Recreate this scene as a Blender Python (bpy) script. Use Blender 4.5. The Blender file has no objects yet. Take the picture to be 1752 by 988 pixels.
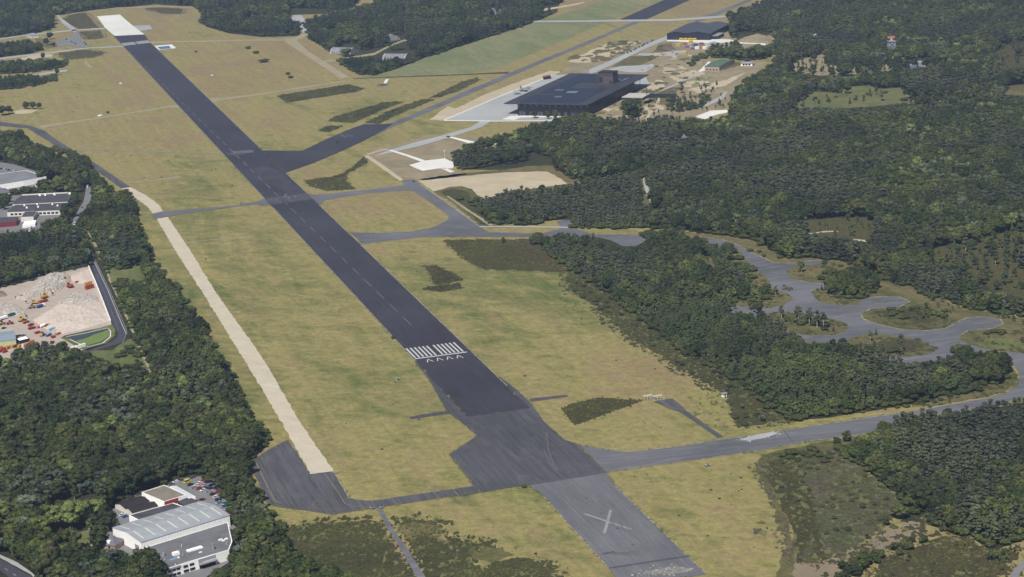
import bpy, bmesh, math, random
import numpy as np
from mathutils import Vector, Matrix, noise
from mathutils.geometry import delaunay_2d_cdt
random.seed(7); RNG = np.random.default_rng(7)
SC = bpy.context.scene
COL = SC.collection
# ------------------------------------------------------------------ camera
IW, IH = 1752.0, 988.0
FPX, PITCH, ROLL, CH = 3633.9, 0.257843, -0.0541, 463.45
cR, sR, cP, sP = math.cos(ROLL), math.sin(ROLL), math.cos(PITCH), math.sin(PITCH)
R0 = Vector((1, 0, 0)); U0 = Vector((0, sP, cP)); F0 = Vector((0, cP, -sP))
RX = cR*R0 + sR*U0; UX = -sR*R0 + cR*U0
cam = bpy.data.cameras.new('camera'); camo = bpy.data.objects.new('camera', cam); COL.objects.link(camo)
camo.matrix_world = Matrix(((RX.x, UX.x, -F0.x, 0), (RX.y, UX.y, -F0.y, 0), (RX.z, UX.z, -F0.z, CH), (0, 0, 0, 1)))
cam.sensor_width = 36; cam.lens = FPX/IW*36; cam.clip_start = 5; cam.clip_end = 60000
SC.camera = camo
# ------------------------------------------------------------------ light
SUN_EL = 51.0
SUN_TO = (0.34, 1.0)                     # where the shadows fall
SUN_STR = 5.0
SKY_STR = 0.052
w = bpy.data.worlds.new("World"); SC.world = w; w.use_nodes = True
nt = w.node_tree; bg = nt.nodes['Background']
sky = nt.nodes.new('ShaderNodeTexSky'); sky.sky_type = 'NISHITA'; sky.sun_disc = False
sky.sun_elevation = math.radians(SUN_EL); sky.sun_rotation = math.atan2(-SUN_TO[0], -SUN_TO[1])
sky.altitude = 50; sky.dust_density = 1.2
nt.links.new(sky.outputs[0], bg.inputs[0]); bg.inputs[1].default_value = SKY_STR
sl = bpy.data.lights.new('sun', 'SUN'); sl.energy = SUN_STR; sl.angle = math.radians(0.5); sl.color = (1.0, 0.95, 0.87)
so = bpy.data.objects.new('sun', sl); COL.objects.link(so)
h = Vector((SUN_TO[0], SUN_TO[1])).normalized(); e = math.radians(SUN_EL)
sdir = Vector((h.x*math.cos(e), h.y*math.cos(e), -math.sin(e)))
so.rotation_euler = sdir.to_track_quat('-Z', 'Y').to_euler(); so.location = (-300, 300, 1500)
SC.view_settings.view_transform = 'Standard'; SC.view_settings.look = 'None'
SC.view_settings.exposure = 0.16; SC.view_settings.gamma = 1.0
SC.render.engine = 'CYCLES'
SC.cycles.max_bounces = 4; SC.cycles.diffuse_bounces = 2; SC.cycles.transparent_max_bounces = 4
SC.cycles.volume_bounces = 0; SC.cycles.volume_max_steps = 64
HAZE_DENSITY = 0.000052
# ------------------------------------------------------------------ plan helpers
def G(px, py, z=0.0):
    """ground (or level z) point seen at a photograph pixel"""
    x = (px-IW/2)/FPX; y = -(py-IH/2)/FPX
    d = RX*x + UX*y + F0
    t = (z-CH)/d.z
    return Vector((d.x*t, d.y*t))
RXn, UXn, F0n = (np.array(v) for v in (RX, UX, F0))
def PIX(P):
    """photograph pixels of an (n,3) array of points"""
    Q = P - np.array([0, 0, CH]); zc = Q@F0n
    return np.stack([IW/2+FPX*(Q@RXn)/zc, IH/2-FPX*(Q@UXn)/zc], 1)
def inside(pts, poly):
    x, y = pts[:, 0], pts[:, 1]; c = np.zeros(len(pts), bool); n = len(poly)
    for i in range(n):
        x1, y1 = poly[i]; x2, y2 = poly[(i+1) % n]
        if y1 == y2: continue
        k = ((y1 > y) != (y2 > y)) & (x < (x2-x1)*(y-y1)/(y2-y1)+x1)
        c ^= k
    return c
def tag(o, label=None, cat=None, group=None, kind=None):
    if label: o['label'] = label
    if cat: o['category'] = cat
    if group: o['group'] = group
    if kind: o['kind'] = kind
    return o
def ground_dir(px, py, dx, dy):
    a = G(px, py); b = G(px+dx, py+dy); return math.atan2(b.y-a.y, b.x-a.x)
RWDIR = (G(205, 75)-G(852, 706)).normalized(); RWANG = math.atan2(RWDIR.y, RWDIR.x)
# ------------------------------------------------------------------ materials
MATS = {}
class NB:
    def __init__(s, name):
        s.m = bpy.data.materials.new(name); s.m.use_nodes = True; s.t = s.m.node_tree
        s.b = s.t.nodes['Principled BSDF']; s.b.inputs['Roughness'].default_value = 0.9
        s.b.inputs['Specular IOR Level'].default_value = 0.2
    def n(s, typ, **k):
        x = s.t.nodes.new(typ)
        for a, v in k.items(): setattr(x, a, v)
        return x
    def l(s, a, b): s.t.links.new(a, b)
    def pos(s, rot=0.0, sc=(1, 1, 1)):
        g = s.n('ShaderNodeNewGeometry'); m = s.n('ShaderNodeMapping', vector_type='TEXTURE')
        m.inputs['Rotation'].default_value = (0, 0, rot); m.inputs['Scale'].default_value = sc
        s.l(g.outputs['Position'], m.inputs[0]); return m.outputs[0]
    def noise(s, vec, scale, det=4, rough=0.6, dist=0.0):
        x = s.n('ShaderNodeTexNoise'); x.inputs['Scale'].default_value = scale; x.inputs['Detail'].default_value = det
        x.inputs['Roughness'].default_value = rough; x.inputs['Distortion'].default_value = dist
        s.l(vec, x.inputs['Vector']); return x.outputs[0]
    def rng(s, v, a, b, c=0.0, d=1.0):
        x = s.n('ShaderNodeMapRange'); x.inputs[1].default_value = a; x.inputs[2].default_value = b
        x.inputs[3].default_value = c; x.inputs[4].default_value = d; s.l(v, x.inputs[0]); return x.outputs[0]
    def ramp(s, v, stops):
        x = s.n('ShaderNodeValToRGB'); r = x.color_ramp
        while len(r.elements) < len(stops): r.elements.new(0.5)
        for e_, (p, c) in zip(r.elements, stops): e_.position = p; e_.color = (*c, 1)
        s.l(v, x.inputs[0]); return x.outputs[0]
    def mix(s, f, a, b, mode='MIX'):
        x = s.n('ShaderNodeMix', data_type='RGBA', blend_type=mode)
        for i, v in ((0, f), (6, a), (7, b)):
            if isinstance(v, (int, float)): x.inputs[i].default_value = v
            elif isinstance(v, tuple): x.inputs[i].default_value = (*v, 1)
            else: s.l(v, x.inputs[i])
        return x.outputs[2]
    def math(s, op, a, b=None):
        x = s.n('ShaderNodeMath', operation=op)
        for i, v in enumerate((a, b)):
            if v is None: continue
            if isinstance(v, (int, float)): x.inputs[i].default_value = v
            else: s.l(v, x.inputs[i])
        return x.outputs[0]
    def out(s, col, bump=None, bs=0.3, bd=0.5):
        if isinstance(col, tuple): s.b.inputs['Base Color'].default_value = (*col, 1)
        else: s.l(col, s.b.inputs['Base Color'])
        if bump is not None:
            x = s.n('ShaderNodeBump'); x.inputs['Strength'].default_value = bs; x.inputs['Distance'].default_value = bd
            s.l(bump, x.inputs['Height']); s.l(x.outputs[0], s.b.inputs['Normal'])
        return s.m
def plain(name, col, rough=0.7, var=0.12, metal=0.0, spec=0.3, scale=0.35):
    if name in MATS: return MATS[name]
    b = NB(name); p = b.pos()
    v = b.rng(b.noise(p, scale, 3), 0.3, 0.7, 1-var, 1+var)
    b.out(b.mix(1.0, col, v, 'MULTIPLY')); b.b.inputs['Roughness'].default_value = rough
    b.b.inputs['Metallic'].default_value = metal; b.b.inputs['Specular IOR Level'].default_value = spec
    MATS[name] = b.m; return b.m
def pave(name, col, streak=0.25, patch=0.2, rot=RWANG, light=(0.3, 0.3, 0.31), wear=0.25, jointw=None, gloss=0.62):
    b = NB(name); p = b.pos()
    ps = b.pos(rot, (60, 1.6, 1))
    st = b.rng(b.noise(ps, 1.0, 4, 0.7), 0.3, 0.7, 1-streak, 1+streak)
    big = b.rng(b.noise(p, 0.012, 5, 0.6), 0.3, 0.7, 1-patch, 1+patch)
    fine = b.rng(b.noise(p, 0.9, 3, 0.7), 0.25, 0.75, 0.88, 1.12)
    c = b.mix(1.0, col, st, 'MULTIPLY'); c = b.mix(1.0, c, big, 'MULTIPLY'); c = b.mix(1.0, c, fine, 'MULTIPLY')
    wr = b.rng(b.noise(b.pos(rot, (4, 1, 1)), 0.09, 6, 0.8, 0.8), 0.50, 0.70, 0.0, wear)
    c = b.mix(wr, c, light)
    if jointw:
        v = b.pos(rot, (1, 1, 1)); sx = b.n('ShaderNodeSeparateXYZ'); b.l(v, sx.inputs[0])
        f = b.math('FRACT', b.math('MULTIPLY', sx.outputs[1], 1/jointw)); k = b.math('LESS_THAN', f, 0.045)
        k = b.math('MULTIPLY', k, b.rng(b.noise(p, 0.05, 3), 0.4, 0.6, 0.0, 0.45))
        c = b.mix(k, c, light)
    b.out(c); b.b.inputs['Roughness'].default_value = gloss; b.b.inputs['Specular IOR Level'].default_value = .35; MATS[name] = b.m; return b.m
def grassmat(name, green, gold, brown, bias=0.0, attr=False, dots=0.5):
    b = NB(name); p = b.pos()
    ps = b.pos(RWANG, (4.5, 1, 1)); pc = b.pos(RWANG+0.9, (2.0, 1, 1))
    n1 = b.noise(p, 0.0032, 5, 0.62, 0.6)
    n2 = b.noise(ps, 0.018, 6, 0.70, 0.8)
    n3 = b.noise(pc, 0.05, 6, 0.75, 0.4)
    n4 = b.noise(p, 0.45, 4, 0.8)
    s = b.math('ADD', b.math('MULTIPLY', n1, 0.55), b.math('MULTIPLY', n2, 0.80))
    s = b.math('ADD', s, b.math('MULTIPLY', n3, 0.70)); s = b.math('ADD', s, b.math('MULTIPLY', n4, 0.30))
    s = b.math('SUBTRACT', s, 1.175-bias)          # centred near 0
    if attr:
        a = b.n('ShaderNodeAttribute', attribute_name='dry'); s = b.math('ADD', s, a.outputs['Fac'])
    s = b.rng(s, -0.21, 0.24)
    mid = tuple((g+o)/2 for g, o in zip(green, gold))
    c = b.ramp(s, [(0.0, green), (0.28, mid), (0.50, gold), (0.74, tuple(0.5*(g+o) for g, o in zip(gold, brown))), (1.0, brown)])
    t = b.noise(p, 0.085, 6, 0.85); c = b.mix(b.rng(t, 0.545, 0.66, 0, dots), c, tuple(x*0.62 for x in green))
    tt = b.noise(p, 0.33, 3, 0.7); c = b.mix(b.rng(tt, 0.66, 0.72, 0, dots*1.2), c, tuple(x*0.5 for x in green))
    mow = b.noise(b.pos(RWANG, (260, 7, 1)), 1.0, 3, 0.7); c = b.mix(b.rng(mow, 0.44, 0.58, 0, 0.42), c, tuple(x*0.72 for x in gold))
    t2 = b.noise(pc, 0.10, 6, 0.85, 0.5); c = b.mix(b.rng(t2, 0.55, 0.68, 0, 0.55), c, tuple(min(1, x*1.22) for x in gold))
    t3 = b.noise(ps, 0.03, 6, 0.8, 0.6); c = b.mix(b.rng(t3, 0.53, 0.66, 0, 0.55), c, brown)
    c = b.mix(1.0, c, b.rng(b.noise(p, 0.15, 6, 0.85), 0.32, 0.68, 0.68, 1.30), 'MULTIPLY')
    b.out(c, n4, 0.6, 0.8); MATS[name] = b.m; return b.m
def heathmat(name, a, bcol, ccol, patch=0.5):
    b = NB(name); p = b.pos()
    n1 = b.noise(p, 0.022, 6, 0.7, 0.6); n2 = b.noise(p, 0.30, 6, 0.85)
    c = b.mix(b.rng(n1, 0.38, 0.62), a, bcol)
    c = b.mix(b.rng(n2, 0.42, 0.62, 0.0, 0.85), c, tuple(x*0.40 for x in a))
    n3 = b.noise(p, 0.06, 6, 0.85, 0.4); c = b.mix(b.rng(n3, 0.55, 0.66, 0, patch), c, ccol)
    n5 = b.noise(p, 0.11, 5, 0.8); c = b.mix(b.rng(n5, 0.56, 0.68, 0, .6), c, (0.060, 0.085, 0.025))
    b.out(c, n2, 1.0, 1.5); MATS[name] = b.m; return b.m
def sandmat(name, a, bcol, tracks=0.3, sc=1.0):
    b = NB(name); p = b.pos(); ps = b.pos(RWANG+0.6, (12, 1, 1))
    c = b.mix(b.rng(b.noise(p, 0.03*sc, 6, 0.7, 0.8), 0.35, 0.65), a, bcol)
    c = b.mix(b.rng(b.noise(ps, 0.12*sc, 4, 0.7), 0.5, 0.7, 0, tracks), c, tuple(x*0.72 for x in a))
    c = b.mix(b.rng(b.noise(p, 0.5*sc, 4, 0.8), 0.58, 0.75, 0, 0.4), c, tuple(x*0.6 for x in bcol))
    b.out(c, b.noise(p, 0.3, 4), 0.4, 0.8); MATS[name] = b.m; return b.m
M = {}
M['grass'] = grassmat('dry_grass', (0.088, 0.112, 0.030), (0.256, 0.224, 0.084), (0.225, 0.165, 0.094), attr=True)
M['green'] = grassmat('green_grass', (0.125, 0.152, 0.066), (0.185, 0.196, 0.094), (0.24, 0.215, 0.12), bias=-0.06, dots=0.1)
M['verge'] = grassmat('verge_grass', (0.056, 0.064, 0.020), (0.125, 0.112, 0.046), (0.17, 0.120, 0.064), bias=-0.03)
M['grass_olive'] = grassmat('olive_grass', (0.070, 0.085, 0.026), (0.140, 0.145, 0.055), (0.16, 0.130, 0.065), bias=-0.03)
M['meadow'] = grassmat('meadow_grass', (0.060, 0.085, 0.022), (0.110, 0.130, 0.042), (0.18, 0.165, 0.07), bias=-0.02)
M['forest_floor'] = heathmat('forest_floor', (0.035, 0.042, 0.018), (0.055, 0.058, 0.025), (0.09, 0.085, 0.04), 0.4)
M['heath'] = heathmat('heather', (0.062, 0.066, 0.022), (0.086, 0.080, 0.030), (0.17, 0.150, 0.072), 0.7)
M['heath_dark'] = heathmat('dark_heather', (0.062, 0.058, 0.020), (0.082, 0.074, 0.026), (0.115, 0.10, 0.045), 0.4)
M['heath_brown'] = heathmat('brown_heather', (0.080, 0.062, 0.032), (0.085, 0.080, 0.032), (0.15, 0.12, 0.06), 0.6)
M['heath_mix'] = heathmat('rough_heath', (0.095, 0.105, 0.048), (0.125, 0.10, 0.070), (0.24, 0.24, 0.13), 0.85)
M['heath_olive'] = heathmat('olive_heath', (0.085, 0.080, 0.028), (0.105, 0.098, 0.038), (0.125, 0.115, 0.05), 0.6)
M['track_brown'] = sandmat('brown_track', (0.23, 0.18, 0.13), (0.17, 0.14, 0.09), 0.4)
M['sand'] = sandmat('pale_sand', (0.38, 0.32, 0.22), (0.45, 0.39, 0.28))
M['dirt'] = sandmat('bare_soil', (0.28, 0.23, 0.15), (0.185, 0.16, 0.095), 0.4)
M['gravel'] = sandmat('white_gravel', (0.43, 0.385, 0.30), (0.50, 0.45, 0.36), 0.25, 2.0)
M['yard'] = sandmat('yard_rubble_ground', (0.35, 0.295, 0.25), (0.42, 0.365, 0.32), 0.3, 1.5)
M['track'] = sandmat('sandy_track', (0.32, 0.275, 0.19), (0.25, 0.225, 0.14), 0.25)
M['greytrack'] = sandmat('grey_track', (0.22, 0.205, 0.16), (0.18, 0.17, 0.125), 0.25)
M['asphalt'] = pave('dark_asphalt', (0.036, 0.034, 0.044), 0.17, 0.20, wear=0.20, light=(0.070, 0.070, 0.084))
M['asphalt_mid'] = pave('old_asphalt', (0.062, 0.061, 0.069), 0.30, 0.16, wear=0.25, light=(0.19, 0.19, 0.20))
M['asphalt_old'] = pave('worn_grey_asphalt', (0.116, 0.117, 0.129), 0.15, 0.22, wear=0.45, light=(0.21, 0.21, 0.21), jointw=15)
M['taxi'] = pave('taxiway_asphalt', (0.112, 0.113, 0.127), 0.24, 0.28, rot=RWANG+math.pi/2-.12, wear=0.75, light=(0.20, 0.20, 0.205))
M['apron'] = pave('apron_asphalt', (0.075, 0.074, 0.082), 0.38, 0.2, wear=0.3, light=(0.17, 0.17, 0.18))
M['concrete'] = pave('pale_concrete', (0.34, 0.35, 0.35), 0.10, 0.12, rot=0.6, wear=0.3, light=(0.45, 0.45, 0.44))
M['concrete_white'] = pave('white_concrete', (0.66, 0.66, 0.62), 0.08, 0.08, wear=0.2, light=(0.7, 0.7, 0.7))
M['road'] = pave('road_asphalt', (0.17, 0.17, 0.175), 0.08, 0.1, rot=0.5, wear=0.2, light=(0.27, 0.27, 0.27))
M['road_dark'] = pave('new_road_asphalt', (0.052, 0.052, 0.068), 0.08, 0.1, rot=1.5, wear=0.1, light=(0.12, 0.12, 0.13))
M['edge'] = plain('dry_weed_edge', (0.24, 0.225, 0.175), .9, .5, scale=.25)
M['paint'] = plain('runway_paint', (0.45, 0.45, 0.45), 0.6, 0.1, scale=0.6)
M['paint_old'] = plain('faded_paint', (0.225, 0.235, 0.245), 0.8, 0.2, scale=0.6)
M['paint_line'] = plain('worn_centre_paint', (0.19, 0.19, 0.20), 0.8, 0.3, scale=0.6)
M['paint_yellow'] = plain('yellow_paint', (0.24, 0.19, 0.08), 0.8, 0.3)
M['scuff'] = plain('tyre_scuff', (0.13, 0.13, 0.14), 0.9, 0.25)
M['scuff_dark'] = plain('tyre_rubber_mark', (0.075, 0.072, 0.088), 0.9, 0.2)
# ------------------------------------------------------------------ flat sheets
def cat_rom(pts, k=5):
    out = []; n = len(pts)
    for i in range(n):
        p0, p1, p2, p3 = (np.array(pts[(i+j-1) % n], float) for j in range(4))
        for t in np.arange(k)/k:
            out.append(tuple(0.5*((2*p1)+(-p0+p2)*t+(2*p0-5*p1+4*p2-p3)*t*t+(-p0+3*p1-3*p2+p3)*t**3)))
    return out
def sheet(name, pts, z, mat, jit=0.0, seg=4.0, smooth=False, kind='structure', label=None, cat=None, world=False, nscale=0.12, fine=0.4):
    if smooth: pts = cat_rom(pts)
    P = [Vector(p) if world else G(*p) for p in pts]
    out = []
    n = len(P); sd = random.random()*100
    for i in range(n):
        a, b = P[i], P[(i+1) % n]; L = (b-a).length
        k = max(1, min(400, int(L/seg))) if jit > 0 else 1
        for j in range(k): out.append(a.lerp(b, j/k))
    if jit > 0:
        for i, q in enumerate(out):
            v = Vector((q.x*nscale+sd, q.y*nscale, 0)); v2 = v*3.7
            v3 = v*13; dx = noise.noise(v)*1.3+noise.noise(v2)*1.0+noise.noise(v3)*fine; dy = noise.noise(v+Vector((50, 9, 3)))*1.3+noise.noise(v2+Vector((5, 90, 3)))*1.0+noise.noise(v3+Vector((7, 9, 3)))*fine
            out[i] = q+Vector((dx, dy*1.6))*jit
    c = sum(out, Vector((0, 0)))/len(out)
    loc = [q-c for q in out]; m = len(loc)
    vs, es, fs, *_ = delaunay_2d_cdt(loc, [], [list(range(m))], 1, 1e-4)
    # keep counter-clockwise (normals up)
    F = []
    for f in fs:
        if len(f) < 3: continue
        a, b, d = (vs[i] for i in f[:3])
        F.append(list(f) if (b-a).cross(d-a) > 0 else list(reversed(f)))
    me = bpy.data.meshes.new(name); me.from_pydata([(v.x, v.y, 0) for v in vs], [], F)
    me.materials.append(M[mat] if isinstance(mat, str) else mat)
    o = bpy.data.objects.new(name, me); COL.objects.link(o); o.location = (c.x, c.y, z)
    tag(o, label, cat, kind=kind); return o
def strip(name, pts, z, mat, jit=0.0, seg=4.0, horiz=False, **k):
    """band along pixel points (x, y, thickness)"""
    a, b = [], []
    for x, y, t in pts:
        if horiz: a.append((x-t/2, y)); b.append((x+t/2, y))
        else: a.append((x, y-t/2)); b.append((x, y+t/2))
    return sheet(name, a+b[::-1], z, mat, jit, seg, **k)
def band(name, pts, wid, z, mat, world=False, **k):
    """band of constant width in metres along points"""
    P = [Vector(p) if world else G(*p) for p in pts]; L, R = [], []
    for i, p in enumerate(P):
        d = (P[min(i+1, len(P)-1)]-P[max(i-1, 0)]).normalized(); nn = Vector((-d.y, d.x))*wid/2
        L.append(p+nn); R.append(p-nn)
    return sheet(name, [tuple(q) for q in L+R[::-1]], z, mat, world=True, **k)
def scraps(name, pts, z, mat, n, rmin, rmax, inner, outer, seed=1, **k):
    """small ragged patches strewn along an outline: heather tussocks outside it, bare spots inside it"""
    rg = np.random.default_rng(seed); P = [G(*p) for p in pts]; L = [(P[(i+1) % len(P)]-P[i]).length for i in range(len(P))]; c = sum(P, Vector((0, 0)))/len(P)
    V, F = [], []; pr = np.array(L)/sum(L)
    for j in range(n):
        i = rg.choice(len(P), p=pr); a, b = P[i], P[(i+1) % len(P)]; q = a.lerp(b, rg.random()); u = (b-a).normalized(); nn = Vector((-u.y, u.x))
        if nn.dot(c-q) < 0: nn = -nn
        q = q+nn*rg.uniform(-outer, inner); r = rmin+(rmax-rmin)*rg.random()**2; m = 9; k0 = len(V); zz = rg.uniform(0, .03)
        sx_, sy_ = rg.uniform(.5, 1.2), rg.uniform(.8, 2.2)
        for t in range(m):
            rr = r*rg.uniform(.35, 1.4); V.append((q.x-c.x+math.cos(6.283*t/m)*rr*sx_, q.y-c.y+math.sin(6.283*t/m)*rr*sy_, zz))
        V.append((q.x-c.x, q.y-c.y, zz)); F += [(k0+t, k0+(t+1) % m, k0+m) for t in range(m)]
    me = bpy.data.meshes.new(name); me.from_pydata(V, [], F); me.materials.append(M[mat]); o = bpy.data.objects.new(name, me); COL.objects.link(o); o.location = (c.x, c.y, z); tag(o, **k)
# ------------------------------------------------------------------ mesh helpers
class MB:
    def __init__(s): s.v = []; s.f = []
    def add(s, vs, fs):
        k = len(s.v); s.v += [tuple(v) for v in vs]; s.f += [tuple(i+k for i in f) for f in fs]; return s
    def box(s, x0, x1, y0, y1, z0, z1):
        return s.add([(x0, y0, z0), (x1, y0, z0), (x1, y1, z0), (x0, y1, z0), (x0, y0, z1), (x1, y0, z1), (x1, y1, z1), (x0, y1, z1)],
                     [(0, 3, 2, 1), (4, 5, 6, 7), (0, 1, 5, 4), (1, 2, 6, 5), (2, 3, 7, 6), (3, 0, 4, 7)])
    def prism(s, prof, a, b, axis='y'):
        """profile of (u,z) extruded from a to b"""
        n = len(prof)
        mk = (lambda u, z, t: (u, t, z)) if axis == 'y' else (lambda u, z, t: (t, u, z))
        vs = [mk(u, z, a) for u, z in prof]+[mk(u, z, b) for u, z in prof]
        fs = [tuple(range(n)), tuple(range(2*n-1, n-1, -1))]+[(i, i+n, (i+1) % n+n, (i+1) % n) for i in range(n)]
        return s.add(vs, fs)
    def tube(s, p, q, r, r2=None, n=6):
        p, q = Vector(p), Vector(q); r2 = r if r2 is None else r2
        d = (q-p).normalized(); a = d.orthogonal().normalized(); b = d.cross(a)
        vs = [p+(a*math.cos(t)+b*math.sin(t))*r for t in [2*math.pi*i/n for i in range(n)]]
        vs += [q+(a*math.cos(t)+b*math.sin(t))*r2 for t in [2*math.pi*i/n for i in range(n)]]
        return s.add(vs, [tuple(range(n))[::-1], tuple(range(n, 2*n))]+[(i, (i+1) % n, (i+1) % n+n, i+n) for i in range(n)])
    def build(s, name, mat, parent=None, smooth=False):
        me = bpy.data.meshes.new(name); me.from_pydata(s.v, [], s.f)
        bm = bmesh.new(); bm.from_mesh(me); bmesh.ops.recalc_face_normals(bm, faces=bm.faces); bm.to_mesh(me); bm.free()
        me.materials.append(mat)
        if smooth: me.polygons.foreach_set('use_smooth', [True]*len(me.polygons))
        o = bpy.data.objects.new(name, me); COL.objects.link(o)
        if parent: o.parent = parent
        return o
def thing(name, xy, rot, label, cat, group=None, z=0.0):
    o = bpy.data.objects.new(name, None); COL.objects.link(o); o.location = (xy[0], xy[1], z); o.rotation_euler = (0, 0, rot)
    o.empty_display_size = 2
    return tag(o, label, cat, group)
def dup(root, loc, rot, label=None, group=None, scale=None, cat=None, mats=None):
    r = root.copy(); COL.objects.link(r); r.location = loc; r.rotation_euler = (0, 0, rot)
    if scale is not None: r.scale = scale
    tag(r, label, cat, group)
    for ch in root.children:
        c = ch.copy(); COL.objects.link(c); c.parent = r
        if mats and ch.name.split('.')[0] in mats:
            c.data = ch.data.copy(); c.data.materials[0] = mats[ch.name.split('.')[0]]
        for g in ch.children:
            d = g.copy(); COL.objects.link(d); d.parent = c
    return r
def rect(A, B, C, z=0.0):
    """right-angled footprint from three roof or foot corners in the plan: origin, angle, width, depth"""
    a, b, c = G(*A, z), G(*B, z), G(*C, z); u = (b-a); wd = u.length; u = u/wd; v = Vector((-u.y, u.x))
    return a, math.atan2(u.y, u.x), wd, (c-b).dot(v)
# ================================================================== GROUND
def build_ground():
    xs = np.concatenate([[-30000, -12000, -6000, -3000], np.arange(-1800, 1801, 40), [3000, 6000, 12000, 30000]])
    ys = np.concatenate([[-3000, 0, 400], np.arange(700, 4801, 40), [5500, 7000, 12000, 40000]])
    X, Y = np.meshgrid(xs, ys); nx, ny = len(xs), len(ys)
    V = np.stack([X.ravel(), Y.ravel(), np.zeros(X.size)], 1)
    i = np.arange(nx*ny).reshape(ny, nx)
    F = np.stack([i[:-1, :-1], i[:-1, 1:], i[1:, 1:], i[1:, :-1]], -1).reshape(-1, 4)
    me = bpy.data.meshes.new('ground'); me.from_pydata(V.tolist(), [], F.tolist())
    pp = PIX(np.where(V[:, 1:2] < 500, V*0+[0, 500, 0], V))
    dry = np.full(len(V), 0.02)
    dry += np.clip((430-pp[:, 1])/430, 0, 1)*0.085-0.02
    blobs = [(430, 430, 60, 40, -.10), (600, 640, 60, 60, -.09), (520, 560, 90, 60, -.05), (900, 480, 90, 60, -.07), (680, 700, 70, 60, -.08),
             (1000, 560, 90, 60, -.04), (1120, 740, 90, 30, -.07), (700, 860, 90, 40, -.06), (1220, 910, 90, 60, -.03), (1130, 870, 50, 30, -.06),
             (400, 620, 40, 140, -.13), (330, 520, 30, 120, -.12), (640, 190, 100, 40, -.03), (300, 240, 90, 30, .04), (250, 150, 90, 50, .05),
             (480, 110, 80, 40, .06), (1090, 20, 150, 30, .05), (1110, 650, 70, 50, .07), (620, 370, 70, 20, .02), (1260, 830, 60, 80, .06),
             (1320, 960, 60, 40, .10), (970, 800, 60, 20, -.07), (830, 580, 60, 50, .02), (640, 250, 60, 30, -.02), (490, 120, 50, 30, -.04)]
    blobs += [(250, 130, 60, 14, .10), (330, 205, 110, 12, .10), (190, 215, 60, 10, .08), (270, 240, 70, 12, .09), (480, 100, 70, 25, .08), (620, 160, 30, 20, .04), (1110, 630, 60, 40, .08), (880, 620, 30, 50, .08), (660, 640, 30, 30, .05), (740, 770, 40, 15, .08), (660, 800, 40, 20, .07), (1200, 940, 70, 30, .08), (900, 900, 60, 40, .05), (620, 560, 40, 20, -.06), (1000, 500, 25, 20, .08), (1060, 570, 30, 20, .09), (1150, 640, 40, 25, .10), (1230, 710, 30, 25, .10), (370, 650, 22, 60, -.08), (420, 720, 22, 40, -.08), (590, 690, 60, 40, -.05)]
    for bx, by, sx, sy, a in blobs: dry += a*np.exp(-((pp[:, 0]-bx)/sx)**2-((pp[:, 1]-by)/sy)**2)
    at = me.attributes.new('dry', 'FLOAT', 'POINT'); at.data.foreach_set('value', dry.astype(np.float32))
    me.materials.append(M['grass']); o = bpy.data.objects.new('ground', me); COL.objects.link(o); tag(o, kind='structure')
build_ground()
Z1, Z2, Z3, Z4, Z5, Z6, Z7 = 0.06, 0.12, 0.18, 0.24, 0.30, 0.36, 0.42
# --- fields of other grass
sheet('green_field', [(600, 133), (645, 128), (680, 118), (714, 104), (800, 76), (890, 47), (952, 28), (1034, 0), (1080, -18), (1180, -18), (1137, 0), (1039, 37), (950, 76), (850, 117), (800, 127), (700, 131)], Z1, 'green', 2, 8)
sheet('meadow', [(120, 385), (150, 392), (165, 412), (185, 455), (222, 452), (250, 448), (262, 470), (240, 492), (232, 530), (245, 577), (262, 614), (272, 650), (200, 640), (100, 600), (190, 600), (230, 575), (180, 460), (150, 410)], Z1, 'meadow', 1.5)
sheet('lawn', [(120, 915), (160, 905), (165, 930), (128, 945)], Z1, 'meadow', 0.6)
# forest floors
FLOORS = [
 [(0, 240), (60, 248), (118, 275), (168, 308), (190, 328), (231, 352), (228, 380), (242, 408), (258, 445), (286, 477), (312, 517), (338, 548), (364, 598), (391, 640), (414, 689), (441, 735), (457, 754), (438, 775), (425, 791), (416, 800), (443, 844), (472, 896), (494, 941), (551, 967), (606, 980), (640, 1010), (-80, 1010), (-80, 240)],
 [(780, 275), (870, 250), (935, 225), (1000, 215), (1190, 205), (1250, 205), (1262, 165), (1300, 140), (1340, 100), (1262, 72), (1250, 45), (1300, 8), (1380, -22), (1820, -22), (1820, 555), (1752, 540), (1640, 522), (1576, 500), (1484, 460), (1440, 446), (1350, 440), (1300, 416), (1238, 400), (1115, 390), (985, 389), (983, 376), (837, 380), (812, 350), (870, 332), (971, 322), (990, 312), (950, 290), (860, 292), (790, 290)],
 [(905, 410), (950, 404), (1100, 410), (1200, 416), (1290, 470), (1310, 540), (1384, 588), (1450, 590), (1545, 622), (1720, 612), (1728, 640), (1700, 663), (1604, 682), (1520, 698), (1433, 713), (1354, 722), (1322, 705), (1265, 658), (1186, 616), (1107, 556), (1007, 482), (960, 452)],
 [(1457, 750), (1520, 735), (1640, 706), (1820, 680), (1820, 900), (1735, 930), (1699, 946), (1660, 918), (1590, 900), (1545, 890), (1552, 857), (1467, 793), (1421, 772)],
 [(-40, -22), (620, -22), (560, 24), (500, 26), (515, 45), (514, 62), (450, 64), (395, 58), (355, 47), (345, 40), (350, 25), (334, 13), (266, 8), (163, 18), (90, 29), (88, 52), (0, 66), (-40, 68)],
 [(520, 44), (570, 24), (640, 5), (640, -22), (965, -22), (953, 22), (890, 49), (714, 106), (660, 126), (615, 128), (580, 108), (600, 100), (560, 88), (530, 64)]]
for i, f in enumerate(FLOORS): sheet('forest_floor', f, 0.02+0.005*i, 'forest_floor', 2.0, 8)
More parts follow.
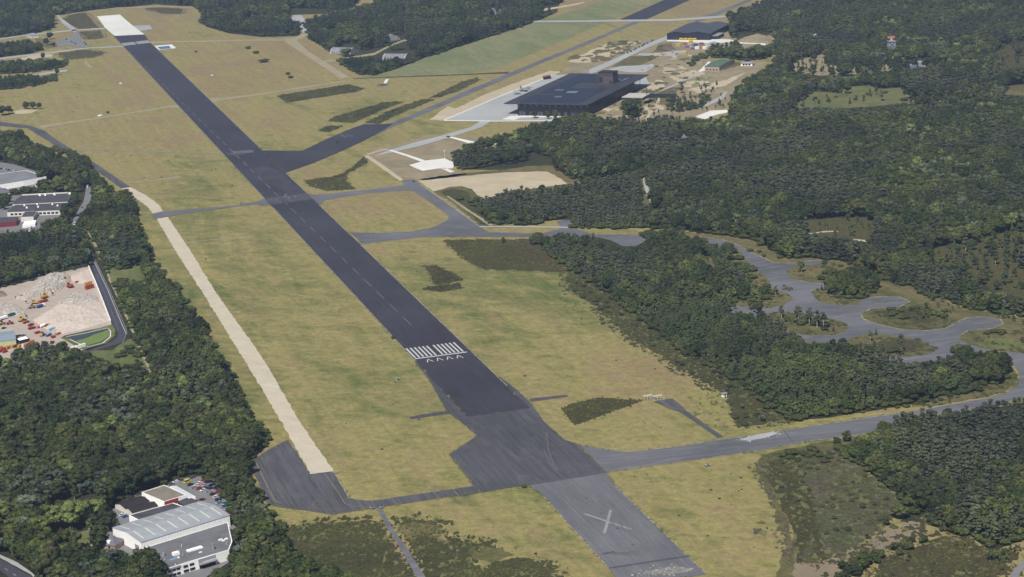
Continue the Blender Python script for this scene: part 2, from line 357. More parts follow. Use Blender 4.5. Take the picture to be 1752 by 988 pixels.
sheet('verge', [(1150, 396), (1240, 402), (1300, 415), (1350, 440), (1400, 440), (1450, 446), (1500, 470), (1565, 492), (1640, 525), (1752, 545), (1800, 600), (1650, 600), (1480, 590), (1300, 545), (1200, 440)], 0.052, 'verge', 1.5)
# clearings inside woods
CLEAR = {
 'meadow_b': ([(1334, 186), (1372, 172), (1394, 157), (1430, 160), (1452, 149), (1486, 147), (1505, 153), (1539, 150), (1565, 168), (1591, 171), (1639, 163), (1700, 148), (1702, 152), (1640, 172), (1591, 178), (1526, 179), (1486, 184), (1412, 187)], 'grass_olive'),
 'clear_c': ([(1690, 138), (1702, 89), (1723, 76), (1790, 70), (1790, 112), (1723, 118)], 'heath_brown'),
 'clear_c2': ([(1700, 165), (1728, 147), (1790, 142), (1790, 165)], 'verge'),
 'heath_d': ([(1604, 424), (1644, 417), (1697, 405), (1790, 375), (1790, 520), (1700, 498), (1657, 470), (1604, 452), (1578, 440)], 'heath_olive'),
 'heath_e': ([(1362, 380), (1420, 374), (1486, 372), (1512, 392), (1481, 414), (1384, 404)], 'heath_olive'),
 'dirt_a': ([(1340, 122), (1362, 104), (1412, 92), (1412, 110), (1440, 114), (1490, 118), (1525, 108), (1540, 112), (1520, 122), (1460, 128), (1402, 130)], 'dirt'),
 'brown_a': ([(24, 779), (45, 771), (68, 773), (60, 779)], 'dirt'),
}
for k, (p, m) in CLEAR.items(): sheet('clearing', p, Z1, m, 1.5, 5)
strip('path', [(1383, 401, 2), (1410, 397, 2), (1435, 396, 2)], Z2, 'sand', .5)
strip('path', [(1460, 411, 3), (1485, 413, 3)], Z2, 'sand', .5)
# --- bare soil and sand
DIRT1 = [(622, 266), (640, 254), (664, 252), (700, 243), (730, 232), (763, 233), (820, 236), (845, 240), (835, 250), (790, 250), (780, 262), (775, 290), (800, 298), (760, 306), (715, 309), (690, 310), (655, 287)]
sheet('bare_soil', DIRT1, Z1, 'dirt', 1.5)
DIRT2 = [(1012, 197), (1078, 162), (1112, 146), (1105, 128), (975, 125), (958, 124), (985, 104), (1040, 74), (1090, 66), (1140, 66), (1218, 68), (1250, 52), (1262, 70), (1330, 58), (1330, 76), (1262, 82), (1216, 100), (1215, 125), (1250, 118), (1310, 105), (1300, 122), (1280, 130), (1262, 150), (1252, 180), (1200, 200), (1100, 210), (1040, 215)]
sheet('bare_soil', DIRT2, Z1, 'dirt', 2.0)
sheet('bare_soil', [(735, 205), (766, 182), (780, 186), (830, 162), (890, 139), (940, 122), (962, 123), (945, 130), (850, 168), (762, 207)], Z1, 'sand', 1.2)
sheet('sand_patch', [(971, 106), (1000, 92), (1035, 76), (1098, 70), (1075, 82), (1040, 100), (1015, 107), (985, 108)], Z2, 'sand', 2.5, nscale=.05)
for p in ([(1047, 114), (1075, 97), (1130, 95), (1115, 104), (1085, 116)], [(1118, 90), (1128, 77), (1150, 73), (1148, 88)], [(1100, 178), (1130, 150), (1160, 150), (1150, 175)], [(1060, 178), (1080, 168), (1120, 172), (1080, 190)], [(1228, 118), (1250, 106), (1278, 108), (1240, 120)], [(1062, 176), (1075, 168), (1095, 170), (1090, 178)]):
    sheet('grass_patch', p, Z2, 'verge', 1.5, nscale=.06)
for p in ([(1176, 145), (1195, 134), (1214, 131), (1222, 132), (1200, 142), (1186, 146)],):
    sheet('lawn', p, Z3, 'green', .5)
for p in ([(1146, 132), (1180, 122), (1200, 128), (1160, 142)], [(1180, 152), (1240, 138), (1280, 122), (1240, 148), (1190, 158)], [(1080, 190), (1110, 180), (1125, 190), (1090, 205)], [(1104, 148), (1135, 140), (1140, 150), (1110, 156)]):
    sheet('sand_patch', p, Z2, 'sand', 2.0, nscale=.05)
SANDF = [(716, 310), (800, 301), (870, 295), (936, 294), (955, 304), (971, 315), (920, 322), (870, 330), (830, 340), (816, 334), (808, 324), (790, 319), (769, 320), (742, 328)]
sheet('grass_patch', [(720, 306), (790, 297), (870, 290), (900, 285), (950, 283), (985, 300), (1000, 315), (960, 325), (860, 345), (846, 390), (822, 388), (770, 345), (742, 328)], Z1, 'verge', 1.5)
sheet('sand_field', SANDF, Z2, 'sand', 0.8)
sheet('heather', [(752, 328), (775, 323), (800, 328), (808, 345), (835, 380), (846, 388), (822, 384), (790, 352)], Z2, 'heath', 1.2, kind='stuff', label='dark rough heather beside the sandy path by the pine wood', cat='heather')
# --- heather patches
H = 'heather'
HE = [
 ('long heather patch with bare middle beside the middle grass path', [(475, 164), (530, 155), (598, 145), (624, 152), (608, 158), (560, 165), (491, 176)], 'heath', .8),
 ('dark slanting heather patch above the branching dark taxiway', [(561, 208), (572, 200), (620, 186), (661, 175), (693, 174), (650, 190), (603, 211)], 'heath', .8),
 ('thin heather patch close along the long thin taxiway', [(624, 211), (670, 188), (724, 170), (745, 170), (700, 188), (666, 203), (650, 212)], 'heath', 1.0),
 ('small ragged heather patch just above the dark taxiway', [(545, 225), (558, 216), (587, 216), (566, 226)], 'heath', 1.2),
 ('chevron shaped heather patch in the triangle of grass', [(521, 309), (548, 305), (580, 302), (600, 288), (622, 269), (630, 278), (595, 297), (591, 308), (606, 324), (560, 327), (530, 319)], 'heath_dark', .7),
 ('large dark heather patch below the taxiway bend', [(756, 412), (819, 410), (860, 411), (905, 409), (940, 435), (973, 466), (890, 463), (830, 461), (800, 448), (790, 438)], 'heath_dark', 1.0),
 ('fin shaped heather patch right of the runway', [(722, 455), (744, 454), (770, 466), (793, 478), (770, 485), (742, 487), (738, 471)], 'heath_dark', .7),
 ('narrow oval heather patch under the fin shaped one', [(720, 495), (742, 489), (785, 485), (791, 494), (756, 500)], 'heath_dark', .7),
 ('wedge shaped heather patch near the white antennas', [(960, 700), (975, 692), (1022, 681), (1060, 683), (1100, 686), (1060, 700), (1028, 712), (983, 728)], 'heath_dark', .5),
 ('broad heather belt between the field and the pine plantation', [(967, 480), (983, 503), (1020, 525), (1045, 552), (1070, 570), (1100, 592), (1133, 609), (1160, 632), (1186, 643), (1228, 669), (1249, 690), (1252, 712), (1262, 730), (1300, 728), (1330, 722), (1360, 722), (1322, 700), (1265, 656), (1186, 614), (1107, 554), (1007, 480), (975, 464)], 'heath', 2.2),
 ('wide heather field at the bottom left of the narrow path', [(476, 906), (510, 900), (545, 896), (600, 893), (642, 890), (655, 905), (663, 918), (685, 950), (712, 990), (715, 1010), (600, 1010), (560, 968), (497, 941)], 'heath', 1.5),
 ('ragged heather field at the bottom right of the narrow path', [(680, 900), (695, 886), (735, 890), (757, 902), (735, 914), (760, 918), (800, 924), (842, 932), (838, 941), (800, 950), (806, 962), (826, 977), (850, 962), (900, 955), (950, 972), (958, 1010), (742, 1010), (718, 960), (700, 928)], 'heath', 2.0),
 ('scattered heather beside the far concrete runway end', [(108, 34), (125, 25), (146, 22), (158, 38), (170, 48), (140, 50), (118, 42)], 'heath_brown', 1.5),
 ('brown heather patch between the far car park and runway', [(138, 55), (172, 53), (176, 65), (150, 68)], 'heath_brown', 1.5),
 ('brown heather spot in the far upper field', [(250, 15), (280, 13), (312, 16), (310, 24), (285, 24)], 'heath_brown', 1.5),
 ('brown heather patch below the far service road', [(100, 92), (140, 86), (182, 90), (160, 98), (120, 102)], 'heath_brown', 2),
 ('purple brown patch along the long taxiway', [(735, 168), (790, 140), (815, 134), (822, 137), (780, 158), (750, 167)], 'heath_brown', 1.2),
 ('rough open heath at the lower right', [(1302, 799), (1325, 786), (1349, 777), (1390, 776), (1418, 770), (1465, 794), (1505, 826), (1549, 857), (1528, 886), (1505, 907), (1480, 925), (1440, 945), (1407, 960), (1368, 968), (1354, 899), (1328, 846)], 'heath_mix', 2.0),
 ('brown heath in the bottom right corner', [(1470, 1010), (1500, 970), (1530, 950), (1570, 932), (1640, 912), (1700, 948), (1745, 935), (1740, 955), (1700, 1010)], 'heath_brown', 2.0),
]
for hi, (lab, p, m, j) in enumerate(HE):
    sheet('heather', p, Z2, m, j*1.3, 1.6, kind='stuff', label=lab, cat='heather', fine=1.3)
    big = j >= 1.5; per = sum((G(*p[i])-G(*p[i-1])).length for i in range(len(p)))
    scraps('heather', p, Z2+.03, m, int(per/(1.1 if big else 3)), .4, 2.4 if big else 1.5, 1, 8 if big else 2.5, hi, label='loose tussocks along the edge of the '+lab, cat='heather', kind='stuff') if len(lab.split()) < 10 else scraps('heather', p, Z2+.03, m, int(per/(1.1 if big else 3)), .4, 2.4 if big else 1.5, 1, 8 if big else 2.5, hi, label='loose tussocks at the '+' '.join(lab.split()[-7:]), cat='heather', kind='stuff')
    scraps('grass_patch', p, Z2+.08, 'grass_olive', int(per/(1.6 if big else 6)), .3, 2.2 if big else 1.1, 26 if big else 4, 0, hi+50, kind='structure')
sheet('heather', [(1302, 799), (1349, 778), (1365, 805), (1392, 850), (1398, 900), (1412, 950), (1385, 962), (1366, 966), (1354, 899), (1328, 846)], Z3, 'heath_dark', 1.5, 3, kind='stuff', label='dark olive heather strip on the left of the rough heath', cat='heather')
sheet('heather', [(860, 412), (905, 410), (940, 436), (972, 464), (925, 462), (890, 434)], Z3, 'heath_brown', 1.2, 3, kind='stuff', label='browner end of the large heather patch by the pines', cat='heather')
sheet('grass_patch', [(684, 903), (700, 895), (730, 894), (748, 903), (742, 912), (725, 915), (705, 925), (695, 920)], Z3, 'verge', 1.4, 2, fine=1.2)
sheet('grass_patch', [(800, 945), (845, 936), (880, 950), (840, 964), (812, 958)], Z3, 'verge', 2, 2, fine=1.2)
sheet('sandy_track', [(1360, 1010), (1358, 960), (1375, 970), (1410, 962), (1460, 941), (1530, 903), (1560, 892), (1592, 880), (1584, 912), (1550, 925), (1500, 948), (1440, 985), (1425, 1010)], Z3, 'track_brown', 1.8, 2, fine=1.2)
scraps('heather', [(1380, 968), (1460, 941), (1530, 905), (1590, 882), (1584, 912), (1500, 948), (1425, 1000)], Z3+.05, 'heath', 240, .5, 2.6, 9, 1, 77, label='scattered heather tussocks on the brown sandy track', cat='heather', kind='stuff')
sheet('verge', [(1302, 778), (1380, 762), (1462, 748), (1455, 758), (1415, 770), (1350, 777), (1303, 800), (1330, 850), (1352, 905), (1366, 975), (1350, 1010), (1320, 1010), (1345, 930), (1320, 860), (1292, 800)], Z1, 'verge', 1.5)
# --- paving
A = [(194, 62), (247, 60), (256, 72), (907, 699), (799, 714)]
sheet('old_asphalt', [(709, 620), (732, 648), (764, 704), (795, 728), (816, 746), (768, 778), (790, 805), (810, 832), (821, 844), (850, 839), (903, 830), (1037, 808), (992, 762), (966, 753), (945, 735), (933, 724), (904, 685), (885, 668), (855, 645)], Z3, 'asphalt_mid', .4)
sheet('runway', A, Z5, 'asphalt')
sheet('runway_end', [(903, 830), (1037, 808), (1046, 820), (1053, 831), (1209, 983), (1165, 989), (1080, 1006), (1062, 1000), (1042, 973), (1008, 936), (975, 900), (930, 850)], Z3, 'asphalt_old', .4)
sheet('branch_taxiway', [(440, 258), (516, 259), (560, 238), (600, 221), (622, 213), (672, 213), (648, 228), (619, 243), (587, 258), (535, 280), (487, 297), (478, 290), (470, 280)], Z4, 'asphalt', .4)
strip('long_taxiway', [(640, 224, 18), (672, 214, 7), (740, 185, 8), (800, 159, 8), (850, 138, 7), (925, 106, 6), (1000, 76, 5.5), (1060, 50, 5), (1103, 32, 5)], Z3, 'taxi', .4, 8)
sheet('crossing_runway', [(1058, 35), (1137, 0), (1180, -19), (1228, -19), (1181, 0), (1103, 35)], Z4, 'asphalt')
strip('cross_road', [(897, 37.5, 2.5), (980, 37, 2.5), (1058, 36, 3), (1150, 35, 3), (1210, 31, 4), (1250, 28, 3)], Z5, 'concrete', .3, 8)
strip('far_taxiway', [(1190, 36, 4), (1215, 28, 7), (1250, 14, 5), (1281, 1, 5), (1330, -19, 5)], Z4, 'taxi', .3, 8)
sheet('crossing_taxiway', [(447, 353), (440, 350), (380, 357), (284, 371.5), (264, 376), (259, 368), (279, 363), (340, 358), (400, 352), (444, 344), (452, 339), (524, 331), (543, 334), (624, 325.5), (690, 317.6), (707, 327), (690, 326), (624, 332), (580, 338), (556, 343), (545, 352), (533, 342), (478, 349)], Z4, 'taxi', .4)
sheet('diagonal_taxiway', [(688, 310), (708, 307), (719, 316), (770, 352), (822, 389), (836, 398), (928, 400), (962, 391), (952, 380), (952, 379), (986, 375), (983, 391), (1017, 402), (1107, 402), (1150, 402), (1160, 410), (1107, 411), (1088, 422), (1066, 422), (1045, 412), (1025, 407), (987, 406), (887, 406), (800, 405), (729, 406), (669, 412), (619, 419), (610, 408), (596, 397), (603, 398), (650, 399.5), (703, 397), (735, 391), (750, 386), (765, 377), (768, 371), (750, 356), (708, 328), (694, 324)], Z4+.01, 'taxi', .4)
strip('service_road', [(821, 388.5, 2), (900, 389, 2), (957, 389.5, 2), (985, 390, 2)], Z5, 'concrete', .3)
DISP = [(1199, 406), (1238, 411), (1265, 421), (1291, 435), (1302, 441), (1323, 450), (1358, 451), (1381, 447), (1420, 445), (1427, 449), (1381, 455), (1360, 457), (1346, 465), (1349, 474), (1368, 481), (1407, 486), (1425, 488), (1450, 500), (1481, 511), (1507, 508), (1539, 509), (1557, 517), (1539, 526), (1491, 529), (1473, 537), (1476, 546), (1502, 556), (1539, 564), (1578, 567), (1618, 563), (1636, 553), (1655, 544), (1684, 543), (1712, 547), (1717, 555), (1697, 563), (1657, 566), (1642, 575), (1642, 582), (1676, 596), (1720, 603), (1790, 606),
        (1800, 650), (1770, 674), (1752, 682), (1650, 706), (1560, 726), (1499, 738), (1460, 747), (1381, 756), (1302, 771), (1200, 786), (1113, 798), (1037, 809), (992, 762), (1034, 769), (1076, 774), (1150, 766), (1232, 753), (1300, 744), (1328, 739), (1407, 727), (1486, 714), (1565, 704), (1644, 689), (1697, 680), (1723, 672), (1741, 659), (1746, 642), (1737, 627), (1722, 612), (1690, 616), (1640, 618), (1602, 617), (1570, 622), (1544, 628), (1520, 620), (1462, 600), (1436, 590), (1384, 586), (1340, 575), (1290, 545), (1230, 530), (1180, 520), (1200, 470), (1195, 440), (1240, 445), (1275, 450), (1246, 424), (1199, 414)]
sheet('dispersal_taxiway', DISP, Z4, 'taxi', .5)
ISL = [[(1349, 466), (1362, 459), (1385, 456), (1430, 450), (1440, 455), (1450, 462), (1452, 470), (1430, 480), (1408, 484), (1369, 480), (1350, 474)],
       [(1389, 500), (1400, 496), (1420, 492), (1445, 503), (1478, 512), (1466, 522), (1440, 523), (1407, 519), (1394, 511)],
       [(1255, 425), (1270, 436), (1280, 450), (1283, 462), (1302, 467), (1317, 482), (1320, 495), (1345, 502), (1358, 511), (1341, 522), (1320, 527), (1290, 529), (1240, 520), (1200, 480), (1190, 440), (1240, 428)],
       [(1320, 536), (1345, 535), (1405, 542), (1445, 552), (1452, 560), (1441, 570), (1426, 574), (1384, 575), (1355, 570), (1300, 555), (1290, 540)],
       [(1452, 579), (1486, 572), (1539, 576), (1578, 585), (1599, 595), (1599, 602), (1578, 609), (1544, 612), (1500, 610), (1450, 595)],
       [(1492, 534), (1540, 528), (1580, 525), (1620, 530), (1632, 548), (1618, 560), (1578, 564), (1539, 561), (1502, 553), (1480, 545), (1480, 538)],
       [(1647, 580), (1660, 570), (1720, 566), (1790, 560), (1790, 603), (1740, 604), (1720, 602), (1676, 594)],
       [(1640, 625), (1690, 620), (1720, 618), (1733, 632), (1741, 642), (1737, 657), (1720, 670), (1697, 677), (1600, 695), (1560, 696), (1560, 640)]]
for p in ISL: sheet('grass_island', p, Z5, 'verge', .8, 3, smooth=False)
sheet('heather', ISL[5][0:1]+[(1540, 531), (1580, 528), (1615, 534), (1625, 548), (1600, 558), (1545, 548), (1500, 540)], Z6, 'heath', 1.2, 3, kind='stuff', label='low green heather scrub on the loop of the dispersal taxiway', cat='heather')
sheet('lawn', [(1665, 588), (1700, 580), (1790, 585), (1790, 603), (1720, 601), (1680, 594)], Z6, 'meadow', .6)
sheet('heather', [(1498, 590), (1520, 578), (1560, 582), (1585, 592), (1560, 604), (1510, 604)], Z6, 'heath_brown', .8, 3, kind='stuff', label='reddish brown heather on the lowest taxiway island', cat='heather')
APRON = [(427, 791), (460, 770), (492, 753), (532, 812), (571, 807), (597, 853), (612, 857), (632, 858), (720, 846), (811, 832), (822, 844), (740, 855), (647, 869), (571, 881), (520, 874), (479, 869), (457, 862)]
sheet('left_apron', APRON, Z4, 'apron', .4)
sheet('gravel_strip', [(208, 323), (224, 321), (253, 337), (271, 350), (279, 362), (261, 366), (252, 354), (237, 343)], Z5, 'gravel', .6, 3)
sheet('gravel_strip', [(268, 375), (287, 372), (326, 430), (368, 499), (450, 614), (516, 728), (571, 807), (532, 812), (484, 728), (450, 669.5), (345, 499), (300, 430)], Z5, 'gravel', .6, 3)
sheet('northwest_taxiway', [(-40, 206), (0, 209), (53, 216), (76, 224), (97, 240), (126, 258), (158, 277), (224, 321), (208, 323), (147, 280), (105, 259), (82, 241), (66, 232), (47, 220), (0, 216), (-40, 213)], Z4, 'apron', .3)
T = 'path'
strip(T, [(70, 218, 6), (100, 213, 3), (168, 202.5, 2.5), (240, 191, 2), (290, 183, 3.5), (306, 182, 6)], Z3, 'track', .5)
strip(T, [(360, 173, 9), (380, 170, 3.5), (450, 161, 2.5), (520, 150, 2.5), (592, 139, 2.5)], Z3, 'track', .5)
strip(T, [(118, 258.5, 2.5), (184, 257.5, 1.6), (260, 260, 1.6), (382, 265.5, 2)], Z3, 'greytrack', .4)
strip(T, [(210, 314, 1.2), (260, 309, 1), (290, 306, 2), (300, 304, 3.5), (310, 303, 2)], Z3, 'track', .4)
strip(T, [(316, 416, 1.5), (360, 411, 1), (432, 406, 1.4)], Z3, 'track', .4)
strip(T, [(252, 74, 4), (300, 72, 2), (380, 70.5, 2.2), (450, 69, 2.2), (492, 69, 3)], Z3, 'track', .5)
sheet('sand_road', [(486, 67), (500, 66), (527, 55), (530, 60), (508, 70), (527, 88), (560, 109), (598, 133), (583, 135), (540, 107), (510, 87), (492, 76)], Z4, 'track', .7)
strip(T, [(556, 105, 3), (580, 104, 2.5), (600, 98, 2)], Z3, 'track', .4)
strip(T, [(600, 99, 2.5), (640, 93, 4), (665, 80, 3), (690, 70, 3), (720, 66, 2)], Z3, 'track', .4)
strip(T, [(605, 135, 1.2), (700, 131.5, 1.6), (800, 128, 1.6), (835, 126, 2), (870, 125, 3)], Z3, 'heath_brown', .4)
sheet(T, [(495, 27), (515, 26), (526, 40), (530, 57), (520, 58), (512, 45), (500, 34)], Z4, 'concrete', .4)
sheet('concrete_runway_end', [(166, 28.5), (205, 25.5), (226, 43.5), (247, 59.5), (196, 62), (179, 47)], Z5, 'concrete_white', .4)
sheet('concrete_pad', [(226, 45), (256, 43.5), (261, 50), (236, 54)], Z4, 'concrete', .4)
strip('road', [(-40, 106, 3), (0, 101, 3), (92, 90, 2.2), (147, 83, 1.6), (212, 80, 1.8)], Z4, 'concrete', .4)
strip('road', [(-40, 72, 2), (0, 67, 2), (50, 60, 2), (90, 56, 2), (130, 52, 2), (179, 49, 2)], Z4, 'concrete', .4)
sheet('car_park', [(95, 72), (115, 66), (124, 62), (128, 55), (133, 54), (141, 68), (151, 81), (137, 82), (122, 78), (98, 80)], Z5, 'road', .4)
strip('road', [(98, 27, 4), (106, 36, 8), (118, 45, 8), (131, 55, 10)], Z4, 'concrete', .4, horiz=False)
strip(T, [(147, 20, 2.5), (160, 34, 2.5), (173, 48, 2.5), (178, 56, 2), (184, 92, 2)], Z3, 'greytrack', .4, horiz=True)
strip('road', [(90, 28, 1.5), (150, 20, 1.5), (200, 14, 1.5), (263, 12, 1.5), (331, 12.5, 2)], Z3, 'track', .4)
strip(T, [(313, 15, 2.5), (330, 27, 2.5), (341, 38, 2)], Z3, 'greytrack', .4, horiz=True)
strip(T, [(145, 105, 1.5), (152, 113, 1.5), (158, 116, 1)], Z3, 'concrete', .2, horiz=False)
sheet('sand_patch', [(30, 101), (60, 94), (92, 93), (88, 98), (45, 104)], Z3, 'sand', .8)
strip('road', [(55, 130, 3), (80, 126, 3), (115, 121, 3)], Z4, 'concrete', .4)
sheet('sand_patch', [(24, 191), (35, 188), (66, 189), (50, 195), (24, 196)], Z3, 'sand', .6)
strip(T, [(895, 20, 5), (925, 18, 4), (950, 14, 3), (985, 8, 3), (1000, 4, 2)], Z3, 'sand', .5)
# museum surroundings
sheet('museum_apron', [(760, 206.5), (850, 167), (944, 129), (975, 128), (1105, 133), (1112, 145), (1078, 160), (1012, 197), (975, 208), (850, 208)], Z3, 'concrete')
strip('concrete_edge', [(760, 206.8, 1.3), (850, 208, 1.3), (960, 207, 1.5), (1013, 197, 2)], Z5, 'concrete_white')
strip('concrete_edge', [(760, 206, 1.3), (850, 167.4, 1.3), (944, 129.5, 1.2)], Z4, 'concrete_white')
sheet('concrete_edge', [(858, 205), (874, 199), (975, 197), (975, 201), (890, 202), (880, 206)], Z5, 'concrete_white')
sheet('museum_road', [(640, 268), (664, 258), (700, 247), (762, 231), (805, 218), (822, 208), (840, 208), (825, 218), (784, 231), (720, 250), (682, 259), (664, 263)], Z4, 'concrete', .3)
sheet('museum_road', [(762, 234), (766, 233), (812, 243), (806, 247), (790, 242)], Z4, 'concrete_white', .2)
sheet('museum_road', [(664, 258), (670, 257), (700, 266), (727, 275), (722, 278), (695, 268)], Z5, 'concrete_white', .2)
sheet('white_pad', [(700, 283), (727, 275.5), (761, 271.5), (768, 275), (780, 280), (774, 289), (750, 289), (723, 293), (712, 289)], Z4, 'concrete_white', .3)
sheet('museum_road', [(755, 289), (762, 288), (778, 294), (770, 296)], Z4, 'concrete_white')
sheet('sand_road', [(622, 267), (628, 265), (656, 283), (690, 308), (684, 310), (655, 290)], Z3, 'sand', .4)
strip('sand_road', [(766, 336, 4), (800, 360, 6), (842, 387, 9)], Z3, 'track', .4, horiz=True)
strip('sand_road', [(625, 266, 2), (650, 258, 2), (664, 256, 2)], Z3, 'sand', .3)
strip('museum_road', [(1008, 124, 9), (1050, 106, 8), (1100, 82, 7), (1141, 65, 6)], Z3, 'concrete', .4)
sheet('museum_road', [(1040, 120), (1060, 114), (1125, 111), (1105, 124), (1085, 125)], Z4, 'concrete', .4)
sheet('museum_road', [(1095, 92), (1130, 91), (1175, 86), (1160, 96), (1120, 97), (1090, 95)], Z4, 'concrete', .4)
sheet('museum_road', [(1141, 67.5), (1218, 67), (1250, 68), (1262, 72), (1220, 75), (1140, 71)], Z4, 'concrete_white', .4)
strip('museum_road', [(1262, 73, 3), (1300, 75, 3), (1322, 80, 3)], Z4, 'concrete_white', .3)
sheet('museum_road', [(1192, 124), (1200, 118), (1212, 106), (1216, 106), (1206, 122)], Z4, 'concrete_white', .3)
strip('museum_road', [(1120, 160, 2), (1150, 148, 3), (1185, 130, 3), (1196, 124, 2)], Z3, 'concrete', .4)
sheet('museum_road', [(1196, 184), (1205, 179), (1232, 166), (1240, 157), (1245, 158), (1236, 170), (1208, 183)], Z3, 'concrete', .4)
sheet('car_park', [(1190, 200), (1215, 190), (1250, 188), (1250, 192), (1225, 197), (1205, 205)], Z3, 'concrete_white', .4)
strip(T, [(1103, 210, 5), (1112, 195, 5), (1125, 178, 5), (1128, 165, 4)], Z3, 'sand', .5, horiz=True)
sheet('concrete_slab', [(818, 240), (855, 236), (868, 240), (865, 246), (830, 250)], Z2, 'concrete_white', .4)
sheet('concrete_slab', [(1155, 228), (1175, 225), (1182, 236), (1165, 240)], Z2, 'road', .5)
ROADGAP = [(1096, 293), (1103, 290), (1108, 305), (1114, 325), (1120, 340), (1128, 350), (1112, 354), (1096, 346)]
sheet('forest_track', ROADGAP, Z2, 'verge', .6)
strip('forest_track', [(1101, 298, 3), (1104, 315, 6), (1109, 332, 8), (1118, 348, 10)], Z3, 'concrete', .4, horiz=True)
# narrow paths and small stubs near the runway
sheet(T, [(644, 871), (653, 870), (672, 905), (700, 945), (731, 994), (716, 994), (685, 940), (660, 900)], Z4, 'taxi', .4)
sheet('stub', [(700, 715), (720, 710), (770, 703), (774, 707), (730, 714), (703, 718)], Z4+.02, 'asphalt_mid', .3)
sheet('stub', [(905, 683), (940, 679), (968, 676), (973, 679), (930, 685), (908, 688)], Z4+.02, 'asphalt_mid', .3)
sheet('stub', [(1118, 688), (1136, 684), (1150, 683), (1160, 690), (1175, 704), (1237, 748), (1228, 750), (1165, 706), (1150, 702), (1135, 695)], Z5+.02, 'apron', .3)
sheet('white_spill', [(1266, 753), (1290, 746), (1320, 740), (1332, 742), (1310, 750), (1280, 755)], Z5+.02, 'concrete', .5)
# bottom left road, right corner track
sheet('road', [(-30, 938), (0, 957), (55, 988), (70, 1000), (30, 1000), (0, 976), (-30, 958)], Z3, 'road_dark')
sheet('pavement', [(-30, 930), (0, 950), (30, 963), (80, 1000), (68, 1000), (53, 984), (0, 955), (-30, 936)], Z4, 'concrete', .2)
for k in range(5):
    x0 = -6+k*14; band('road_line', [(x0, 964+k*9.2), (x0+6, 967.8+k*9.2)], .25, Z4+.02, 'paint')
strip(T, [(1728, 1000, 14), (1740, 978, 14), (1760, 955, 14), (1790, 925, 14)], Z3, 'road', .3, horiz=True)
# recycling yard
YARD = [(-60, 508), (0, 490), (80, 474), (152, 458), (190, 553), (193, 557), (150, 566), (110, 575), (104, 579), (125, 588), (150, 598), (120, 606), (60, 600), (40, 625), (-60, 640)]
sheet('yard_ground', YARD, Z3, 'yard')
sheet('yard_road', [(143, 404), (147, 404), (155, 420), (163, 445), (184, 490), (208, 548), (217, 570), (216, 580), (209, 587), (190, 593), (168, 599), (140, 604), (140, 600), (165, 593), (192, 585), (202, 577), (202, 570), (189.5, 554), (158, 459), (150, 430)], Z4, 'road_dark', 0.1)
band('road_line', [(160, 446), (184, 496), (207, 552), (216, 572)], .5, Z5, 'paint')
band('road_line', [(165, 470), (180, 505), (197, 550), (203, 565)], .18, Z5, 'paint_old')
strip('dirt_track', [(133, 392, 3), (150, 398, 4), (163, 420, 4), (180, 452, 4), (188, 480, 4), (212, 530, 4), (232, 580, 4), (258, 638, 4)], Z2, 'track', .5, horiz=True)
# left factory grounds
sheet('factory_yard', [(-40, 365), (12, 350), (20, 335), (122, 330), (118, 352), (100, 372), (60, 396), (-40, 402)], Z2, 'road', .3)
sheet('factory_yard', [(-40, 270), (0, 278), (25, 282), (82, 300), (82, 310), (40, 326), (-40, 335)], Z2, 'road', .3)
sheet('road', [(148, 318), (163, 318), (160, 338), (150, 352), (134, 378), (124, 398), (118, 396), (128, 370), (143, 345)], Z2, 'road', .3)
# industrial yard at the lower left
sheet('car_park', [(150, 905), (192, 870), (205, 862), (240, 848), (282, 832), (300, 822), (318, 818), (345, 815), (378, 838), (392, 868), (400, 895), (410, 915), (408, 945), (395, 960), (350, 990), (300, 1000), (240, 1000), (205, 965)], Z3, 'road', .3)
# ------------------------------------------------------------------ markings
U = RWDIR; W_ = Vector((-U.y, U.x))           # along and across (towards the left of travel)
def quad(name, c, along, across, la, lb, z, mat):
    P = [c+along*sa*la/2+across*sb*lb/2 for sa, sb in ((1, 1), (1, -1), (-1, -1), (-1, 1))]
    return sheet(name, [tuple(p) for p in P], z, mat, world=True)
a, b = G(710, 615), G(799, 603.3)
acr = (b-a).normalized(); L = (b-a).length
quad('threshold_bar', (a+b)/2, U, acr, 2.2, L, Z6, 'paint')
pitch_ = L/12.6
for k in range(12):
    s = (k+0.3+(0.6 if k >= 6 else 0))*pitch_
    c = a+acr*s+U*16.5; quad('threshold_stripe', c, U, acr, 28, 1.45, Z6, 'paint')
for k in range(4):
    p = a+acr*(L*(0.21+0.19*k))
    for sg in (-1, 1): quad('arrow_marking', p-U*9+acr*sg*1.1, (U*1.0-acr*sg*0.28).normalized(), (acr+U*sg*.28).normalized(), 9, .8, Z6, 'paint')
mid = G(704, 557.6)
line0 = G(852, 706)
ctr = (G(752, 609)); 
for k in range(40):
    p = mid+U*(46*k)
    if k == 0 or (p-mid).length < 1780: quad('centre_line', p+U*14, U, W_, 27 if k < 14 else 24, 0.6 if k > 12 else 0.45, Z6, 'paint_line' if k < 20 else 'paint_line')
fa, fb = G(210, 77), G(256, 71.5); L2 = (fb-fa).length; ac2 = (fb-fa).normalized()
for k in range(12):
    s = (k+.3+(0.6 if k >= 6 else 0))*L2/12.6; quad('threshold_stripe', fa+ac2*s, U, ac2, 34, 2.0, Z6, 'paint')
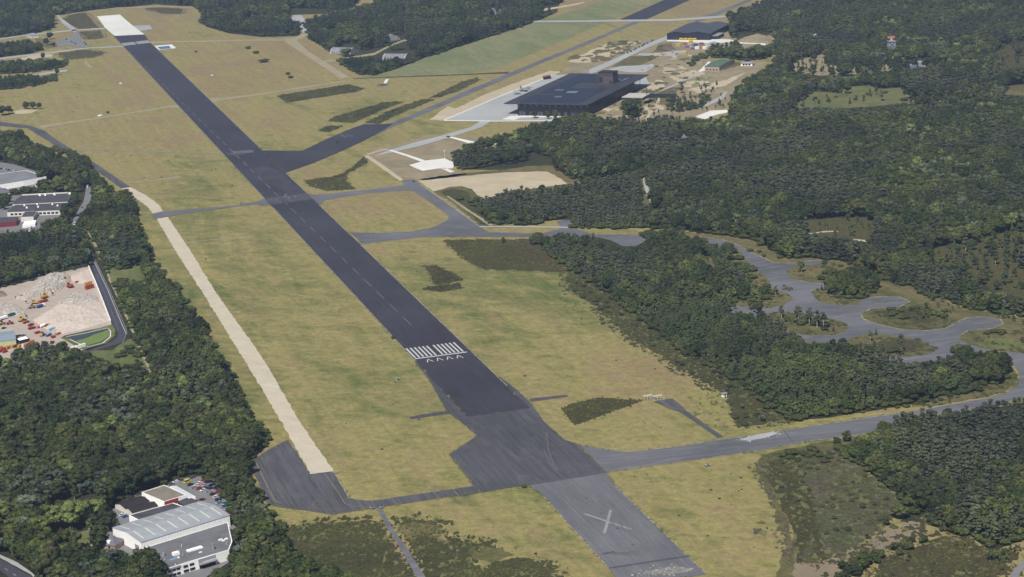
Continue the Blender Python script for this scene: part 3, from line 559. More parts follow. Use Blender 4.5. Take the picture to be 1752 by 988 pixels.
# crossings on the runway: pale patches
sheet('runway_patch', [(388, 264), (400, 260), (425, 257), (437, 258), (425, 263), (405, 267)], Z6, plain('pale_dust', (0.065, 0.064, 0.078), .8, .4, scale=.08), 1.0, 3)
sheet('runway_patch', [(452, 341), (524, 331), (534, 342), (463, 352)], Z6, 'asphalt_mid', .3)
sheet('runway_patch', [(430, 290), (450, 284), (470, 290), (520, 330), (500, 334), (460, 310)], Z5+.03, plain('paler_asphalt', (0.047, 0.045, 0.056), .7, .2, scale=.05), 1.5, 4)
for x0, y0, x1, y1 in ((480, 395, 560, 386), (500, 424, 620, 414), (556, 455, 640, 444), (570, 468, 650, 452), (585, 488, 680, 476)):
    band('tyre_mark', [(x0, y0), (x1, y1)], .5, Z6, 'scuff_dark')
# big cross
xc = G(1039, 893)
e1, e2 = G(1000, 880), G(1080, 907); f1, f2 = G(1045, 874), G(1034, 914)
band('cross_marking', [tuple(e1), tuple(e2)], 1.9, Z5, 'paint_old', world=True)
band('cross_marking', [tuple(f1), tuple(f2)], 1.9, Z5+.04, 'paint_old', world=True)
for k, r in enumerate((0, 2.2, 4.4, 6.8, 9.5)):
    pts = [(955+r, 835), (985+r, 870), (1020+r*1.2, 905), (1040+r, 925)] if False else [(965+r*2, 838-r), (1060+r*4, 905+r*.4), (1092+r*2.4, 925+r*.8), (1098+r*2, 934+r*.7), (1088+r*1.2, 942+r*.7), (1068, 946+r*.5), (1045-r, 945+r*.2), (1030-r, 940)]
    band('tyre_mark', cat_rom(pts, 6)[:-6], .35, Z5, 'scuff')
band('tyre_mark', [(956, 836), (965, 852), (975, 864)], .4, Z5, 'scuff')
band('dark_joint', [(1042, 973), (1100, 964), (1180, 952)], 2.2, Z5, 'scuff_dark')
band('dark_joint', [(903, 830), (960, 821), (1037, 808)], 3.5, Z4, 'scuff_dark')
band('tyre_mark', [(955, 805), (945, 790), (938, 770), (935, 740)], .5, Z4, 'scuff')
band('tyre_mark', [(952, 805), (940, 790), (930, 770)], .4, Z4, 'scuff')
# yellow taxi lines on the left apron
band('taxi_line', [(437, 790), (456, 830), (470, 857), (480, 862)], .5, Z5, 'paint_yellow')
band('taxi_line', [(556, 812), (575, 838), (590, 862), (600, 867), (640, 869)], .4, Z5, 'paint_yellow')
band('taxi_line', [(548, 857), (538, 860), (534, 865), (542, 871), (560, 873), (590, 871)], .3, Z5, 'paint_yellow')
band('taxi_line', [(775, 838), (785, 850)], .5, Z5, 'paint_yellow')
# pale blue basin at the far runway end
sheet('basin_edge', [(264, 79), (294, 76.5), (302, 83), (272, 86)], Z4, 'concrete_white')
wb = NB('basin_water'); wb.out((0.07, 0.14, 0.27)); wb.b.inputs['Roughness'].default_value = 0.25
sheet('basin_water', [(269, 81), (289, 79), (293, 83.5), (274, 85)], Z5, wb.m)
# pond of the yard
pw = NB('pond_water'); pw.out((0.035, 0.05, 0.06)); pw.b.inputs['Roughness'].default_value = 0.15
sheet('pond_bank', [(104, 578), (150, 568), (190, 556), (197, 562), (196, 575), (180, 590), (150, 600), (138, 598)], Z4, 'meadow', .4)
band('pond_kerb', [(113, 577), (150, 570), (184, 562), (189, 567), (189, 577), (176, 588), (152, 594), (140, 591), (120, 582)], .9, Z6, 'concrete_white')
sheet('pond', [(116, 578), (150, 571), (184, 563), (188, 568), (188, 576), (171, 587), (152, 592), (140, 589)], Z5, pw.m)
sheet('pond_weed', [(128, 585), (146, 580), (163, 573), (186, 565), (187.5, 576), (171, 586), (152, 591), (141, 589)], Z5+.04, plain('pond_algae', (0.13, 0.18, 0.05), .8, .15), .3, 2)
# windsock stand pad, small pads
sheet('pad', [(644, 147), (650, 144), (662, 143.5), (666, 145.5), (655, 148)], Z3, 'apron')
sheet('pad', [(656, 143), (660, 136), (665, 136), (661, 143.5)], Z4, 'concrete_white')
sheet('pad', [(203, 143), (206, 141.5), (210, 143), (206, 144.5)], Z3, 'concrete_white')
sheet('pad', [(166, 198), (172, 196), (176, 198), (168, 200)], Z3, 'concrete_white')
sheet('pad', [(360, 129), (363, 128), (365, 130), (361, 130)], Z3, 'concrete_white')
sheet('pad', [(529, 210), (536, 209), (541, 210.5), (532, 212)], Z3, 'greytrack')
sheet('forest_clearing', [(58, 66), (70, 66), (95, 72), (98, 80), (80, 84), (72, 80)], Z1, 'verge', 1)
sheet('dust_patch', [(1105, 978), (1135, 972), (1165, 970), (1185, 974), (1175, 981), (1140, 983), (1110, 986)], Z5, plain('chalky_dust', (0.19, 0.19, 0.185), .9, .35, scale=.3), .8, 1.5, fine=1.5)
scraps('dust_patch', [(1080, 985), (1110, 972), (1165, 968), (1190, 978), (1150, 986)], Z5+.05, 'gravel', 60, .2, .9, 6, 2, 3, kind='structure')
scraps('dust_patch', [(1262, 752), (1290, 746), (1335, 739), (1337, 744), (1310, 751), (1280, 756)], Z5+.05, 'concrete', 60, .2, 1.0, 2, 2, 4, kind='structure')
for k, (x, y) in enumerate([(1003, 853), (1029, 879), (1056, 905), (1083, 933), (1049, 945)]): sheet('oil_stain', [(x-3, y), (x, y-1), (x+3.5, y), (x, y+1.2)], Z5+.02, 'scuff_dark', .3, 1)
# the letter-like white marking and the comb of pale lines on the branch taxiway
for a_, b_ in (((580, 233.5), (600, 234.5)), ((584, 231.5), (592, 236)), ((592, 231), (604, 234))): band('taxi_marking', [a_, b_], 1.0, Z6, 'paint_line')
for k in range(7): band('comb_marking', [(512+k*9, 264.5-k*.2), (524+k*9, 259.5-k*.2)], .5, Z6, 'scuff')
for k in range(9): band('paint_marking', [(402+k*4, 263.5-k*.2), (399+k*4, 259.5-k*.2)], .8, Z7, 'paint_line')
for x, y in ((487, 337), (494, 340), (505, 337), (489, 334)): sheet('paint_marking', [(x-2, y), (x, y-1), (x+3, y+.3), (x, y+1)], Z7, 'paint_line', .2, 1)
for k, (pp, mt) in enumerate((([(1015, 190), (1060, 170), (1105, 150), (1140, 120), (1150, 90), (1200, 100), (1210, 140), (1180, 180), (1060, 205)], 'sand'), ([(1015, 190), (1060, 170), (1105, 150), (1140, 120), (1150, 90), (1200, 100), (1210, 140), (1180, 180), (1060, 205)], 'verge'), ([(985, 105), (1040, 75), (1095, 70), (1050, 98)], 'verge'))):
    scraps('soil_patch', pp, Z2+.1+.04*k, mt, 90, 2, 11, 40, 4, 60+k, kind='structure')
# grass creeping over the edges of the old paving
APN = [(903, 830), (930, 850), (975, 900), (1008, 936), (1042, 973), (1062, 1000), (1165, 989), (1209, 983), (1053, 831), (1037, 808)]
OLD = [(709, 620), (732, 648), (764, 704), (795, 728), (816, 746), (768, 778), (790, 805), (810, 832), (821, 844), (850, 839), (903, 830), (1037, 808), (992, 762), (966, 753), (933, 724), (904, 685)]
for k, (pp, zz, dn) in enumerate(((A, Z5, 4), (DISP, Z4, 1.6), (APN, Z3, 1.5), (OLD, Z3, 2.5), (APRON, Z4, 2))):
    per = sum((G(*pp[i])-G(*pp[i-1])).length for i in range(len(pp)))
    scraps('verge_grass', pp, zz+.02, 'grass_olive', int(per/dn), .2, 1.3, .7, .3, 90+k, kind='structure')
for pp, zz, wd_ in (([(1199, 406), (1238, 411), (1265, 421), (1291, 435), (1323, 450), (1358, 451), (1381, 447), (1420, 445)], Z4, 1.3), ([(1368, 481), (1407, 486), (1425, 488)], Z4, 1.2), ([(1481, 511), (1507, 508), (1539, 509), (1557, 517), (1539, 526), (1491, 529), (1473, 537), (1476, 546), (1502, 556), (1539, 564), (1578, 567), (1618, 563), (1636, 553), (1655, 544), (1684, 543), (1712, 547), (1717, 555), (1697, 563), (1657, 566), (1642, 575)], Z4, 1.2),
    ([(1752, 682), (1650, 706), (1560, 726), (1499, 738), (1460, 747), (1381, 756), (1302, 771), (1200, 786), (1113, 798), (1040, 808.5)], Z4, .8), ([(1053, 832), (1209, 983)], Z3, .8), ([(930, 850), (975, 900), (1008, 936), (1042, 973)], Z3, .8),
    ([(256, 72), (446, 255)], Z5, .7), ([(490, 297.5), (524, 330)], Z5, .7), ([(546, 351.3), (594, 397.5)], Z5, .7), ([(618, 420.7), (868, 661.4)], Z5, .7), ([(194, 62), (455, 343)], Z5, .7), ([(467, 355.8), (712, 620)], Z5, .7),
    ([(1034, 769), (1076, 774), (1150, 766), (1232, 753), (1300, 744), (1407, 727), (1565, 704), (1697, 680)], Z4, 1.0), ([(719, 316), (770, 352), (822, 389)], Z4, 1.2), ([(556, 343), (624, 332), (690, 326)], Z4, .8), ([(619, 418.5), (669, 412), (729, 406), (887, 406)], Z4, .9), ([(571, 807), (597, 853), (632, 858), (811, 832)], Z4, .6)):
    nm = 'verge_edge'
    band(nm, pp, wd_, zz+.035, 'edge')
band('taxi_line', [(1085, 772), (1112, 797)], .5, Z4+.04, 'scuff'); band('taxi_line', [(1126, 770), (1140, 784)], .4, Z4+.04, 'scuff')
band('dark_joint', [(1340, 736), (1356, 757)], .8, Z4+.04, 'scuff_dark')
for k, p in enumerate(ISL):
    per = sum((G(*p[i])-G(*p[i-1])).length for i in range(len(p)))
    scraps('heather', p, Z5+.05, 'heath', int(per/2.2), .6, 3.5, 16, 0, 120+k, label='ragged scrub on grass island %s of the taxiway loops' % ['beside the conical tree', 'under the round oak clump', 'at the inner bend', 'with the slim pines', 'nearest the plantation', 'inside the large loop', 'by the right edge lawn', 'within the outer bend'][k], cat='heather', kind='stuff')
    scraps('grass_patch', p, Z5+.1, 'meadow', int(per/5), .5, 2.6, 14, 0, 140+k, kind='structure')
scraps('grass_patch', HE[17][1], Z2+.12, 'heath_mix', 200, .6, 3.5, 60, 0, 160, kind='structure'); scraps('grass_patch', HE[17][1], Z2+.16, 'grass_olive', 260, .4, 2.6, 70, 0, 161, kind='structure')
# ================================================================== TREES
def leafmat(name, cols, warm=0.3):
    b = NB(name); oi = b.n('ShaderNodeObjectInfo'); p = b.pos()
    c = b.ramp(oi.outputs['Random'], [(i/(len(cols)-1), q) for i, q in enumerate(cols)])
    big = b.noise(p, 0.011, 3, 0.6)
    c = b.mix(1.0, c, b.ramp(big, [(0.38, (0.70, 0.76, 0.80)), (0.5, (1, 1, 1)), (0.62, (1.24, 1.26, 1.02))]), 'MULTIPLY')
    a = b.n('ShaderNodeAttribute', attribute_name='leaf')
    c = b.mix(1.0, c, b.rng(a.outputs['Fac'], 0, 1, 0.45, 1.75), 'MULTIPLY')
    b.b.inputs['Roughness'].default_value = 0.75; b.b.inputs['Specular IOR Level'].default_value = 0.12
    return b.out(c)
LM = {
 'broad': leafmat('oak_leaves', [(0.023, 0.034, 0.012), (0.031, 0.044, 0.014), (0.048, 0.062, 0.018), (0.024, 0.033, 0.013), (0.058, 0.062, 0.026), (0.078, 0.094, 0.028)]),
 'light': leafmat('lime_leaves', [(0.100, 0.130, 0.040), (0.12, 0.145, 0.048), (0.092, 0.115, 0.040)]),
 'pine': leafmat('pine_needles', [(0.044, 0.052, 0.031), (0.058, 0.068, 0.042), (0.074, 0.084, 0.056), (0.050, 0.056, 0.035)]),
 'spruce': leafmat('spruce_needles', [(0.024, 0.042, 0.024), (0.034, 0.054, 0.028), (0.030, 0.048, 0.030)]),
 'birch': leafmat('birch_leaves', [(0.050, 0.070, 0.026), (0.068, 0.090, 0.034), (0.040, 0.055, 0.023), (0.084, 0.104, 0.040)]),
 'grey': leafmat('willow_leaves', [(0.080, 0.095, 0.066), (0.092, 0.108, 0.078), (0.070, 0.086, 0.058)]),
 'shrub': leafmat('scrub_leaves', [(0.040, 0.052, 0.018), (0.054, 0.068, 0.022), (0.046, 0.048, 0.022)]),
 'copper': leafmat('copper_leaves', [(0.020, 0.016, 0.026), (0.024, 0.018, 0.030)]),
}
BARK = plain('bark', (0.12, 0.09, 0.065), .95, .3, scale=2); BARK_L = plain('pale_bark', (0.42, 0.38, 0.33), .9, .25, scale=1.5)
def ico():
    bm = bmesh.new(); bmesh.ops.create_icosphere(bm, subdivisions=2, radius=1); V = np.array([v.co[:] for v in bm.verts]); F = [[v.index for v in f.verts] for f in bm.faces]; bm.free(); return V, np.array(F)
ICV, ICF = ico()
def crown_mesh(name, lobes, leaves, lsize, mat, rg, droop=0.0):
    """lobes: list of (x,y,z,r,squash); a ragged clump mass with small leaf clumps around it"""
    V = []; Fs = []; A = []; k = 0
    for (x, y, z, r, sq) in lobes:
        n = len(ICV); disp = 1+rg.normal(0, 0.17, n); P = ICV*disp[:, None]*r; P[:, 2] *= sq
        V.append(P+[x, y, z]); Fs.append(ICF+k); A.append(np.full(n, rg.uniform(0.2, 0.6))+rg.normal(0, .18, n)); k += n
    V = np.concatenate(V); A = np.concatenate(A); T = [np.concatenate(Fs)]
    L = np.array(lobes)
    pick = rg.integers(0, len(L), leaves); d = rg.normal(0, 1, (leaves, 3)); d /= np.linalg.norm(d, axis=1)[:, None]
    d[:, 2] = np.where(rg.random(leaves) < .75, np.abs(d[:, 2]), d[:, 2])
    rr = L[pick, 3]*rg.uniform(0.95, 1.32, leaves); C = L[pick, :3]+d*rr[:, None]*np.stack([np.ones(leaves), np.ones(leaves), L[pick, 4]], 1)
    for j in range(3):
        pass
    nrm = d+rg.normal(0, .55, (leaves, 3)); nrm /= np.linalg.norm(nrm, axis=1)[:, None]
    t = np.cross(nrm, rg.normal(0, 1, (leaves, 3))); t /= np.linalg.norm(t, axis=1)[:, None]; u = np.cross(nrm, t)
    s = lsize*rg.uniform(0.6, 1.4, leaves)[:, None]
    Q = np.stack([C+t*s, C+u*s*.8+nrm*s*.35, C-t*s, C-u*s*.8+nrm*s*.2], 1).reshape(-1, 3)
    q = np.arange(leaves)*4+k; tri = np.concatenate([np.stack([q, q+1, q+2], 1), np.stack([q, q+2, q+3], 1)])
    V = np.concatenate([V, Q]); A = np.concatenate([A, np.repeat(rg.uniform(0.1, 1.0, leaves), 4)]); T.append(tri); T = np.concatenate(T)
    me = bpy.data.meshes.new(name); me.vertices.add(len(V)); me.vertices.foreach_set('co', V.astype(np.float32).ravel())
    me.loops.add(len(T)*3); me.loops.foreach_set('vertex_index', T.astype(np.int32).ravel())
    me.polygons.add(len(T)); me.polygons.foreach_set('loop_start', (np.arange(len(T))*3).astype(np.int32))
    me.update(calc_edges=True); at = me.attributes.new('leaf', 'FLOAT', 'POINT'); at.data.foreach_set('value', np.clip(A, 0, 1).astype(np.float32))
    me.materials.append(mat); me.validate(); return me
def trunk_mesh(name, h, r, limbs, mat, rg, spread=2.5):
    m = MB(); p = Vector((0, 0, 0)); q = Vector((rg.normal(0, .15), rg.normal(0, .15), h*.45)); m.tube(p, q, r, r*.75)
    q2 = Vector((rg.normal(0, .3), rg.normal(0, .3), h*.85)); m.tube(q, q2, r*.75, r*.3)
    for i in range(limbs):
        a = 2*math.pi*i/limbs+rg.uniform(0, .7); s = q.lerp(q2, rg.uniform(0, .8)); e_ = s+Vector((math.cos(a)*spread, math.sin(a)*spread, spread*rg.uniform(.5, .9)))
        m.tube(s, e_, r*.35, r*.1, 5)
    me = bpy.data.meshes.new(name); me.from_pydata(m.v, [], m.f); me.materials.append(mat); me.update(); return me
def lobes_round(rg, n, R, H, base, r0=.40, flat=1.0):
    """a domed broadleaf crown from z=base to H"""
    out = []; hh = (H-base)/2; zc = base+hh
    for i in range(n):
        d = rg.normal(0, 1, 3); d /= np.linalg.norm(d); d[2] = d[2]*.9+.1; rad = rg.uniform(.35, .80)
        out.append((d[0]*R*rad, d[1]*R*rad, zc+d[2]*hh*rad*flat, R*r0*rg.uniform(.65, 1.15), rg.uniform(.65, .95)))
    out.append((0, 0, zc, R*.55, .9)); return out
def lobes_pine(rg, n, R, H, base):
    out = []
    for i in range(n):
        t = rg.random(); z = base+(H-base)*t; a = rg.uniform(0, 6.28); rr = R*(1.0-.55*t)*rg.uniform(.2, .8)
        out.append((math.cos(a)*rr, math.sin(a)*rr, z, R*rg.uniform(.28, .46), rg.uniform(.45, .7)))
    return out
def lobes_cone(rg, n, R, H, base):
    out = []
    for i in range(n):
        t = i/(n-1); z = base+(H-base)*t*.95; rr = R*(1-t)*.5; a = i*2.4
        out.append((math.cos(a)*rr, math.sin(a)*rr, z, max(.35, R*(1-t)*.62), .7))
    return out
FORMS = {}   # kind -> list of (crown mesh, trunk mesh, joined object for mass planting)
def add_form(kind, crown, trunk):
    bm = bmesh.new(); me = bpy.data.meshes.new(kind)
    # joined copy (crown + trunk) used only as the shape scattered in the far woods
    vs = []; n = len(crown.vertices); co = np.empty(n*3, np.float32); crown.vertices.foreach_get('co', co)
    lf = np.empty(n, np.float32); crown.attributes['leaf'].data.foreach_get('value', lf)
    F = np.empty(len(crown.polygons)*3, np.int32); crown.loops.foreach_get('vertex_index', F)
    tv = [v.co[:] for v in trunk.vertices]; tf = [tuple(i+n for i in p.vertices) for p in trunk.polygons]
    bm.free()
    me.from_pydata(co.reshape(-1, 3).tolist()+tv, [], F.reshape(-1, 3).tolist()+tf)
    at = me.attributes.new('leaf', 'FLOAT', 'POINT'); at.data.foreach_set('value', np.concatenate([lf, np.zeros(len(tv), np.float32)]))
    me.materials.append(crown.materials[0]); me.materials.append(trunk.materials[0])
    mi = np.zeros(len(me.polygons), np.int32); mi[len(F)//3:] = 1; me.polygons.foreach_set('material_index', mi); me.update()
    ob = bpy.data.objects.new(kind+'_shape', me)
    FORMS.setdefault(kind, []).append((crown, trunk, ob))
def make_forms():
    rg = np.random.default_rng(3)
    for i in range(5):
        H = [12.5, 14, 11, 13, 12][i]; R = [4.6, 5.4, 4.0, 5.0, 4.4][i]
        add_form('broad', crown_mesh('crown', lobes_round(rg, 20, R, H, 1.4), 620, .46, LM['broad'], rg), trunk_mesh('trunk', H, .28, 5, BARK, rg))
    for i in range(2):
        add_form('light', crown_mesh('crown', lobes_round(rg, 18, 4.8, 12.5, 2.2), 600, .45, LM['light'], rg), trunk_mesh('trunk', 12, .26, 5, BARK, rg))
    for i in range(4):
        H = [13.5, 15, 12, 14][i]; R = [2.9, 3.2, 2.6, 3.0][i]
        add_form('pine', crown_mesh('crown', lobes_pine(rg, 19, R, H, H*.26), 380, .36, LM['pine'], rg), trunk_mesh('trunk', H, .2, 5, BARK, rg, 1.6))
    for i in range(2):
        add_form('spruce', crown_mesh('crown', lobes_cone(rg, 11, 2.9, [15, 13][i], 1.0), 380, .36, LM['spruce'], rg), trunk_mesh('trunk', 12, .2, 4, BARK, rg, 1.2))
    for i in range(3):
        add_form('birch', crown_mesh('crown', lobes_round(rg, 14, [2.9, 3.2, 2.6][i], [12, 13, 11][i], 1.2, .36), 420, .32, LM['birch'], rg), trunk_mesh('trunk', 11, .16, 5, BARK_L, rg, 1.5))
    for i in range(2):
        add_form('grey', crown_mesh('crown', lobes_round(rg, 16, 4.0, 11.5, 1.6, .36), 520, .36, LM['grey'], rg), trunk_mesh('trunk', 10, .22, 5, BARK, rg))
    for i in range(3):
        add_form('shrub', crown_mesh('crown', [(x, y, z*.5+.5, r, s) for x, y, z, r, s in lobes_round(rg, 9, 1.7, 2.6, .2, .45)], 200, .26, LM['shrub'], rg), trunk_mesh('trunk', 1.3, .08, 4, BARK, rg, .7))
    add_form('copper', crown_mesh('crown', lobes_round(rg, 20, 5.5, 13.5, 1.5), 600, .45, LM['copper'], rg), trunk_mesh('trunk', 12, .3, 5, BARK, rg))
    # tall slim pine with a bare pale trunk and a small top crown
    for i in range(2):
        add_form('slim', crown_mesh('crown', lobes_pine(rg, 14, 3.6, 14.5, 8.0), 380, .36, LM['pine'], rg), trunk_mesh('trunk', 14.5, .36, 6, BARK_L, rg, 1.8))
make_forms()
NAMES = {'broad': ('broadleaf_tree', 'broadleaf tree'), 'light': ('lime_tree', 'broadleaf tree'), 'pine': ('pine_tree', 'pine'), 'spruce': ('spruce_tree', 'spruce'), 'birch': ('birch_tree', 'birch'),
         'grey': ('willow_tree', 'willow'), 'shrub': ('shrub', 'shrub'), 'copper': ('copper_beech_tree', 'beech'), 'slim': ('pine_tree', 'pine')}
def plant(kind, form, xy, rot, sc, label, group=None):
    crown, trunk, _ = FORMS[kind][form % len(FORMS[kind])]
    nm, cat = NAMES[kind]
    t = thing(nm, xy, rot, label, cat, group); t.scale = sc if hasattr(sc, '__len__') else (sc, sc, sc)
    for n_, m_ in (('trunk', trunk), ('crown', crown)):
        o = bpy.data.objects.new(n_, m_); COL.objects.link(o); o.parent = t
    return t
def mass(name, label, P, form, rot, scl, shapes):
    """one object holding an uncountable wood: shape i is placed on every point whose form is i"""
    n = len(P); c = P.mean(0)
    me = bpy.data.meshes.new(name); me.vertices.add(n); me.vertices.foreach_set('co', (P-c).astype(np.float32).ravel())
    for nm, ty, arr in (('form', 'INT', form.astype(np.int32)), ('turn', 'FLOAT_VECTOR', np.stack([rot*0, rot*0, rot], 1).astype(np.float32)), ('size', 'FLOAT_VECTOR', scl.astype(np.float32))):
        at = me.attributes.new(nm, ty, 'POINT'); at.data.foreach_set('vector' if 'VECTOR' in ty else 'value', arr.ravel())
    o = bpy.data.objects.new(name, me); COL.objects.link(o); o.location = c; tag(o, label, 'wood', kind='stuff')
    g = bpy.data.node_groups.new(name, 'GeometryNodeTree')
    g.interface.new_socket('Geometry', in_out='INPUT', socket_type='NodeSocketGeometry'); g.interface.new_socket('Geometry', in_out='OUTPUT', socket_type='NodeSocketGeometry')
    gi = g.nodes.new('NodeGroupInput'); go = g.nodes.new('NodeGroupOutput'); jn = g.nodes.new('GeometryNodeJoinGeometry')
    def na(nm, ty):
        x = g.nodes.new('GeometryNodeInputNamedAttribute'); x.data_type = ty; x.inputs['Name'].default_value = nm; return x.outputs['Attribute']
    F, T, S = na('form', 'INT'), na('turn', 'FLOAT_VECTOR'), na('size', 'FLOAT_VECTOR')
    er = g.nodes.new('FunctionNodeEulerToRotation'); g.links.new(T, er.inputs[0])
    for i, ob in enumerate(shapes):
        if not (form == i).any(): continue
        oi = g.nodes.new('GeometryNodeObjectInfo'); oi.inputs['Object'].default_value = ob; oi.inputs['As Instance'].default_value = True
        cmp = g.nodes.new('FunctionNodeCompare'); cmp.data_type = 'INT'; cmp.operation = 'EQUAL'; g.links.new(F, cmp.inputs[2]); cmp.inputs[3].default_value = i
        ip = g.nodes.new('GeometryNodeInstanceOnPoints'); g.links.new(gi.outputs[0], ip.inputs['Points']); g.links.new(cmp.outputs[0], ip.inputs['Selection'])
        g.links.new(oi.outputs['Geometry'], ip.inputs['Instance']); g.links.new(er.outputs[0], ip.inputs['Rotation']); g.links.new(S, ip.inputs['Scale']); g.links.new(ip.outputs[0], jn.inputs[0])
    g.links.new(jn.outputs[0], go.inputs[0]); mod = o.modifiers.new('woodland', 'NODES'); mod.node_group = g
    return o
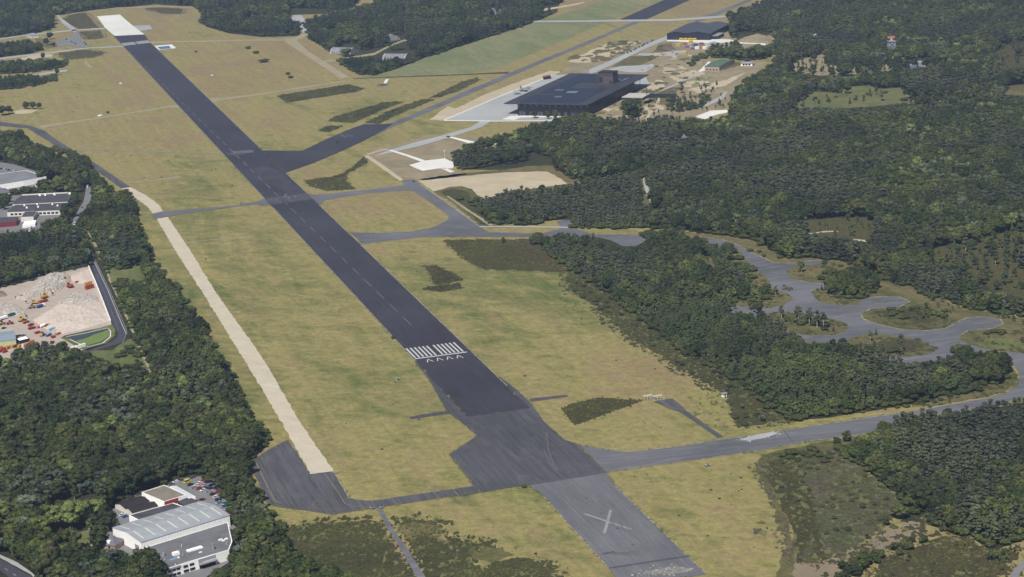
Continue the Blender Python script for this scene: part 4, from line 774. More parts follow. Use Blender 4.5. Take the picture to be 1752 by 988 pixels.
# woods: outline on the photograph (canopy), mix of kinds, spacing, size
WOODS = [
 dict(id='strip', where='in the wood strip left of the gravel track', poly=[(132, 380), (160, 330), (150, 270), (80, 252), (118, 268), (168, 302), (190, 322), (211, 327), (234, 350), (232, 380), (245, 408), (260, 445), (290, 477), (316, 517), (342, 548), (368, 598), (395, 640), (418, 689), (445, 735), (461, 754), (442, 775), (429, 791), (420, 800), (447, 844), (476, 896), (497, 941), (555, 965), (610, 978), (680, 1040), (395, 1040), (400, 960), (412, 915), (395, 868), (380, 832), (345, 812), (300, 700), (262, 640), (253, 614), (237, 577), (226, 546), (205, 509), (202, 485), (222, 480), (250, 475), (247, 450), (218, 461), (183, 461), (175, 440), (158, 400), (145, 392)],
      mix=dict(broad=.52, birch=.36, light=.01, grey=.03, pine=.08), sp=5.8, h=.84),
 dict(id='lowerleft', where='in the big wood at the lower left', poly=[(-90, 609), (0, 609), (26, 598), (52, 588), (87, 582), (126, 598), (147, 604), (184, 617), (218, 625), (242, 635), (262, 640), (300, 700), (345, 812), (300, 818), (282, 828), (240, 842), (190, 866), (175, 885), (205, 965), (240, 1040), (-120, 1040)],
      mix=dict(broad=.80, birch=.08, light=.012, grey=.05, pine=.058), sp=7.0, h=1.0),
 dict(id='frontleft', where='before the white industrial hall', poly=[(200, 955), (225, 935), (262, 945), (285, 990), (330, 998), (400, 965), (560, 1000), (400, 1045), (150, 1045)], mix=dict(broad=.8, birch=.2), sp=6.5, h=.95),
 dict(id='yardwood', where='in the conifer wood behind the rubble yard', poly=[(-60, 388), (30, 385), (65, 392), (132, 384), (146, 405), (152, 430), (154, 458), (80, 474), (0, 494), (-60, 505)], mix=dict(spruce=.35, pine=.15, broad=.3, birch=.15, grey=.05), sp=5.0, h=.9),
 dict(id='factory', where='around the dark roofed factory', poly=[(-60, 222), (0, 222), (32, 225), (60, 240), (80, 252), (118, 268), (150, 290), (175, 312), (150, 330), (125, 330), (20, 336), (-60, 350)], mix=dict(broad=.65, birch=.15, light=.1, spruce=.1), sp=7.5, h=.85),
 dict(id='midpine', where='in the young plantation under the pale sand field', poly=[(808, 345), (816, 345), (870, 325), (920, 320), (971, 315), (992, 310), (1060, 300), (1096, 293), (1096, 346), (1112, 356), (1120, 388), (1080, 392), (983, 391), (983, 372), (952, 375), (917, 385), (890, 386), (837, 382)], mix=dict(pine=.55, birch=.3, broad=.15), sp=5.2, h=.8),
 dict(id='right', where='in the great dark wood on the right', poly=[(775, 262), (790, 248), (832, 235), (868, 230), (905, 212), (935, 208), (975, 200), (1000, 190), (1030, 205), (1070, 200), (1100, 207), (1140, 200), (1190, 204), (1250, 200), (1252, 180), (1262, 150), (1285, 130), (1310, 118), (1330, 100), (1420, 190), (1600, 180), (1820, 150), (1820, 555), (1752, 545), (1697, 537), (1644, 527), (1626, 512), (1578, 506), (1565, 490), (1525, 487), (1486, 466), (1447, 448), (1399, 443), (1349, 443), (1296, 416), (1238, 403), (1186, 398), (1115, 392), (1112, 356), (1128, 350), (1105, 290), (1096, 293), (1060, 300), (992, 312), (950, 290), (938, 272), (790, 292)], mix=dict(pine=.36, broad=.50, birch=.06, grey=.04, light=.008, spruce=.032), sp=6.0, h=.95),
 dict(id='upright', where='in the far wood around the radar tower', poly=[(1246, 34), (1247, 22), (1300, 3), (1340, -40), (1900, -40), (1900, 200), (1600, 200), (1420, 200), (1330, 100), (1329, 91), (1320, 72), (1340, 60), (1317, 58), (1262, 66), (1250, 66), (1252, 44)], mix=dict(pine=.42, broad=.50, birch=.04, grey=.03, light=.01), sp=8.0, h=1.0),
 dict(id='plantation', where='in the plantation between heather belt and dispersal taxiway', poly=[(907, 408), (930, 400), (983, 398), (1017, 403), (1028, 416), (1065, 422), (1088, 422), (1104, 414), (1107, 398), (1154, 389), (1191, 403), (1207, 414), (1204, 448), (1217, 424), (1233, 419), (1249, 424), (1252, 440), (1278, 456), (1291, 482), (1306, 490), (1318, 505), (1300, 520), (1262, 512), (1244, 530), (1302, 533), (1355, 567), (1384, 584), (1449, 579), (1480, 590), (1507, 604), (1542, 612), (1547, 624), (1592, 617), (1628, 608), (1650, 608), (1660, 650), (1668, 672), (1604, 680), (1565, 690), (1520, 696), (1433, 712), (1354, 720), (1320, 700), (1265, 656), (1186, 614), (1107, 554), (1007, 480), (960, 450)], mix=dict(birch=.50, broad=.25, pine=.25), sp=4.8, h=.72),
 dict(id='bigoaks', where='in the tall clump by the dispersal taxiway', poly=[(1107, 398), (1154, 389), (1191, 403), (1207, 414), (1204, 448), (1240, 470), (1243, 500), (1215, 525), (1150, 510), (1140, 480), (1120, 440)], mix=dict(broad=1.0), sp=7.5, h=1.05),
 dict(id='lowright', where='in the wood at the lower right corner', poly=[(1460, 744), (1486, 738), (1526, 717), (1565, 706), (1644, 696), (1752, 679), (1830, 668), (1830, 900), (1752, 912), (1734, 928), (1699, 944), (1670, 920), (1623, 912), (1590, 900), (1592, 878), (1560, 880), (1549, 857), (1465, 791), (1423, 772), (1457, 752)], mix=dict(pine=.48, broad=.35, birch=.12, grey=.05), sp=5.4, h=.85),
 dict(id='clump', where='in the round clump on the upper taxiway island', poly=[(1412, 470), (1420, 458), (1440, 462), (1455, 456), (1485, 457), (1500, 470), (1499, 495), (1482, 512), (1450, 514), (1420, 505), (1412, 492)], mix=dict(broad=1.0), sp=7, h=.9),
 dict(id='bend', where='in the dark clump inside the taxiway bend', poly=[(1628, 592), (1652, 582), (1668, 598), (1702, 592), (1720, 606), (1727, 630), (1720, 648), (1700, 662), (1672, 664), (1650, 640), (1640, 615)], mix=dict(broad=1.0), sp=7, h=1.0),
 dict(id='topcentre', where='in the dark far wood behind the aircraft shelters', poly=[(519, 42), (540, 28), (570, 20), (640, 5), (660, -40), (1000, -40), (952, 10), (952, 22), (890, 47), (800, 75), (715, 103), (700, 95), (668, 85), (690, 72), (700, 64), (668, 66), (667, 79), (622, 86), (570, 86), (533, 70), (529, 60)], mix=dict(pine=.2, spruce=.4, broad=.4), sp=7.0, h=1.1),
 dict(id='triangle', where='in the dark wedge shaped wood under the aircraft shelters', poly=[(579, 106), (600, 98), (657, 98), (712, 100), (714, 104), (690, 113), (655, 125), (640, 129), (615, 129), (598, 120)], mix=dict(broad=.5, spruce=.5), sp=6.0, h=.8),
 dict(id='topleft', where='in the far wood at the top left', poly=[(-40, -40), (640, -40), (600, 18), (558, 21), (492, 22), (498, 32), (513, 42), (512, 60), (450, 63), (395, 57), (355, 46), (342, 39), (350, 30), (334, 12), (266, 5), (250, 9), (163, 17), (147, 20), (90, 28), (90, 48), (60, 58), (0, 64), (-40, 66)], mix=dict(broad=.55, pine=.25, spruce=.2), sp=8.5, h=1.05),
 dict(id='leftblocks', where='in the small woods at the far left edge', poly=[(-40, 76), (0, 73), (50, 67), (70, 76), (72, 88), (40, 94), (-40, 104)], mix=dict(spruce=.4, broad=.6), sp=7.5, h=.9),
 dict(id='leftblocks2', where='in the small woods at the far left edge', poly=[(-40, 106), (0, 104), (70, 100), (115, 102), (118, 113), (60, 125), (0, 128), (-40, 130)], mix=dict(spruce=.4, broad=.6), sp=7.5, h=.9),
 dict(id='leftblocks3', where='in the small woods at the far left edge', poly=[(-40, 130), (50, 126), (95, 131), (97, 140), (50, 150), (0, 155), (-40, 158)], mix=dict(spruce=.4, broad=.6), sp=7.5, h=.9),
 dict(id='hangar', where='beside the twin gabled hangar', poly=[(1208, 93), (1218, 78), (1262, 72), (1278, 71), (1288, 79), (1317, 77), (1329, 91), (1310, 102), (1284, 104), (1245, 102), (1215, 99)], mix=dict(broad=.8, pine=.2), sp=8, h=1.0),
 dict(id='hangar2', where='beside the green roofed building', poly=[(1177, 114), (1183, 102), (1203, 93), (1206, 100), (1186, 114)], mix=dict(broad=1.0), sp=8, h=.9),
 dict(id='museum', where='between museum and great wood', poly=[(1138, 178), (1150, 165), (1175, 158), (1205, 160), (1212, 172), (1200, 186), (1165, 192), (1145, 190)], mix=dict(birch=.5, broad=.2, pine=.3), sp=13, h=.8),
 dict(id='museum2', where='between museum and great wood', poly=[(1067, 175), (1078, 170), (1090, 172), (1094, 186), (1090, 202), (1072, 204)], mix=dict(broad=1.0), sp=7, h=1.15),
 dict(id='heathrow', where='in the open birch heath on the right', poly=[(1560, 415), (1640, 400), (1752, 380), (1800, 500), (1700, 500), (1600, 470), (1540, 470)], mix=dict(broad=.4, birch=.4, pine=.2), sp=15.1, h=.8),
 dict(id='farheath', where='on the open brown heath at the far right', poly=[(1690, 138), (1700, 80), (1723, 70), (1800, 60), (1800, 120), (1723, 125)], mix=dict(birch=.5, pine=.3, broad=.2), sp=17, h=.8),
 dict(id='dirtedge', where='around the stony clearing below the radar tower', poly=[(1340, 130), (1345, 100), (1420, 90), (1560, 104), (1540, 126), (1400, 134)], mix=dict(birch=.4, broad=.6), sp=16, h=.8),
 dict(id='meadowtrees', where='around the small meadow among the right hand woods', poly=[(1250, 180), (1330, 160), (1400, 185), (1334, 186), (1380, 160), (1700, 140), (1752, 110), (1752, 80), (1690, 140), (1600, 170)], mix=dict(broad=.6, birch=.4), sp=13, h=.9),
]
KEEP = [list(p) for p, m in CLEAR.values()] + [ROADGAP,
 [(-60, 278), (0, 278), (22, 280), (82, 302), (60, 318), (20, 328), (-60, 338)], [(66, 312), (112, 304), (110, 318), (80, 326)], [(-60, 320), (20, 322), (22, 336), (-60, 340)],
 [(12, 350), (20, 334), (122, 330), (116, 348), (100, 368), (70, 380), (62, 394), (-40, 400), (-40, 372), (8, 368)], [(149, 320), (163, 320), (158, 345), (140, 370), (128, 392), (120, 388), (140, 350)],
 [(24, 779), (45, 771), (68, 773), (60, 779)],
 [(240, 845), (282, 828), (320, 815), (345, 812), (380, 832), (396, 868), (412, 915), (400, 958), (340, 1000), (250, 1000), (215, 935), (195, 900), (198, 862)],
 [(135, 912), (158, 905), (165, 925), (150, 935), (130, 937)], [(150, 905), (200, 902), (218, 925), (205, 935), (150, 930)],
 [(-40, 935), (0, 950), (35, 960), (90, 1010), (-40, 1010)],
 [(570, 84), (585, 75), (620, 76), (617, 86), (600, 90), (580, 92)], [(650, 88), (715, 86), (712, 100), (655, 99)], [(660, 60), (695, 60), (700, 72), (668, 80)], [(418, 16), (446, 16), (446, 28), (418, 28)], [(838, 14), (858, 14), (858, 26), (838, 26)],
 [(1540, 104), (1592, 100), (1592, 114), (1545, 116)], [(1258, 56), (1325, 56), (1325, 80), (1262, 78)], [(492, 14), (560, 16), (558, 26), (500, 28), (492, 24)],
 [(918, 12), (960, 8), (1000, 0), (960, 20), (930, 28)], [(754, 37), (790, 34), (785, 42), (756, 42)],
 [(84, 860), (160, 852), (168, 875), (168, 900), (92, 904)], [(1152, 226), (1176, 224), (1184, 236), (1164, 242)], [(816, 241), (856, 235), (870, 240), (864, 247), (828, 251)], [(902, 264), (915, 262), (935, 268), (950, 268), (948, 276), (900, 278)]]
PAVEDX = [DISP[:52]]
SHR = {}
def scatter():
    allp = []
    for wi, wd in enumerate(WOODS):
        poly = wd['poly']; g = np.array([G(*p) for p in poly]); x0, y0 = g.min(0); x1, y1 = g.max(0)
        y1 = min(y1, 5200); rg = np.random.default_rng(wi+11); sp = wd['sp']
        ny = int((y1-y0)/(sp*.87))+1; nx = int((x1-x0)/sp)+1
        yy, xx = np.mgrid[0:ny, 0:nx]; X = x0+(xx+.5*(yy % 2))*sp; Y = y0+yy*sp*.87
        P = np.stack([X.ravel(), Y.ravel()], 1)+rg.normal(0, sp*.22, (X.size, 2))
        kinds = list(wd['mix']); cum = np.cumsum([wd['mix'][k] for k in kinds]); cum /= cum[-1]
        # kinds grow in patches: use smooth noise plus randomness
        f = np.array([noise.noise(Vector((p[0]*.012+wi*7, p[1]*.007, 1.3*wi))) for p in P[:1]]) if False else None
        r1 = .5+.5*np.sin(P[:, 0]*.021+1.7*np.sin(P[:, 1]*.013+wi))*np.cos(P[:, 1]*.017+1.3*np.sin(P[:, 0]*.011))
        mixr = .62*r1+.38*rg.random(len(P))
        order = np.argsort(np.argsort(mixr))/len(P)
        kd = np.searchsorted(cum, order, side='right').clip(0, len(kinds)-1)
        s = wd['h']*np.clip(rg.normal(1, .20, len(P)), .5, 1.6)*(1+.16*np.sin(P[:, 0]*.031+wi)*np.sin(P[:, 1]*.023+2*np.sin(P[:, 0]*.017)))
        hgt = 12.5*s
        base = PIX(np.column_stack([P, np.zeros(len(P))])); top = PIX(np.column_stack([P, hgt*.9]))
        ok = inside(base, poly) & inside(top, poly) & (base[:, 0] > -60) & (base[:, 0] < 1812) & (base[:, 1] > -35) & (top[:, 1] < 1000) & (P[:, 1] > 300)
        gap = np.sin(P[:, 0]*.09+2.1*np.sin(P[:, 1]*.043+wi))*np.sin(P[:, 1]*.067+1.9*np.sin(P[:, 0]*.05))
        if sp < 15: ok &= (gap < .90) | (rg.random(len(P)) < .25)
        for ki, kp in enumerate(KEEP):
            if wd['id'] == 'frontleft' or (wd['id'] in ('farheath', 'dirtedge', 'heathrow') and ki < len(CLEAR)): continue
            ok &= ~inside(base, kp) & ~inside(top, kp)
        if wd['id'] == 'right': ok &= ~inside(base, WOODS[5]['poly'])
        if wd['id'] == 'plantation': ok &= ~inside(base, WOODS[9]['poly'])
        idx = np.nonzero(ok)[0]
        # low bushes along the near edge of each wood
        if sp < 15:
            q = P[np.nonzero(inside(base, poly))[0]]
            b2 = PIX(np.column_stack([q, np.zeros(len(q))])); edge = ~inside(b2+[0, 9], poly) | ~inside(b2+[-7, 4], poly) | ~inside(b2+[7, 4], poly)
            for kp in KEEP: edge &= ~inside(b2, kp)
            q = q[edge & (b2[:, 1] < 990) & (b2[:, 1] > 0)]
            for rpt in range(2):
                for p_ in q+rg.normal(0, 1.8, q.shape): SHR.setdefault(wi, []).append((wi, 'shrub', p_[0], p_[1], rg.uniform(.8, 2.1), rg.uniform(0, 6.28), rg.uniform(.9, 1.5), int(rg.integers(0, 99))))
        for i in idx: allp.append((wi, kinds[kd[i]], P[i, 0], P[i, 1], s[i], rg.uniform(0, 6.28), rg.uniform(.85, 1.2), rg.integers(0, 99)))
    return allp
ALLP = scatter()
ADJ = {'broad': 'dark green broadleaf tree', 'light': 'pale yellow green broadleaf tree', 'pine': 'blue green pine tree', 'spruce': 'dark pointed spruce', 'birch': 'light green birch tree', 'grey': 'grey green willow', 'shrub': 'low green shrub'}
KW = {'broad': 'broadleaf trees', 'light': 'pale broadleaf trees', 'pine': 'pines', 'spruce': 'spruces', 'birch': 'birches', 'grey': 'grey willows'}
shapes, sidx = [], {}
for k, L_ in FORMS.items():
    for i, (_, _, ob) in enumerate(L_): sidx[(k, i)] = len(shapes); shapes.append(ob)
CAP = {'broad': 165, 'light': 280, 'pine': 280, 'spruce': 290, 'birch': 145, 'grey': 280}
ALLP.sort(key=lambda a: a[3]); cnt = {}; rest = {}
for a in ALLP:
    wi, k, x, y, s, rot, wx, fm = a; px = PIX(np.array([[x, y, 6.0]]))[0]
    inf = -5 < px[0] < 1757 and -5 < px[1] < 990; c = cnt.get(k, 0)
    if inf and c < CAP[k]:
        cnt[k] = c+1; plant(k, int(fm), (x, y), rot, (s*wx, s*wx, s), '%s %s' % (ADJ[k], WOODS[wi]['where']), '%s %s' % (KW[k], WOODS[wi]['where']))
    else: rest.setdefault(wi, []).append(a)
for wi, L_ in SHR.items():
    rest.setdefault(wi, []).extend(L_)
for wi, L_ in rest.items():
    P = np.array([(a[2], a[3], 0.0) for a in L_]); F = np.array([sidx[(a[1], a[7] % len(FORMS[a[1]]))] for a in L_])
    S = np.array([(a[4]*a[6], a[4]*a[6], a[4]) for a in L_]); Rr = np.array([a[5] for a in L_])
    nm = {'right': 'dense mixed wood of pines and oaks covering the right hand side'}.get(WOODS[wi]['id'], 'mass of trees %s' % WOODS[wi]['where'])
    mass('woodland', nm, P, F, Rr, S, shapes)
print('TREES', len(ALLP), cnt)
# ---- trees and bushes that stand alone
def lone(px, py, kind, h, label, w=1.0, form=0, group=None):
    H0 = {'broad': 12.5, 'light': 12.5, 'pine': 13.5, 'spruce': 14, 'birch': 12, 'grey': 11.5, 'shrub': 2.6, 'copper': 13.5, 'slim': 14.5}[kind]
    s = h/H0; return plant(kind, form, G(px, py), random.uniform(0, 6), (s*w, s*w, s), label, group)
LONE = [
 (861, 416, 'broad', 6, 'lone round dark tree at the edge of the big heather patch', .9), (1371, 467, 'birch', 11, 'conical green tree alone at the left of the upper taxiway island', 1.2),
 (1406, 497, 'spruce', 6, 'small pointed spruce just left of the round oak clump', 1.0), (1337, 546, 'slim', 11, 'leftmost slim pine with bare pale trunk on the middle island', .9),
 (1366, 552, 'slim', 13, 'bushy pine second from the left on the middle island', 1.4), (1385, 555, 'slim', 13, 'slim pine with a short crown in the centre of the middle island', 1.1),
 (1398, 562, 'slim', 14, 'tallest slim pine with long pale trunk on the middle island', .8), (1409, 561, 'slim', 12, 'rightmost leaning slim pine on the middle island', 1.1),
 (1426, 568, 'spruce', 5, 'little spruce at the right end of the middle island', 1.1), (1489, 586, 'slim', 9, 'thin pine on the left of the lowest taxiway island', .7),
 (1499, 574, 'spruce', 6, 'small dark spruce at the top edge of the lowest island', 1.0), (1541, 604, 'slim', 14, 'single tall slim pine standing in the middle of the lowest island', .9),
 (1652, 428, 'slim', 11, 'white trunked tree standing free in the brown heath', 1.3), (1380, 396, 'slim', 10, 'white trunked birch at the left edge of the small woodland clearing', 1.0),
 (1460, 399, 'slim', 8, 'short pine in the middle of the small woodland clearing', 1.3), (1620, 449, 'pine', 7, 'flat topped pine on the green edge of the brown heath', 1.5),
 (1686, 454, 'pine', 10, 'crooked pine with dark foot in the brown heath', 1.2), (1747, 456, 'slim', 9, 'pale trunked pine at the right edge of the brown heath', 1.1),
 (1432, 302, 'copper', 13, 'dark purple copper beech deep in the great wood', 1.1), (1461, 304, 'spruce', 12, 'light green pointed tree beside the copper beech', .9),
 (1434, 160, 'broad', 13, 'left tree of the pair at the upper edge of the small meadow', .8), (1449, 161, 'broad', 14, 'right tree of the pair at the upper edge of the small meadow', .9),
 (1499, 162, 'broad', 12, 'narrow tree standing alone in the small meadow', .6), (1454, 178, 'spruce', 9, 'small spruce at the lower edge of the small meadow', 1.0),
 (1557, 170, 'broad', 16, 'large dark round tree at the right of the small meadow', 1.3), (1566, 152, 'light', 12, 'pale green tree behind the large dark round one in the meadow', 1.2),
 (1205, 152, 'birch', 10, 'thin birch standing on the bare soil below the tennis court lawn', .6), (1226, 152, 'birch', 12, 'slim tree by the curving path of the museum park', .7),
 (1097, 183, 'birch', 10, 'narrow birch right beside the big oak near the museum', .6), (1110, 188, 'birch', 10, 'narrow birch on the right of the museum sand track', .6),
 (1124, 176, 'birch', 9, 'small birch above the sand track near the bridge', .7), (1166, 160, 'pine', 13, 'tall loose pine on the park sand near the museum', 1.3),
 (1127, 197, 'birch', 9, 'thin tree at the bottom end of the museum sand track', .6), (1208, 163, 'birch', 8, 'little tree on the sand right of the park pines', .7),
 (915, 203, 'broad', 11, 'leftmost bushy tree before the museum glass front', 1.1), (938, 204, 'broad', 11, 'middle tree before the museum glass front', .8), (951, 205, 'broad', 11, 'right hand tree of the three before the museum front', .9),
 (899, 219, 'spruce', 5, 'small dark conifer on the grass left of the museum trees', 1.2),
 (592, 98, 'broad', 14, 'round dark tree standing before the left aircraft shelter', 1.6), (205, 918, 'birch', 11, 'tree at the left corner of the grey roofed hall', .9),
 (74, 101, 'broad', 10, 'small round tree on the sand strip at the far left', 1.0), (98, 129, 'broad', 9, 'small tree at the end of the far left road', .9),
 (80, 78, 'broad', 14, 'left tree of the group beside the far car park', 1.3), (86, 68, 'broad', 13, 'rear tree of the group beside the far car park', 1.2), (92, 81, 'broad', 8, 'low tree next to the far car park corner', 1.2),
 (45, 187, 'broad', 11, 'left bush of the dark row above the sand strip', 1.2), (56, 187, 'broad', 9, 'middle bush of the dark row above the sand strip', 1.3), (68, 187, 'broad', 10, 'right bush of the dark row above the sand strip', 1.2),
 (4, 198, 'broad', 14, 'dark tree at the left picture edge below the sand strip', 1.3), (16, 196, 'broad', 13, 'dark tree just in from the left picture edge below the sand strip', 1.3),
 (437, 92, 'shrub', 5, 'bush highest in the row on the far sandy heath', 1.6), (452, 107, 'shrub', 6, 'widest bush on the far sandy heath', 2.0), (492, 128, 'shrub', 4, 'bush at the low end of the far sandy heath', 1.5), (498, 134, 'shrub', 4, 'lowest small bush of the far sandy heath', 1.5),
 (425, 84, 'shrub', 5, 'bush at the upper tip of the far sandy heath', 1.6), (185, 194, 'shrub', 3, 'single bush beside the upper left field path', 1.3),
 (674, 580, 'shrub', 2.6, 'dark bush on the grass edge right at the runway', 1.1), (577, 245, 'shrub', 3, 'dark dot of a bush above the branch taxiway', 1.0), (335, 90, 'shrub', 3, 'single bush on the far upper field right of the basin', 1.2),
 (897, 834, 'shrub', 2.2, 'green bush at the corner of the old asphalt and grey runway end', 1.3), (708, 312, 'shrub', 2, 'bush on the corner of the diagonal taxiway', 1.0),
 (816, 352, 'broad', 8, 'dark tree at the left tip of the young plantation', 1.0), (786, 343, 'shrub', 4, 'large bush beside the sandy path', 1.6),
 (1353, 779, 'shrub', 4.5, 'dark bush in the upper left corner of the rough heath', 1.6), (1432, 764, 'broad', 7, 'round tree at the tip of the lower right wood', 1.2), (1448, 756, 'broad', 8, 'taller round tree at the tip of the lower right wood', 1.1),
 (1476, 869, 'shrub', 3.2, 'dark lone bush in the middle of the rough heath', 1.2), (1515, 900, 'broad', 7, 'round bush on the near side of the rough heath', 1.2), (1537, 888, 'broad', 9, 'domed bush left of the sandy track end', 1.5), (1558, 872, 'broad', 10, 'large domed bush at the head of the sandy track', 1.4),
 (1063, 541, 'grey', 5, 'grey blue bush in the heather belt at its upper part', 1.2), (1203, 622, 'grey', 4, 'grey bush at the wood edge of the heather belt', 1.2), (1221, 640, 'grey', 5, 'larger grey bush low in the heather belt', 1.2), (1270, 700, 'grey', 4.5, 'grey bush near the bottom of the heather belt', 1.2), (1305, 722, 'grey', 5, 'grey green bush at the lowest corner of the heather belt', 1.3),
 (1425, 778, 'grey', 3, 'pale bush beside the lower right wood tip', 1.4),
]
for i, (x, y, k, h_, lab, w_) in enumerate(LONE): lone(x, y, k, h_, lab, w_, i)
# hedge-like thickets at the lower right
def row(poly, n, kind, h, lab, grp, w=1.2, seed=5):
    rg = np.random.default_rng(seed); a = np.array(poly, float); lo, hi = a.min(0), a.max(0); c = 0; tries = 0
    while c < n and tries < 6000:
        tries += 1; p = lo+(hi-lo)*rg.random(2)
        if inside(p[None], poly)[0]: lone(p[0], p[1], kind, h*rg.uniform(.7, 1.3), lab, w*rg.uniform(.8, 1.3), c, grp); c += 1
row([(1428, 985), (1440, 970), (1480, 955), (1515, 948), (1518, 956), (1490, 970), (1460, 990), (1430, 1000)], 26, 'broad', 5.5, 'domed bush in the long thicket below the sandy track', 'thicket below the sandy track', 1.3)
row([(1526, 948), (1535, 935), (1555, 934), (1558, 945), (1540, 953)], 8, 'broad', 5, 'domed bush in the short thicket right of the long one', 'short thicket below the sandy track', 1.2, 6)
row([(1552, 930), (1590, 922), (1590, 934), (1560, 938)], 6, 'broad', 4.5, 'low bush between the sandy track and the short thicket', 'low bushes at the sandy track', 1.2, 7)
row([(1560, 850), (1590, 850), (1580, 875), (1545, 880), (1530, 893)], 8, 'shrub', 4, 'green bush at the head of the rough heath', 'bushes at the head of the rough heath', 1.6, 8)
row(HE[17][1][:-4], 62, 'shrub', 1.7, 'small shrub on the rough open heath', 'shrubs on the rough open heath', 1.2, 9)
row(HE[9][1], 42, 'shrub', 2.2, 'small shrub in the heather belt', 'shrubs in the heather belt', 1.3, 10)
row([(1520, 530), (1580, 526), (1620, 535), (1622, 552), (1560, 552), (1520, 542)], 20, 'shrub', 3.2, 'shrub on the loop of the dispersal taxiway', 'shrubs on the taxiway loop', 1.4, 11)
row([(1680, 570), (1720, 566), (1760, 580), (1760, 590), (1700, 582)], 8, 'shrub', 3, 'shrub beside the lawn at the right edge', 'shrubs beside the right edge lawn', 1.4, 12)
row([(1330, 778), (1400, 768), (1420, 775), (1440, 790), (1400, 800), (1350, 790)], 14, 'shrub', 2.6, 'shrub along the top of the rough heath', 'shrubs along the top of the rough heath', 1.4, 13)
row([(1600, 690), (1660, 675), (1700, 670), (1500, 703), (1420, 716)], 12, 'shrub', 1.8, 'small bush on the verge below the plantation', 'bushes on the verge below the plantation', 1.4, 14)

# trees of their own around the two industrial sites and the museum park
for i, (x, y, h_, lb) in enumerate(((104, 906, 15, 'left crown of the big pale green trees by the lawn'), (124, 906, 18, 'tallest crown of the big pale green trees by the lawn'), (143, 898, 16, 'right crown of the big pale green trees by the lawn'), (88, 908, 12, 'lowest left crown of the big pale green trees by the lawn'))): lone(x, y, 'light', h_, lb, 1.25, i)
for i, (x, y, h_, lb) in enumerate(((172, 912, 13, 'dark round tree right of the pale green crowns'), (187, 910, 12, 'dark tree close behind the villa'), (158, 909, 10, 'dark tree over the small white garage'))): lone(x, y, 'broad', h_, lb, 1.1, i)
for i, (x, y, h_, lb) in enumerate(((412, 962, 12, 'left grey green tree beside the office corner'), (424, 950, 13, 'upper grey green tree beside the office corner'), (434, 962, 12, 'right grey green tree beside the office corner'), (420, 972, 11, 'lower grey green tree beside the office corner'))): lone(x, y, 'grey', h_, lb, 1.1, i)
row([(106, 378), (116, 358), (127, 342), (134, 348), (128, 372), (118, 388)], 14, 'broad', 9, 'green tree between the factory halls and the street', 'trees between factory and street', 1.1, 21)
row([(62, 400), (80, 386), (104, 380), (112, 392), (90, 402)], 14, 'broad', 9, 'green tree below the factory annex', 'trees below the factory annex', 1.1, 22)
row([(-5, 352), (14, 340), (18, 346), (4, 366), (-5, 368)], 7, 'broad', 9, 'tree at the left end of the factory halls', 'trees at the left end of the factory', 1.1, 23)
row([(10, 335), (60, 328), (78, 322), (120, 316), (140, 325), (120, 330), (20, 335)], 18, 'broad', 9, 'tree in the belt behind the factory parapet', 'belt of trees behind the factory', 1.1, 24)
row([(195, 612), (235, 588), (252, 628), (222, 624)], 16, 'shrub', 3.2, 'green bush on the meadow below the road bend', 'bushes on the meadow below the road bend', 1.4, 25)
row([(205, 500), (222, 500), (236, 540), (250, 600), (236, 590), (220, 550)], 16, 'shrub', 2.5, 'bush on the bank right of the yard road', 'bushes on the bank of the yard road', 1.4, 26)
row([(178, 462), (190, 470), (228, 560), (222, 565), (205, 530)], 16, 'shrub', 2.0, 'low bush along the pale fence of the yard road', 'low bushes along the yard road fence', 1.5, 27)
row([(1040, 208), (1100, 200), (1190, 196), (1245, 185), (1240, 165), (1200, 150), (1185, 150), (1140, 205)], 34, 'birch', 7.5, 'thin young tree in the sandy museum park', 'young trees in the museum park', .9, 28)
row([(1385, 168), (1420, 158), (1500, 155), (1580, 168), (1590, 176), (1500, 178), (1400, 184)], 10, 'shrub', 3.5, 'small bush on the meadow among the right hand woods', 'bushes on the small meadow', 1.3, 29)
row([(1600, 430), (1680, 420), (1752, 400), (1752, 500), (1690, 480), (1610, 450)], 26, 'shrub', 2.6, 'low bush on the olive heath at the right edge', 'low bushes on the right edge heath', 1.4, 30)
row([(1372, 382), (1480, 374), (1508, 392), (1480, 410), (1388, 402)], 18, 'birch', 7, 'small tree in the woodland clearing above the taxiway loops', 'small trees in the woodland clearing', 1.1, 31)
row([(1330, 548), (1350, 552), (1400, 566), (1430, 566), (1400, 556), (1350, 545)], 6, 'shrub', 4, 'bush at the foot of the slim pines', 'bushes at the foot of the slim pines', 1.6, 32)
row([(1492, 598), (1530, 600), (1560, 606), (1540, 611), (1500, 609)], 5, 'shrub', 3.2, 'bush at the lower edge of the lowest island', 'bushes at the edge of the lowest island', 1.5, 33)
row([(1240, 428), (1290, 440), (1390, 447), (1440, 452), (1470, 470), (1500, 490), (1440, 470), (1300, 430)], 18, 'shrub', 2.6, 'bush on the verge above the dispersal taxiway', 'bushes on the verge above the taxiway', 1.4, 34)

